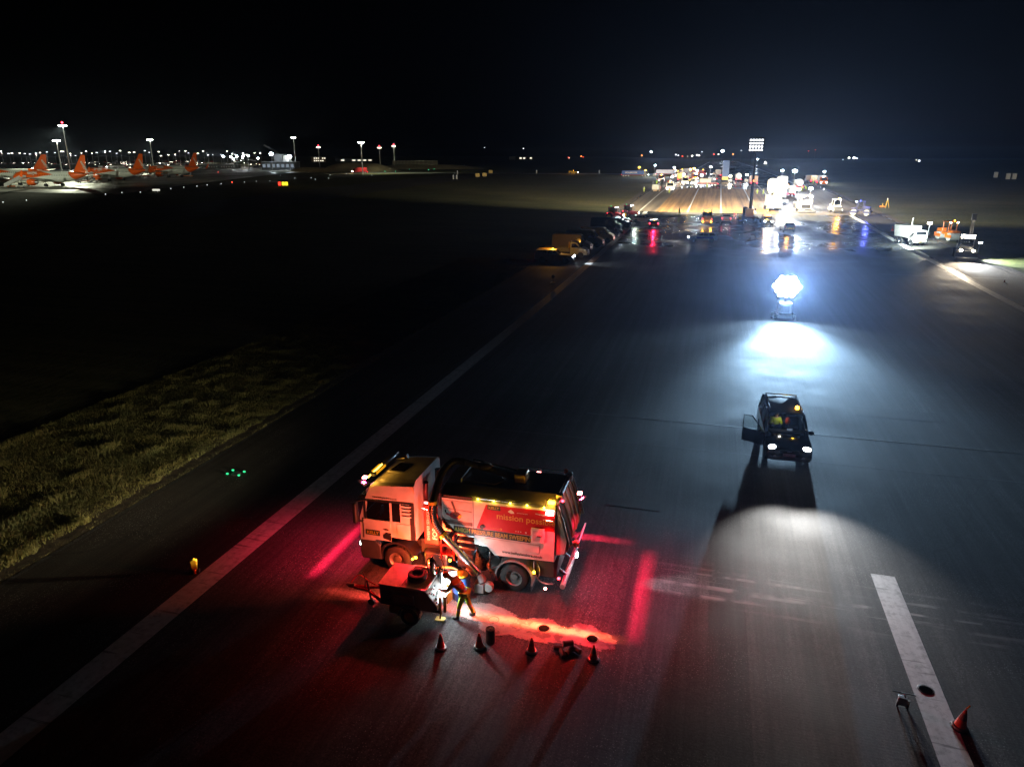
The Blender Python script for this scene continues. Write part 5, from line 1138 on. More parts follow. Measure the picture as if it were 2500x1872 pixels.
for a_, b_ in (((-1.55, 13.55), (1.25, 13.55)), ((-1.55, 16.25), (1.25, 16.25)), ((-1.55, 13.55), (-1.55, 16.25)), ((1.25, 13.55), (1.25, 16.25))): obj('panel_bar', MB().tube([(-.63, *a_), (-.63, *b_)], .06, 6), M('mast_black', (.02, .02, .022), .45), pn)
for i in range(4):
    for j in range(5): obj('lamp', MB().b2(-.80, -.70, -1.38 + j * .54, -1.06 + j * .54, 13.75 + i * .62, 14.03 + i * .62), EM('panel_lamp', (.95, .97, 1), 7), pn)
lamp('SPOT', (.2, -.2, 15.0), 260000, (1, .78, .46), (58, 0, 2.0), 104, .22, .5, cr)
lamp('SPOT', (.2, -.2, 15.0), 330000, (1, .90, .62), (58, 36, 2.0), 80, .6, .5, cr)
lamp('SPOT', (.2, -.2, 15.0), 230000, (1, .90, .62), (52, -44, 2.0), 110, .5, .5, cr)
t = thing('tarpaulin', 'yellow tarpaulin heaped beside the crane', 'tarpaulin', at(1808, 537)); obj('sheet', MB().ell((0, 0, .25), (.7, .5, .35), 10, 5), yellow, t)
for px, py, lb in ((1792, 530, 'lit red and white post beside the small van'), (1796, 536, 'second red and white post beside the yellow tarpaulin')):
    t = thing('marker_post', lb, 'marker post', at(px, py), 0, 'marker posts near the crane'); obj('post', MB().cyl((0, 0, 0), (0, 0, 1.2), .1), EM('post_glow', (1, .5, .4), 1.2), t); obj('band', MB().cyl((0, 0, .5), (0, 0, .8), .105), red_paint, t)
def tripod(label, loc, mat, head=True, h=1.6):
    t = thing('survey_tripod', label, 'tripod', loc); t.location.z += .01
    for a in (0, 120, 240): obj('leg', MB().tube([(.05 * math.cos(R(a)), .05 * math.sin(R(a)), h * .85), (.55 * math.cos(R(a)), .55 * math.sin(R(a)), 0)], .04, 6), mat, t)
    obj('head', MB().cyl((0, 0, h * .83), (0, 0, h), .1), cream, t); return t
tripod('dark survey tripod on the wet asphalt right of the crane', at(1853, 552), black)
tripod('yellow survey tripod standing on the lit right hand grass', at(2164, 508), yellow, h=2.3)
t = thing('instrument_case', 'yellow instrument case on the grass beside the yellow tripod', 'case', at(2153, 506)); obj('case', MB().b2(-.5, .5, -.3, .3, 0, .35), orange, t, bevel=.05); obj('handle', MB().tube([(.1, 0, .35), (.1, 0, .9)], .05), yellow, t)

# ------------------------------------------------------------------ rollers, dumper and loader on the right
def roller(name, label, loc, rz, paint, drumm, rops=None, cab=False, beacon=e_amber, group='road rollers'):
    t = thing(name, label, 'road roller', loc, rz, group); t.location.z += .02
    for x in (-1.35, 1.35): obj('drum', MB().lathe([(.001, -.85), (.6, -.85), (.63, -.82), (.63, .82), (.6, .85), (.001, .85)], (x, 0, .63), 'y', 22), drumm, t); obj('yoke', MB().b2(x - .75, x + .75, -.98, -.88, .5, .95).b2(x - .75, x + .75, .88, .98, .5, .95).b2(x - .78, x - .68, -.98, .98, .7, 1.15), paint, t, bevel=.03)
    obj('engine_hood', MB().prism([(-2.0, 1.28), (-.55, 1.28), (-.6, 1.95), (-1.9, 1.8)], -.75, .75), paint, t, bevel=.1); obj('deck', MB().b2(-.6, 1.0, -.8, .8, 1.0, 1.28), paint, t, bevel=.04); obj('front_hood', MB().prism([(.95, 1.28), (2.0, 1.28), (1.95, 1.55), (.95, 1.7)], -.7, .7), paint, t, bevel=.08)
    obj('seat', MB().b2(-.2, .3, -.25, .25, 1.3, 1.55).b2(-.25, -.12, -.25, .25, 1.5, 2.0), black, t, bevel=.05)
    for x in (-.5, .85):
        for sg in (-1, 1): obj('canopy_post', MB().tube([(x, sg * .7, 1.25), (x, sg * .7, 2.95)], .06, 6), rops or paint, t)
    obj('canopy', MB().b2(-.65, 1.0, -.85, .85, 2.92, 3.02), rops or paint, t, bevel=.03)
    if cab: obj('cab_glass', MB().b2(-.48, .83, -.68, .68, 1.6, 2.9), glass('tractor_glass', (.4, .42, .42), .35), t)
    for sg in (-1, 1): obj('work_lamp', MB().b2(1.0, 1.08, sg * .6 - .1, sg * .6 + .1, 2.8, 2.92), e_white, t)
    obj('beacon', MB().lathe([(.08, 0), (.08, .16), (.001, .2)], (.2, .6, 3.02), 'z', 10), beacon, t)
    return t
t = roller('roller', 'white tandem roller with amber beacon working near the right edge', at(2038, 519), R(-80), white, dullmetal, cab=True, beacon=e_sodium); lamp('POINT', (.2, .6, 3.5), 900, AMB, size=.1, parent=t)
t = roller('roller', 'blue lit roller with pale wheels on the right shoulder', at(2100, 526), R(160), M('roller_blue', (.06, .06, .14), .4), cream, beacon=e_blue); lamp('POINT', (-1.5, 0, 3.4), 500, BLU, size=.1, parent=t)
t = roller('roller', 'orange roller with open frame beside the dark loader', at(2312, 586), R(-70), orange, M('drum_pale', (.5, .5, .5), .4), rops=orange)
cone('striped tall cone on the right stripe before the white dumper', at(2178, 566).x, at(2178, 566).y, .95, group='cones far from the coring work')
du = thing('dumper_truck', 'white floodlit tipper truck with small black trailer on the right', 'truck', at(2216, 596), R(-65)); du.location.z += .02
obj('tipper_body', MB().prism([(-2.0, 1.1), (1.0, 1.1), (1.15, 2.9), (-2.3, 2.9)], -1.1, 1.1), white, du, bevel=.05); obj('cab', MB().prism([(1.2, .5), (2.7, .5), (2.75, 1.4), (2.5, 2.3), (1.2, 2.35)], -1.05, 1.05), white, du, bevel=.08); obj('windscreen', MB().quad((2.72, -.9, 1.5), (2.72, .9, 1.5), (2.54, .85, 2.2), (2.54, -.85, 2.2)), dark_glass, du)
obj('chassis', MB().b2(-2.2, 2.6, -.5, .5, .55, 1.05), black, du); obj('crane_arm', MB().tube([(.3, 0, 2.9), (.2, 0, 3.4), (-.1, .2, 3.9)], .08).tube([(.2, 0, 3.3), (.5, -.2, 3.8), (.6, -.2, 4.1)], .06), cream, du); obj('number_plate', MB().b2(2.74, 2.77, -.3, .3, .6, .75), yellow, du)
for x in (-1.5, -.5, 1.9):
    for sg in (-1, 1): wheel(du, x, sg * .98, .48, .3, sg)
for sg in (-1, 1): obj('headlight', MB().ell((2.74, sg * .8, .95), (.06, .16, .12), 8, 5), silver, du); obj('mirror', MB().box((2.6, sg * 1.3, 1.9), (.1, .16, .4)), black, du)
bw = thing('bowser', 'small black two wheeled bowser beside the white dumper', 'bowser', at(2231, 600), R(-60)); bw.location.z += .02
obj('tank', MB().lathe([(.001, -.7), (.5, -.65), (.55, -.3), (.55, .3), (.5, .65), (.001, .7)], (0, 0, .85), 'x', 16), M('bowser_black', (.03, .035, .03), .4), bw); obj('drawbar', MB().tube([(.6, 0, .5), (1.4, 0, .45)], .05), black, bw)
for sg in (-1, 1): wheel(bw, 0, sg * .6, .36, .2, sg)
for px, py, h, P_ in ((2238, 606, 3.4, 14000), (2262, 592, 3.3, 5000)):
    q = at(px, py); lamp('SPOT', (q.x, q.y - .8, q.z + h), P_, (.85, 1, .92), (q.x - 1.0, q.y + 2.0, q.z + .8), 140, .7, .2)
lt_ = thing('floodlight_stand', 'small floodlight on a stand between the dumper and the orange roller', 'light', at(2262, 592)); obj('pole', MB().cyl((0, 0, 0), (0, 0, 3.0), .04), dullmetal, lt_); obj('lamp', MB().b2(-.3, .3, -.1, .1, 2.9, 3.15), e_warm, lt_); obj('foot', MB().b2(-.4, .4, -.4, .4, 0, .06), black, lt_)
ld = thing('loader', 'dark wheeled loader with blazing roof lamps and raised boom on the right', 'loader', at(2352, 632), R(-100)); ld.location.z += .02
dkm = M('loader_dark', (.05, .045, .042), .4, coat=.3)
obj('rear_body', MB().prism([(-2.4, .7), (-.6, .7), (-.6, 1.9), (-2.2, 1.8)], -.9, .9), dkm, ld, bevel=.08); obj('front_frame', MB().b2(-.6, 2.2, -.7, .7, .7, 1.3), dkm, ld, bevel=.05); obj('cab', MB().b2(-.75, .75, -.8, .8, 1.3, 1.75), dkm, ld, bevel=.04); obj('cab_glass', MB().b2(-.7, .7, -.76, .76, 1.76, 2.85), glass('tractor_glass', (.4, .42, .42), .35), ld); obj('cab_roof', MB().b2(-.85, .85, -.9, .9, 2.86, 3.05), dkm, ld, bevel=.05)
for x in (-.74, .74):
    for sg in (-1, 1): obj('cab_post', MB().cyl((x, sg * .78, 1.7), (x, sg * .78, 2.9), .05, n=6), dkm, ld)
for x in (-1.5, 1.6):
    for sg in (-1, 1): wheel(ld, x, sg * 1.05, .7, .5, sg, M('loader_rim', (.3, .28, .2), .5))
obj('bucket', MB().prism([(2.3, .25), (3.1, .2), (3.15, .45), (2.5, .55), (2.45, 1.1), (2.3, 1.1)], -1.3, 1.3), dkm, ld); obj('boom', MB().tube([(-.6, .5, 2.2), (-.9, .5, 4.2), (-.4, .5, 5.2)], .14, 6).tube([(-.6, .3, 2.2), (-.9, .3, 4.2), (-.4, .3, 5.2)], .1, 6), dkm, ld); obj('boom_head', MB().b2(-.6, -.1, .1, .7, 5.1, 6.0), dkm, ld, bevel=.05)
for y_ in (-.6, -.2, .2, .6): obj('roof_lamp', MB().b2(.86, .98, y_ - .19, y_ + .19, 2.9, 3.28), EM('loader_lamp', (1, .88, .66), 90), ld)
for sg in (-1, 1): obj('headlight', MB().ell((2.22, sg * .7, 1.35), (.08, .2, .14), 8, 5), e_warm, ld); obj('mirror', MB().box((.9, sg * 1.2, 2.4), (.08, .2, .35)), black, ld)
obj('side_lamp', MB().b2(.4, .52, 1.3, 1.75, 2.2, 2.4), e_flood, ld); obj('lamp_pole', MB().tube([(.45, 1.5, 1.0), (.45, 1.5, 2.2)], .04, 6), dullmetal, ld)
lamp('SPOT', (1.1, 0, 3.0), 9000, WARM, (10, 0, -1), 60, .6, .15, ld); lamp('SPOT', (2.4, .3, 1.35), 14000, COOL, (9, 2.2, -1), 70, .6, .1, ld, .45, (0, 1, 0)); lamp('SPOT', (.6, 1.6, 2.3), 26000, (.75, 1, .8), (1.5, 7, -.6), 110, .8, .12, ld)
cone('small dark cone far right on the bare asphalt', at(2452, 690).x, at(2452, 690).y, .3, group='cones far from the coring work')

# ------------------------------------------------------------------ lorries and plant at the far work site
LG = 'lorries at the far resurfacing site'
def lorry(label, loc, rz, cabm, bodym, kind='tipper', L=9.0, head=True, tail=True, beacon=None, name='lorry', group=LG):
    t = thing(name, label, 'lorry', loc, rz, group); t.location.z += .02
    h = L / 2; cx = h - 2.0
    obj('cab', MB().prism([(cx, .7), (h, .7), (h + .05, 1.6), (h - .15, 2.8), (cx, 3.0)], -1.22, 1.22), cabm, t, bevel=.08)
    obj('windscreen', MB().quad((h + .045, -1.05, 1.75), (h + .045, 1.05, 1.75), (h - .12, 1.0, 2.7), (h - .12, -1.0, 2.7)), dark_glass, t)
    for sg in (-1, 1):
        obj('window', MB().quad((cx + .8, sg * 1.23, 1.75), (h - .1, sg * 1.23, 1.75), (h - .25, sg * 1.23, 2.6), (cx + .8, sg * 1.23, 2.6)), dark_glass, t)
        obj('headlight', MB().ell((h + .04, sg * .95, 1.0), (.06, .2, .14), 8, 5), e_head if head else silver, t); obj('tail_light', MB().b2(-h - .04, -h, sg * 1.0 - .18, sg * 1.0 + .18, .8, 1.0), e_red if tail else red_paint, t); obj('mirror', MB().box((h - .1, sg * 1.42, 2.3), (.1, .2, .6)), black, t)
    obj('chassis', MB().b2(-h, h - .3, -.5, .5, .7, 1.05), red_dark, t); obj('front_bumper', MB().b2(h - .05, h + .12, -1.2, 1.2, .45, .85), white if cabm is white else cabm, t, bevel=.05)
    for x in [h - 1.2] + [-h + .9 + 1.25 * i for i in range(3 if L > 8 else 2)] + ([h - 2.8] if L > 8 else []):
        for sg in (-1, 1): wheel(t, x, sg * 1.05, .5, .32, sg)
    x0, x1 = -h, cx - .2
    if kind == 'tipper': obj('body', MB().prism([(x0, 1.1), (x1, 1.1), (x1 + .05, 2.9), (x0 - .1, 2.9)], -1.22, 1.22), bodym, t, bevel=.04); obj('body_rib', MB().b2(x0 + .1, x1, -1.26, 1.26, 1.12, 1.25).b2(x0 + .1, x1, -1.26, 1.26, 2.75, 2.92), bodym, t)
    elif kind == 'tank': obj('tank', MB().lathe([(.001, x0), (.8, x0 + .05), (1.15, x0 + .3), (1.2, x0 + .8), (1.2, x1 - .8), (1.15, x1 - .3), (.8, x1 - .05), (.001, x1)], (0, 0, 2.2), 'x', 20), bodym, t); obj('catwalk', MB().b2(x0 + .6, x1 - .6, -.3, .3, 3.4, 3.46), dullmetal, t)
    elif kind == 'raised':
        b_ = obj('raised_body', MB().b2(0, 7.2, -1.3, 1.3, 0, .15).b2(0, 7.2, -1.3, -1.22, 0, 1.4).b2(0, 7.2, 1.22, 1.3, 0, 1.4).b2(7.05, 7.2, -1.3, 1.3, 0, 1.4), bodym, t); b_.location = (x0 + .3, 0, 1.2); b_.rotation_euler = (0, R(-68), 0); obj('ram', MB().cyl((0, 0, 1.0), (-1.8, 0, 5.2), .14), silver, t); obj('tail_frame', MB().b2(x0 - .1, x0 + .25, -1.25, 1.25, .7, 1.9), yellow, t)
    elif kind == 'flat': obj('bed', MB().b2(x0, x1, -1.22, 1.22, 1.06, 1.3), red_paint, t); obj('load', MB().b2(x0 + 2.5, x1 - .8, -1.0, 1.0, 1.3, 2.7), cream, t, bevel=.1); obj('crane', MB().tube([(x0 + 1.0, 0, 1.3), (x0 + 1.0, 0, 3.2), (x0 + 2.2, 0, 3.6)], .16, 8), bodym, t); obj('chevron_rail', MB().b2(x0 + 2.5, x1 - .8, -1.06, -1.01, 2.5, 2.75), yellow, t)
    elif kind == 'box': obj('body', MB().b2(x0, x1, -1.25, 1.25, 1.1, 3.4), bodym, t, bevel=.04); obj('rear_door', MB().b2(x0 - .03, x0 - .01, -1.1, 1.1, 1.25, 3.2), bodym, t)
    if beacon: obj('beacon', MB().lathe([(.12, 0), (.12, .22), (.001, .28)], (cx + .6, 0, 3.0), 'z', 10), beacon, t)
    return t
t = lorry('long blue bodied lorry at the left end of the work site', at(1550, 432), R(4), grey, blue, 'tipper', L=13, beacon=e_sodium)
text('HOLBROOK', 1.1, lt, t, (-4.9, -1.27, 1.65), face, bold=.02); lamp('POINT', (4.6, 0, 4.2), 1500, AMB, size=.3, parent=t)
t = lorry('lorry with long pinkish body behind the blue one', at(1628, 429), R(2), grey, M('body_pink', (.45, .38, .35), .5), 'tipper', L=11, beacon=e_sodium); lamp('POINT', (3.8, 0, 4.2), 1500, AMB, size=.3, parent=t)
t = lorry('white lorry facing the camera with red bumper at left of the site', at(1634, 467), R(-84), white, red_paint, 'tank', L=7.5, beacon=e_sodium)
lorry('small yellow boxed lorry seen from behind in the site', at(1660, 443), R(95), grey, yellow, 'box', L=6.5)
lorry('lorry with orange lights left of the red flatbed', at(1690, 441), R(-70), orange, cream, 'tank', L=8, beacon=e_sodium)
t = lorry('red flatbed lorry loaded with plant in mid site', at(1719, 455), R(186), white, grey, 'flat', L=9.5, beacon=e_amber)
lorry('dark lorry with tall lit mixer behind the red flatbed', at(1741, 443), R(-95), grey, M('mix', (.5, .35, .25), .5), 'tank', L=8)
lorry('lorry with steeply raised blue tipping body', at(1769, 443), R(92), orange, M('tip_blue', (.12, .17, .3), .5), 'raised', L=8)
lorry('white rounded tanker seen from behind right of the raised tipper', at(1802, 443), R(90), white, white, 'tank', L=8)
lorry('orange and white lorry just left of the crane mast', at(1838, 452), R(94), orange, M('body_orange', (.6, .35, .22), .5), 'box', L=7, beacon=e_amber)
lorry('grey tipper with red tail lights at right of the paver', at(1978, 447), R(100), grey, M('tip_tan', (.35, .22, .12), .5), 'tipper', L=8)
lorry('short lorry with white lights at the right edge of the site', at(2006, 452), R(-85), orange, cream, 'box', L=6, beacon=e_white)
# asphalt feeder and paver, floodlit white
fd = thing('material_feeder', 'tall white asphalt feeder glaring in floodlight right of the crane', 'paving machine', at(1885, 513), R(-82)); fd.location.z += .02
obj('body', MB().prism([(-3.2, .6), (3.0, .6), (3.3, 1.8), (2.6, 3.4), (-2.8, 3.4)], -1.3, 1.3), white, fd, bevel=.08); obj('hopper', MB().lathe([(.6, 3.4), (1.35, 4.6), (1.35, 6.6), (.9, 7.1), (.001, 7.2)], (-1.4, 0, 0), 'z', 18), white, fd); obj('conveyor', MB().tube([(1.0, 0, 3.2), (3.6, 0, 4.4)], .5, 8), cream, fd); obj('canopy', MB().b2(.2, 2.2, -1.3, 1.3, 4.2, 4.3), white, fd)
for sg in (-1, 1): obj('track', MB().prism([(-2.6, .1), (2.4, .1), (2.8, .5), (2.4, .95), (-2.6, .95), (-3.0, .5)], sg * 1.25 - .25, sg * 1.25 + .25), rubber, fd); obj('canopy_post', MB().cyl((2.1, sg * 1.2, 3.3), (2.1, sg * 1.2, 4.2), .05), white, fd); obj('work_lamp', MB().b2(3.1, 3.3, sg * .9 - .25, sg * .9 + .25, 2.4, 2.7), e_flood, fd)
obj('end_panel', MB().b2(3.18, 3.3, -.9, .4, .9, 1.7), cream, fd); obj('grille', MB().b2(2.95, 3.02, -.8, .8, 2.5, 2.9), M('feeder_blue', (.3, .3, .5), .5), fd)
f2 = thing('asphalt_silo', 'grey silo body behind the white feeder', 'silo', at(1905, 486), R(-85)); obj('silo', MB().b2(-1.5, 1.5, -1.3, 1.3, 1.6, 6.2), cream, f2, bevel=.3); obj('frame', MB().b2(-1.6, 1.6, -1.3, 1.3, .5, 1.6), grey, f2)
for x in (-1.0, 1.0):
    for sg in (-1, 1): wheel(f2, x, sg * 1.15, .5, .3, sg)
pv = thing('paver', 'white asphalt paver with canopy and screed in the floodlight', 'paving machine', at(1962, 518), R(98)); pv.location.z += .02
obj('tractor_unit', MB().b2(-1.5, 2.4, -1.2, 1.2, .7, 2.0), white, pv, bevel=.08); obj('hopper', MB().prism([(2.3, .6), (4.0, .5), (4.3, 1.6), (2.3, 1.9)], -1.5, 1.5), dullmetal, pv); obj('screed', MB().b2(-3.2, -2.4, -2.0, 2.0, .1, .6), dullmetal, pv, bevel=.05); obj('canopy', MB().b2(-1.6, 1.4, -1.3, 1.3, 3.6, 3.72), white, pv, bevel=.04); obj('console', MB().b2(-1.3, -.9, -1.2, 1.2, 2.0, 2.7), grey, pv); obj('rear_grille', MB().b2(-1.56, -1.5, -1.0, 1.0, .9, 1.8), black, pv)
for x in (-1.4, 1.2):
    for sg in (-1, 1): obj('canopy_post', MB().cyl((x, sg * 1.2, 2.0), (x, sg * 1.2, 3.6), .06), white, pv)
for sg in (-1, 1): obj('screed_arm', MB().tube([(1.0, sg * 1.4, 1.0), (-2.6, sg * 1.4, .6)], .1, 6), white, pv); obj('track', MB().prism([(-1.4, .1), (2.2, .1), (2.5, .45), (2.2, .8), (-1.4, .8), (-1.7, .45)], sg * 1.1 - .2, sg * 1.1 + .2), rubber, pv); obj('work_lamp', MB().b2(-1.7, -1.6, sg * .9 - .3, sg * .9 + .3, 3.4, 3.6), e_flood, pv)
pl2 = thing('planer', 'milling machine with green clad operator at the left grass edge', 'planing machine', at(1602, 468), R(-95)); obj('body', MB().b2(-2.4, 2.2, -1.1, 1.1, .7, 2.2), cream, pl2, bevel=.08); obj('canopy', MB().b2(-1.2, .8, -1.2, 1.2, 3.4, 3.5), M('hose_black', (.02, .017, .016), .4), pl2); obj('conveyor', MB().tube([(-2.0, .9, 1.5), (-4.5, 1.2, 3.6)], .5, 8), silver, pl2); obj('drum_box', MB().b2(.2, 1.4, -1.3, 1.3, .15, .7), tan, pl2)
for x in (-1.8, 1.8):
    for sg in (-1, 1): obj('track', MB().b2(x - .6, x + .6, sg * .9 - .15, sg * .9 + .15, 0, .7), rubber, pl2, bevel=.1)
for sg in (-1, 1): obj('canopy_post', MB().cyl((.7, sg * 1.1, 2.2), (.7, sg * 1.1, 3.4), .06).cyl((-1.1, sg * 1.1, 2.2), (-1.1, sg * 1.1, 3.4), .06), dullmetal, pl2)
# site floodlights on masts
def site_light(label, px, py, h, power, rgb=COOL, e=None, r=.45, size=.4):
    p = at(px, py); t = thing('site_floodlight', label, 'light tower', p, 0, 'mobile floodlights at the far work site')
    obj('cart', MB().b2(-.8, .8, -.5, .5, .3, 1.3), cream, t, bevel=.08); obj('mast', MB().cyl((0, 0, 1.3), (0, 0, h), .08), dullmetal, t); obj('lamp_head', MB().ell((0, 0, h), (r, r, r * .7), 10, 6), e or e_flood, t)
    for sg in (-1, 1): wheel(t, 0, sg * .55, .3, .18, sg)
    lamp('POINT', (0, -.2, h + r + .1), power * .42, rgb, size=size, parent=t); return t
site_light('floodlight between the blue lorry and the pink one', 1598, 432, 5.5, 45000, (.65, .82, 1))
site_light('floodlight among the lorries left of the red flatbed', 1700, 440, 4.0, 20000)
site_light('balloon floodlight standing behind the paver', 1935, 470, 6.5, 50000, (.85, .9, 1), r=.7)
site_light('floodlight glaring between feeder and paver', 1915, 500, 4.5, 22000, (.9, .92, 1), r=.55)
site_light('floodlight at the right grass edge of the work site', 2009, 449, 4.5, 22000, (.85, .95, 1))
site_light('distant floodlight on the runway beyond the crane mast', 1848, 404, 6.0, 30000, (.7, .85, 1), r=.9)
site_light('floodlight low beside the milling machine', 1640, 452, 3.0, 14000, WARM, e_warm)
site_light('floodlight beside the tall dark mixer', 1733, 440, 5.5, 14000, (.9, .9, 1))
t = lorry('distant lit lorry beyond the work site on the runway', at(1868, 402), R(-90), cream, cream, 'tipper', L=7)
lamp('POINT', (4.5, 0, 3), 3000, (1, .95, .8), size=.3, parent=t)
for px, py, lb, rz, cm, bm, kd in ((1652, 434, 'white cab lorry between the pink bodied and yellow lorries', -80, white, grey, 'tank'), (1672, 452, 'lit lorry front standing before the yellow boxed lorry', -88, white, cream, 'box'), (1704, 430, 'far red lorry behind the orange lit one', 10, red_paint, red_dark, 'tipper'),
        (1676, 428, 'far grey lorry side on behind the site lamps', 176, white, grey, 'box'), (1612, 446, 'dark lorry behind the milling machine', -80, red_dark, grey, 'tipper'), (1752, 432, 'far pale lorry behind the raised tipper', 95, cream, cream, 'box'), (1925, 480, 'white lorry close behind the paver', 95, white, white, 'tipper'), (1948, 462, 'lorry waiting behind the paver canopy', 92, cream, white, 'tank')):
    lorry(lb, at(px, py), R(rz), cm, bm, kd, L=7.5, beacon=e_amber)
for k_, (px, py, h, P_, c_, em, lb) in enumerate(((1668, 446, 3.2, 9000, WARM, e_warm, 'added warm floodlight before the yellow boxed lorry'), (1645, 432, 4.5, 9000, COOL, e_flood, 'added floodlight behind the white cab lorry'), (1684, 436, 4.0, 9000, AMB, e_sodium, 'added sodium lamp behind the orange lit lorry'), (1693, 434, 4.2, 7000, AMB, e_sodium, 'second added sodium lamp behind the orange lit lorry'), (1712, 447, 3.0, 8000, COOL, e_flood, 'added floodlight at the near side of the red flatbed'), (1782, 446, 2.5, 6000, WARM, e_warm, 'added low warm lamp at the foot of the raised tipper'), (1822, 446, 3.0, 6000, COOL, e_white, 'added lamp between the tanker and the crane mast'), (1880, 492, 3.5, 16000, COOL, e_flood, 'added floodlight at the left flank of the feeder'), (1945, 505, 4.2, 18000, COOL, e_flood, 'added floodlight between silo and paver'), (1975, 500, 4.0, 12000, COOL, e_flood, 'added floodlight at the right flank of the paver'), (1906, 455, 5.5, 14000, COOL, e_flood, 'added floodlight high behind the silo'), (1560, 428, 4.0, 3000, AMB, e_amber, 'added amber lamp beside the blue lorry'))):  # lamps added to brighten and fill out the site's glow
    site_light(lb, px, py, h, P_, c_, em, r=.5)
# workers
WG = 'workers at the far resurfacing site'
for px, py, lb, rz, ps, jk in ((1572, 470, 'worker in yellow on the grass edge by the milling machine', 100, 'stand', hv_y), (1634, 472, 'worker in orange before the white lorry', -90, 'stand', hv_o), (1658, 528, 'worker in green on the near edge of the planed lane', -40, 'walk', hv_y), (1726, 459, 'worker standing in front of the red flatbed', -90, 'stand', hv_y),
        (1848, 476, 'pale clad worker left of the pair near the crane mast', 60, 'walk', hv_y), (1863, 476, 'pale clad worker right of the pair near the crane mast', -60, 'walk', hv_y), (1917, 524, 'worker in yellow between the feeder and the paver', -90, 'stand', hv_y), (1873, 520, 'worker beside the left of the white feeder', -60, 'stand', hv_y),
        (1957, 468, 'worker standing behind the paver canopy', 90, 'stand', hv_y), (1967, 464, 'crouched worker right of the paver', 160, 'bend', hv_y), (1985, 449, 'worker between the grey tipper and short lorry', 90, 'stand', hv_y), (1905, 492, 'worker near the silo frame', 30, 'stand', hv_y)):
    person(lb, at(px, py) + Vector((0, 0, .03)), R(rz), ps, jk, hv_y, helmet_w, WG)
person('operator in green standing on the milling machine', at(1602, 468) + Vector((0, 0, 2.2)), R(-95), 'stand', M('hv_green', (.1, .7, .15), .8), hv_y)

# ------------------------------------------------------------------ apron with airliners
def poly_ground(name, pts, dz, mat):
    mb = MB(); mb.add([(p.x, p.y, p.z + dz) for p in pts], [tuple(range(len(pts)))]); return struct(name, mb, mat)
mb = MB(); xs = np.linspace(-600, -150, 10); ys = sorted(set([200., 560.] + [float(y) for y in GK[:, 0] if 200 < y < 560] + [300., 360., 480.]))
AP = lambda y: -190 - .30 * (y - 200)     # apron edge runs obliquely
vs_ = []; fs_ = []
for y in ys:
    x1 = AP(y); x0 = x1 - 260
    for i in range(9): x = x0 + (x1 - x0) * i / 8; vs_.append((x, y, g(x, y) + .12))
for j in range(len(ys) - 1):
    for i in range(8): q = j * 9 + i; fs_.append((q, q + 1, q + 10, q + 9))
mb.add(vs_, fs_); struct('apron', mb, m_apron)
sheet('taxiway', -800, -22.3, 405, 428, .05, m_apron, nx=1); sheet('taxiway', -140, -110, 120, 405, .05, m_shoulder)
k = NT('airliner_paint'); X, Y, Z = k.xyz()
sweep = k.math('ADD', X, k.math('MULTIPLY', Z, 4.2))
front = k.math('MULTIPLY', k.mr(k.math('SUBTRACT', k.math('MULTIPLY', X, .16), Z), -5.1, -5.05), k.mr(k.math('ADD', k.math('MULTIPLY', X, .13), Z), 4.1, 4.2))
tailm = k.mr(k.math('ADD', X, k.math('MULTIPLY', Z, -.9)), -15.0, -15.1, 0, 1)
c = k.mix(k.math('MAXIMUM', front, tailm), (.62, .64, .60), (.72, .10, .005))
k.t.links.new(c, k.b.inputs['Base Color']); k.b.inputs['Roughness'].default_value = .3; m_air = k.m
air_white = M('airliner_white', (.6, .62, .58), .3, var=.06); air_orange = M('airliner_orange', (.72, .10, .005), .3, var=.06)
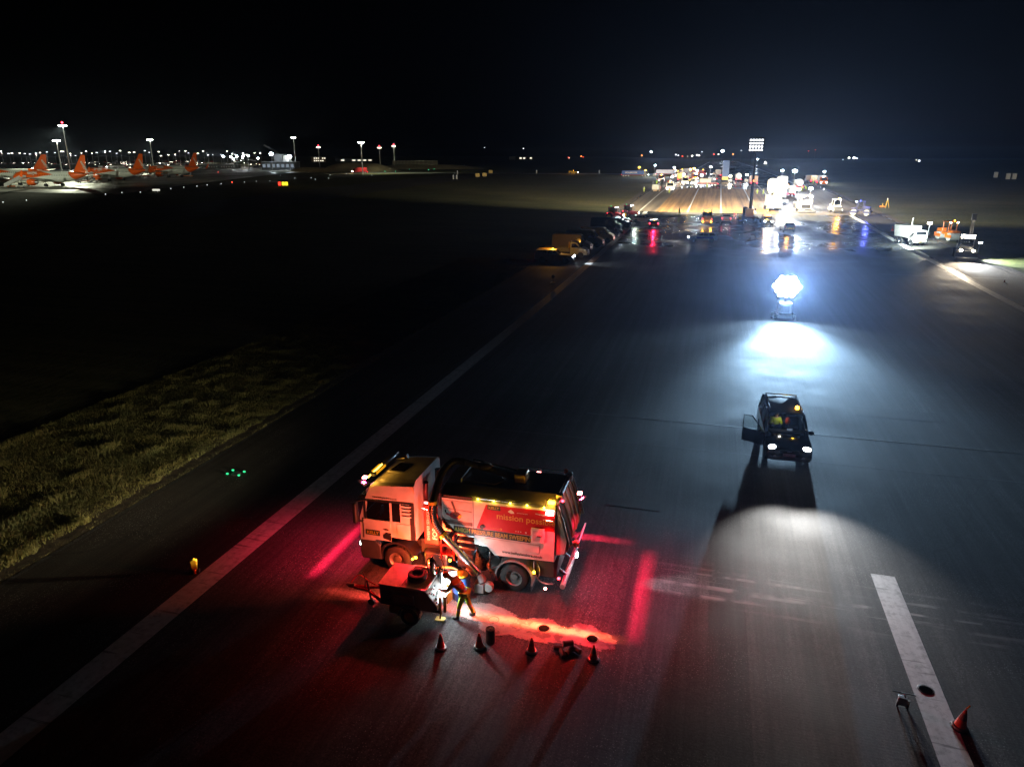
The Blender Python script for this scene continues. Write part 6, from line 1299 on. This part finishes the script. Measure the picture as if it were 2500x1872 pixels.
def airliner(label, loc, rz, steps=True):
    t = thing('airliner', label, 'aircraft', loc, rz, 'airliners parked on the apron'); t.location.z += .12
    prof = [(-18.8, .25, 4.9), (-16, .9, 4.55), (-12, 1.6, 4.05), (-8, 1.95, 3.75), (-4, 1.98, 3.7), (10, 1.98, 3.7), (14, 1.95, 3.68), (16, 1.7, 3.5), (17.4, 1.25, 3.3), (18.4, .65, 3.12), (18.75, .1, 3.05)]
    mb = MB(); n = 22; vs = []
    for x, r, z in prof: vs += [(x, r * math.cos(6.28319 * j / n), z + r * 1.04 * math.sin(6.28319 * j / n)) for j in range(n)]
    mb.add(vs, [(i * n + j, i * n + (j + 1) % n, (i + 1) * n + (j + 1) % n, (i + 1) * n + j) for i in range(len(prof) - 1) for j in range(n)] + [tuple(range(n)), tuple(range((len(prof) - 1) * n, len(prof) * n))]); obj('fuselage', mb, m_air, t)
    def foil(a, b, ta, tb): # each: (leading edge point, trailing edge point)
        m_ = MB(); (l0, t0), (l1, t1) = a, b; u = Vector((0, 0, 1))
        l0, t0, l1, t1 = map(Vector, (l0, t0, l1, t1)); q = []
        for l, tt, th in ((l0, t0, ta), (l1, t1, tb)): mid = l.lerp(tt, .3); q += [l, mid + th, tt, mid - th]
        m_.add(q, [(0, 1, 5, 4), (1, 2, 6, 5), (2, 3, 7, 6), (3, 0, 4, 7), (0, 3, 2, 1), (4, 5, 6, 7)]); return m_
    V = lambda *a: Vector(a)
    for sg in (-1, 1):
        obj('wing', foil(((5, sg * 1.5, 2.6), (-2.0, sg * 1.5, 2.6)), ((-3.6, sg * 16.4, 4.0), (-5.2, sg * 16.4, 4.0)), V(0, 0, .45), V(0, 0, .1)), air_white, t)
        obj('winglet', foil(((-3.7, sg * 16.4, 4.0), (-5.3, sg * 16.4, 4.0)), ((-5.6, sg * 17.0, 6.3), (-6.3, sg * 17.0, 6.3)), V(0, .06, 0), V(0, .04, 0)), air_orange, t)
        obj('tailplane', foil(((-14.2, sg * .6, 5.0), (-17.4, sg * .6, 5.0)), ((-16.8, sg * 6.2, 5.5), (-18.2, sg * 6.2, 5.5)), V(0, 0, .15), V(0, 0, .06)), air_white, t)
        e_ = obj('engine', MB().lathe([(.001, 3.9), (.85, 3.95), (1.15, 4.0), (1.25, 3.4), (1.22, 2.0), (1.0, .9), (.7, .6)], (0.6, sg * 5.75, 1.75), 'x', 20), air_orange, t); obj('exhaust_cone', MB().lathe([(.65, 1.4), (.5, .0), (.3, -.3), (.001, -.8)], (.4, sg * 5.75, 1.75), 'x', 14), dullmetal, e_); obj('pylon', MB().b2(-.5, 3.0, sg * 5.75 - .15, sg * 5.75 + .15, 2.6, 3.3), air_white, e_)
        g_ = obj('main_gear', MB().cyl((-1.2, sg * 3.8, .6), (-1.2, sg * 3.6, 2.6), .15), dullmetal, t)
        for dy in (-.35, .35): obj('tyre', MB().lathe([(.2, -.2), (.55, -.18), (.58, 0), (.55, .18), (.2, .2)], (-1.2, sg * 3.8 + dy, .58), 'y', 16), rubber, g_)
        for i in range(26): pass
        wm = MB()
        for i in range(30): x = 12.5 - i * .84; wm.quad((x - .13, sg * 1.985, 4.1), (x + .13, sg * 1.985, 4.1), (x + .13, sg * 1.93, 4.42), (x - .13, sg * 1.93, 4.42))
        wo = obj('window_row', wm, dark_glass, t); wo['kind'] = 'stuff'
        text('easyJet', 1.75, air_white, t, (9.2 if sg == 1 else 4.6, sg * 1.93, 4.62), (R(90 - sg * 0), 0, R(180) if sg == 1 else 0), bold=.03)
        text('easyJet', 1.6, air_white, t, (-15.6 if sg == -1 else -17.2, sg * .22, 7.4), (R(90), R(-58 if sg == -1 else 58), R(180) if sg == 1 else 0), bold=.03, align='CENTER')
    obj('tail_fin', foil(((-11.6, 0, 5.4), (-17.8, 0, 5.6)), ((-16.6, 0, 11.7), (-18.6, 0, 11.7)), V(0, .22, 0), V(0, .1, 0)), air_orange, t)
    obj('cockpit_window', MB().quad((17.35, -.9, 3.95), (17.35, .9, 3.95), (16.75, .85, 4.6), (16.75, -.85, 4.6)), dark_glass, t)
    ng = obj('nose_gear', MB().cyl((12, 0, .4), (12, 0, 2.2), .12), dullmetal, t)
    for dy in (-.22, .22): obj('tyre', MB().lathe([(.15, -.1), (.38, -.1), (.38, .1), (.15, .1)], (12, dy, .38), 'y', 14), rubber, ng)
    return t
VW = lambda px: math.degrees(math.atan2(ray(px, 400).y, ray(px, 400).x))    # compass bearing of the line of sight
TH = 48
a1 = airliner('nearest whole airliner on the apron with white steps at its nose', at(128, 456), R(VW(128) + 90 - TH))
a2 = dup(a1, at(280, 443) + Vector((0, 0, .12)), R(VW(280) + 90 - TH), 'second airliner along the apron with its red tail before the car park')
a3 = dup(a1, at(425, 434) + Vector((0, 0, .12)), R(VW(425) + 90 - TH - 4), 'airliner with bright orange fin at the far end of the row')
a4 = dup(a1, at(20, 446) + Vector((0, 0, .12)), R(VW(20) + 90 - TH + 16), 'airliner at the edge of the frame with bright orange fin')
def steps(label, px, py, rz):
    t = thing('boarding_steps', label, 'boarding steps', at(px, py) + Vector((0, 0, .13)), rz, 'boarding steps on the apron')
    obj('ramp', MB().prism([(-3.5, .3), (-3.2, .3), (2.4, 3.4), (2.4, 3.1)], -.8, .8), cream, t); obj('platform', MB().b2(2.4, 4.0, -.9, .9, 3.2, 3.4), cream, t)
    for sg in (-1, 1): obj('side_panel', MB().prism([(-3.4, .4), (2.4, 3.5), (4.0, 3.5), (4.0, 4.5), (2.4, 4.5), (-3.4, 1.5)], sg * .85 - .03, sg * .85 + .03), white, t); obj('support', MB().cyl((2.2, sg * .6, .4), (2.6, sg * .6, 3.2), .1), dullmetal, t)
    obj('chassis', MB().b2(-2.8, 3.2, -.8, .8, .4, .7), orange, t)
    for x in (-2, 2.4):
        for sg in (-1, 1): wheel(t, x, sg * .8, .35, .25, sg)
    return t
steps('steps at the nose of the nearest airliner', 38, 459, R(VW(38) - 75)); steps('steps at the nose of the second airliner', 205, 447, R(VW(200) - 60)); steps('steps at the nose of the far airliner', 352, 433, R(VW(352) - 60)); steps('steps at the tail of the far airliner', 455, 433, R(VW(455) - 110))
for px, py, lb in ((230, 446, 'tug parked by the second airliner'), (368, 432, 'pale tug parked by the far airliner nose'), (52, 460, 'tug beside the nearest airliner nose')):
    t = thing('tug', lb, 'tug', at(px, py) + Vector((0, 0, .13)), R(VW(px) - 80), 'ground vehicles on the apron'); obj('body', MB().b2(-1.6, 1.6, -.9, .9, .35, 1.0), cream, t, bevel=.08); obj('cab', MB().b2(-.6, .6, -.8, .8, 1.0, 2.0), dark_glass, t, bevel=.08)
    for x in (-1, 1):
        for sg in (-1, 1): wheel(t, x, sg * .85, .38, .25, sg)
t = thing('fuel_cart', 'dark rounded fuel bowser at the frame edge beside an airliner', 'bowser', at(8, 458), R(100)); obj('tank', MB().lathe([(.001, -3), (1.4, -2.8), (1.7, -1), (1.7, 1), (1.4, 2.8), (.001, 3)], (0, 0, 2.3), 'x', 16), M('bowser_black', (.03, .035, .03), .4), t); obj('frame', MB().b2(-3, 3, -1, 1, .5, .9), black, t)

# ------------------------------------------------------------------ apron masts, fence, mounds
def mast(label, px, py_top, dist, lit=True, red=True, power=60000, rgb=(.95, 1, .72), aimd=(60, -60), cone=78, target=None):
    p = up_at(px, py_top, dist); z0 = g(p.x, p.y); h = p.z - z0
    t = thing('floodlight_mast', label, 'light mast', (p.x, p.y, z0), 0, 'tall floodlight masts on the apron')
    obj('mast', MB().cyl((0, 0, -.2), (0, 0, h), .35, .16, 10), M('mast_galvanised', (.5, .5, .5), .5, .3), t); obj('crown_ring', MB().lathe([(.3, h - .5), (1.5, h - .45), (1.5, h - .25), (.3, h - .2)], n=14), dullmetal, t)
    for i in range(6):
        a = i * math.pi / 3; obj('lamp', MB().box((1.3 * math.cos(a), 1.3 * math.sin(a), h - .72), (.6, .7, .35), a), EM('mast_lamp', (.95, 1, .9), 45) if lit else e_cp, t)
    if red: obj('obstruction_light', MB().ell((0, 0, h + .6), (.35, .35, .45), 8, 5), e_red, t)
    if power: lamp('SPOT', (0, 0, h - 1.2), power, rgb, (target - Vector((p.x, p.y, z0))) if target else (aimd[0], aimd[1], 0), cone, .35, 1.0, t)
    return t
mast('tallest floodlight mast with red lamp at the left', 152, 303, 400, lit=True, power=150000, aimd=(10, -27)); mast('bright floodlight mast left of the tallest one', 137, 340, 430, red=False, power=150000, aimd=(-6, -27)); mast('unseen floodlight mast added to light the near sides of the airliners', -560, 300, 300, red=False, power=210000, target=at(290, 440) + Vector((0, 0, 4)), cone=56); mast('thin floodlight mast behind the far airliners', 365, 339, 500, red=False, power=140000, aimd=(-4, -27))  # the mast out of frame is added to light the airliners
mast('bright floodlight mast above the construction floodlights', 716, 334, 560, red=False, power=9000, aimd=(6, -16)); mast('short mast with red lamp beside the terminal block', 777, 358, 620, lit=False, power=0); mast('bright floodlight mast in front of the earth mound', 881, 345, 425, red=False, power=90000, aimd=(4, 26)); mast('shorter amber tipped mast behind the mound', 926, 359, 640, lit=False, power=9000, aimd=(20, 10)); mast('floodlight mast at the right end of the mounds', 961, 355, 650, power=160000, target=at(1010, 409) + Vector((0, 0, 4)), lit=False, cone=60)
def mound(px0, px1, pyb, h, depth):
    a, b = at(px0, pyb), at(px1, pyb); n = 24; mb = MB(); vs = []
    dirv = (b - a); back = Vector((-dirv.y, dirv.x, 0)).normalized()
    for i in range(n + 1):
        s_ = i / n; hh = h * math.sin(math.pi * s_) ** .8 * (1 + .12 * math.sin(9 * s_))
        base = a.lerp(b, s_)
        for j, (d_, k_) in enumerate(((0, 0), (.3, .55), (.55, .92), (.8, 1.0), (1.2, .85), (2.0, 0))): q = base + back * d_ * depth; vs.append((q.x, q.y, g(q.x, q.y) - .3 + hh * k_))
    mb.add(vs, [(i * 6 + j, i * 6 + j + 1, (i + 1) * 6 + j + 1, (i + 1) * 6 + j) for i in range(n) for j in range(5)]); return struct('mound', mb, m_earth)
mound(690, 800, 421, 3.6, 14); mound(760, 960, 420, 6.5, 18); mound(880, 1180, 414, 4.2, 22)
def fence(name, label, pa, pb, h, npost, panel_m, post_m, gap=True):
    t = thing(name, label, 'fence', pa); d = pb - pa; L = math.hypot(d.x, d.y); t.rotation_euler = (0, 0, math.atan2(d.y, d.x)); sl = d.z / L
    for i in range(npost): x = L * i / (npost - 1); obj('post', MB().b2(x - .12, x + .12, -.12, .12, sl * x - .5, sl * x + h), post_m, t)
    mb = MB().add([(0, 0, 0), (L, 0, sl * L), (L, 0, sl * L + h * .95), (0, 0, h * .95), (0, .1, 0), (L, .1, sl * L), (L, .1, sl * L + h * .95), (0, .1, h * .95)], [(0, 1, 2, 3), (4, 5, 6, 7), (3, 2, 6, 7)]); obj('panel', mb, panel_m, t); return t
fence('barrier_fence', 'long grey blue noise barrier behind the airliners', at(-60, 412), at(240, 414), 3.5, 14, M('barrier', (.22, .27, .28), .6), dullmetal)
fence('palisade_fence', 'pale posted fence along the top of the lit mound', at(960, 411) + Vector((0, 0, 3.0)), at(1068, 408) + Vector((0, 0, 2.6)), 3.0, 34, M('fence_back', (.10, .09, .07), .8), M('fence_pale', (.5, .45, .35), .7))
# buildings by the masts
def block(label, px0, px1, pyb, pyt, mat, rows=1, colsn=8, wm=None):
    a, b = at(px0, pyb), at(px1, pyb); d = b - a; L = math.hypot(d.x, d.y); dist = math.hypot(a.x, a.y)
    h = max(2.5, up_at(px0, pyt, dist).z - a.z); t = thing('airport_building', label, 'building', a, math.atan2(d.y, d.x)); obj('wall', MB().b2(0, L, 0, 12, -1, h), mat, t); obj('roof', MB().b2(-.4, L + .4, -.4, 12.4, h, h + .4), grey, t)
    for r_ in range(rows):
        for i in range(colsn):
            w = L / colsn
            if random.random() < .75: obj('window', MB().b2(i * w + w * .2, i * w + w * .8, -.06, -.02, h * (r_ + .35) / rows, h * (r_ + .75) / rows), wm or e_glint, t)
    return t
block('two storey terminal block with lit windows beside the short mast', 766, 796, 396, 384, M('block_tan', (.3, .22, .14), .8), 2, 6); block('low white sheds left of the construction lights', 490, 575, 412, 404, M('shed', (.08, .085, .08), .7), 1, 14, M('shed_door', (.35, .36, .34), .6)); block('dark hangar below the construction floodlights', 640, 720, 416, 396, M('hangar', (.08, .09, .1), .7), 1, 7, EM('hangar_dim', (.7, .85, 1), .25)); block('long low building on the mound skyline', 830, 910, 395, 389, M('hangar', (.08, .09, .1), .7), 1, 6); block('faint low farm building on the far horizon', 1258, 1300, 391, 383, M('farm', (.2, .2, .18), .8), 1, 5)
ct = thing('stair_core', 'grey construction tower with sloping conveyor between the floodlights', 'tower', up_at(685, 402, 560)); ct.location.z = g(ct.location.x, ct.location.y); obj('tower', MB().b2(-3, 3, -3, 3, 0, 11), grey, ct); obj('boom', MB().tube([(4, 0, 9), (-12, 0, 17)], .7, 6), dullmetal, ct); obj('cabin', MB().b2(4, 8, -2, 2, 6, 10), cream, ct)
for px, py, lb, P_, r in ((662, 376, 'brilliant construction floodlight left of the tower', 40, 1.3), (706, 383, 'brilliant construction floodlight right of the tower', 50, 1.6)):
    p = up_at(px, py, 550); z0 = g(p.x, p.y); t = thing('construction_floodlight', lb, 'floodlight', (p.x, p.y, z0), 0, 'construction floodlights'); obj('pole', MB().cyl((0, 0, 0), (0, 0, p.z - z0), .2), dullmetal, t); obj('lamp_head', MB().ell((0, 0, p.z - z0), (r, r, r * .8), 10, 6), e_flood, t); lamp('POINT', (0, -r - .3, p.z - z0), P_, (.65, .85, 1), size=.8, parent=t)
for px, py in ((545, 382), (564, 383), (578, 382), (594, 380), (606, 381), (630, 387), (570, 389), (592, 385)):
    p = up_at(px, py, 600); z0 = g(p.x, p.y); t = thing('yard_light', 'yard lamp in the bright cluster right of the far airliner', 'lamp post', (p.x, p.y, z0), 0, 'yard lamps right of the far airliner'); obj('pole', MB().cyl((0, 0, 0), (0, 0, p.z - z0), .12), dullmetal, t); obj('lamp_head', MB().ell((0, 0, p.z - z0), (.7, .7, .5), 8, 5), e_white, t)

# ------------------------------------------------------------------ car park: lamp posts and rows of parked cars
proto = None
for i in range(46):
    px = 4 + i * 14.0 + random.uniform(-5, 5); d_ = random.uniform(620, 900)
    p = up_at(px, random.uniform(368, 381), d_); z0 = g(p.x, p.y); h = p.z - z0
    if h < 3: continue
    t = thing('lamp_post', 'lamp post with angled head in the rows of the distant car park', 'lamp post', (p.x, p.y, z0), random.uniform(0, 6), 'lamp posts of the distant car park')
    obj('pole', MB().cyl((0, 0, -.3), (0, 0, h), .12, .08, 6), M('mast_galvanised', (.5, .5, .5), .5), t); obj('lamp_head', MB().box((.5, 0, h), (1.3, .6, .3)), random.choice((e_cp, e_cp, e_cpd, e_cpd)), t)
    if i % 6 == 0: lamp('POINT', (0, 0, h - 1), 9000, (1, .95, .8), size=.5, parent=t)
cpb, _ = shell(SPEC['car']['prof'], 1.8, .95, .32); cp_m = []
for i, c_ in enumerate(((.5, .5, .5), (.1, .1, .12), (.3, .05, .04), (.2, .22, .25))): cp_m.append(cpb.mesh('body', M('parked_paint%d' % i, c_, .2, coat=.6)))
glim = MB().quad((.2, -.7, 1.455), (.2, .7, 1.455), (.9, .75, 1.06), (.9, -.75, 1.06)).mesh('windscreen', dark_glass); e_car_glint = EM('car_glint_low', (1, .9, .7), 14); glint = MB().b2(2.2, 2.24, -.7, -.3, .6, .8).b2(2.2, 2.24, .3, .7, .6, .8).mesh('headlight', e_car_glint); glint2 = MB().b2(2.2, 2.24, -.7, -.3, .6, .8).b2(2.2, 2.24, .3, .7, .6, .8).mesh('headlight', EM('car_glint_high', (1, .95, .85), 40))  # glowing headlights added to stand in for lamp glints on parked cars
for i in range(230):
    px = random.uniform(-20, 640); d_ = random.uniform(600, 1000) if px > 240 else random.uniform(640, 1000)
    q = ray(px, 390); k_ = d_ / math.hypot(q.x, q.y); p = G(q.x * k_, q.y * k_)
    t = thing('parked_car', 'car standing among the rows of the distant car park', 'car', p, random.choice((0, math.pi / 2)) + R(VW(px) + 120) + random.uniform(-.1, .1), 'cars in the distant car park')
    obj('body', random.choice(cp_m), None, t); obj('windscreen', glim, None, t)
    r_ = random.random()
    if r_ < .5: obj('headlight', glint if r_ < .35 else glint2, None, t)  # painted glint in headlight shape

# ------------------------------------------------------------------ taxiway lights, signs and lone vehicles in the dark field
def small_light(label, px, py, em, r=.16, h=.35, group='taxiway lights in the dark field'):
    t = thing('taxiway_light', label, 'taxiway light', at(px, py), 0, group); obj('stem', MB().cyl((0, 0, 0), (0, 0, h), .06, n=6), dullmetal, t); obj('lens', MB().ell((0, 0, h), (r, r, r), 8, 5), em, t)
e_tw = EM('taxi_white', (.9, 1, .95), 2.5); e_tg = EM('taxi_green', (.1, 1, .45), 5); e_tr = EM('taxi_red', (1, .06, .03), 6)
for px, py in ((8, 497), (65, 492), (258, 477), (298, 473), (343, 472), (417, 463), (449, 460), (481, 457), (506, 454), (540, 451), (597, 447), (626, 445), (685, 430), (720, 437), (806, 429), (659, 444), (770, 440), (802, 437), (846, 426), (908, 430), (1150, 410), (1134, 405), (760, 436)): small_light('small white taxiway light in the dark field', px, py, e_tw, .12)
for px, py in ((940, 420), (950, 417), (966, 420), (995, 413), (1000, 415), (1046, 416), (1060, 414), (1096, 412), (1112, 411)): small_light('small green taxiway light right of the lit vehicle', px, py, e_tg, .14, group='green taxiway lights')
for px, py in ((567, 450), (533, 424), (788, 418)): small_light('small red stop light in the dark field', px, py, e_tr, .2, .8, 'red stop lights')
t = thing('taxiway_sign', 'lit red and yellow taxiway sign in the dark field', 'sign', at(696, 455), R(20))
for x, m_ in ((-2.0, EM('sign_red', (1, .04, .02), 2.5)), (-.6, e_sign), (.6, e_sign)): obj('panel', MB().b2(x - .5, x + .5, -.1, .1, .3, 1.6), m_, t)
obj('foot', MB().b2(-2.4, 1.2, -.2, .2, 0, .3), black, t)
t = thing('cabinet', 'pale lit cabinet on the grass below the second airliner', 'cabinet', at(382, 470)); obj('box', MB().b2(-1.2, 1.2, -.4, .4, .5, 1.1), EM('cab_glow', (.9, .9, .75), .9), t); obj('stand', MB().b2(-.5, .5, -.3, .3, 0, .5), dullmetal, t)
for px, py, lb in ((1166, 433, 'yellow marker board left of its twin in the dark field'), (1183, 432, 'yellow marker board right of its twin in the dark field'), (1198, 424, 'lone yellow marker board behind the twin boards')):
    t = thing('marker_board', lb, 'sign', at(px, py), R(15)); obj('board', MB().b2(-1.1, 1.1, -.1, .1, .3, 1.9), M('board_tan', (.6, .42, .12), .6), t); obj('foot', MB().b2(-.9, .9, -.3, .3, 0, .3), black, t)
for px, py, lb in ((1107, 438, 'white cabinet left of the thin post in the field'), (1115, 438, 'thin white post right of the white cabinet'), (1117, 426, 'white post standing alone above the cabinet'), (1310, 424, 'pale post on the field left of the yellow pickup'), (1463, 424, 'pale post right of the yellow pickup')):
    t = thing('field_post', lb, 'post', at(px, py)); obj('post', MB().b2(-.25, .25, -.2, .2, 0, 1.7), M('post_white', (.6, .6, .6), .6), t); obj('cap', MB().ell((0, 0, 1.75), (.2, .2, .15), 8, 5), EM('post_dim', (.9, .95, 1), .5), t)
v = vehicle('pickup_truck', 'yellow pickup with amber beacon alone on the dark taxiway', 'pickup', at(1400, 425), R(0), 'pickup', M('safety_yellow', (.75, .42, .03), .4), head=True, beacon=e_amber); v.location.z += .05; lamp('POINT', (-.2, 0, 2.8), 700, AMB, size=.2, parent=v)
t = lorry('red airfield truck with warm lit front crossing the left taxiway', at(880, 424), R(200), red_dark, red_dark, 'box', L=8, group=None); lamp('SPOT', (4.6, 0, 1.2), 5000, WARM, (12, 0, -.5), 90, .8, .3, t); lamp('POINT', (4.9, 0, 2.4), 600, WARM, size=.3, parent=t)
for sg in (-1, 1): obj('front_lamp', MB().ell((4.65, sg * .7, 1.3), (.1, .5, .35), 8, 5), e_warm, t)
# faint equipment and lights on the right hand horizon
for px, py, lb in ((2430, 434, 'faint antenna hut at the left of the dim group on the right field'), (2460, 438, 'dim pale hut in the middle of the right field'), (2475, 438, 'dim post at the right of the right field group')):
    t = thing('field_hut', lb, 'hut', at(px, py)); obj('wall', MB().b2(-.7, .7, -.6, .6, 0, 2.4), M('hut_pale', (.5, .5, .48), .7), t); obj('roof', MB().b2(-.8, .8, -.7, .7, 2.4, 2.55), grey, t)
HL = [(1590, 371, e_white, 1.5), (1567, 380, EM('far_orange', (1, .25, .05), 6), 1.4), (1650, 378, e_cpd, 1.4), (1656, 380, e_cpd, 1.2), (1666, 382, e_tr, 1.2), (1679, 382, e_glint, 1), (1690, 381, e_cp, 1.3), (1702, 379, e_cp, 1.4), (1707, 380, e_cp, 1.0), (1714, 371, e_cpd, .9), (1743, 377, e_tr, 1.2), (1754, 377, e_cp, 1), (1810, 368, e_cpd, 1.2), (1790, 377, EM('far_orange', (1, .25, .05), 6), 1.4), (1764, 369, e_flood, 2.6), (1419, 382, EM('far_orange', (1, .25, .05), 6), 1.2), (1388, 385, e_tr, 1), (1278, 363, e_cpd, 1), (1183, 361, e_cpd, .6), (2073, 386, e_cp, 1.6), (2085, 386, e_white, 1.4), (2092, 387, e_cpd, 1.3), (2058, 390, e_cpd, .8), (2244, 393, e_cpd, 1.8), (2237, 391, e_glint, 1.2), (1974, 369, e_tr, .8), (1991, 366, e_tr, .8), (1390, 386, e_glint, 1), (1424, 384, e_tr, .8)]
for i, (px, py, em, r) in enumerate(HL):
    p = up_at(px, py, 1500); z0 = g(p.x, p.y) - .5
    cn = 'brilliant white' if em is e_flood else 'bright white' if em is e_white else 'orange' if em.name.startswith('far_or') else 'red' if em is e_tr else 'warm' if em in (e_cp, e_glint) else 'cool white'
    wh = 'left of the far work site' if px < 1500 else 'above the far lorries' if px < 1760 else 'behind the crane mast' if px < 1900 else 'right of the far work site'
    t = thing('horizon_light', 'tiny %s lamp on the dark horizon %s' % (cn, wh), 'lamp post', (p.x, p.y, z0), 0, 'lamps on the far horizon')
    obj('pole', MB().cyl((0, 0, 0), (0, 0, max(1, p.z - z0)), .15, n=6), dullmetal, t); obj('lamp_head', MB().ell((0, 0, max(1, p.z - z0)), (r, r, r * .8), 8, 5), em, t)

# ------------------------------------------------------------------ damp night air
HZ = MB().b2(-4060, 4060, -360, 4210, -3, 60)
hz = obj('haze', HZ, None); hz['kind'] = 'stuff'; hz['label'] = 'damp night haze glowing round the floodlights'; hz['category'] = 'haze'
m = bpy.data.materials.new('haze_air'); m.use_nodes = True; nt = m.node_tree; nt.nodes.clear()
o = nt.nodes.new('ShaderNodeOutputMaterial'); pv_ = nt.nodes.new('ShaderNodeVolumePrincipled'); pv_.inputs['Density'].default_value = .00006; pv_.inputs['Color'].default_value = (.62, .76, 1, 1); pv_.inputs['Anisotropy'].default_value = .86
pv_.inputs['Density Attribute'].default_value = ''; nt.links.new(pv_.outputs[0], o.inputs['Volume']); hz.data.materials.append(m)
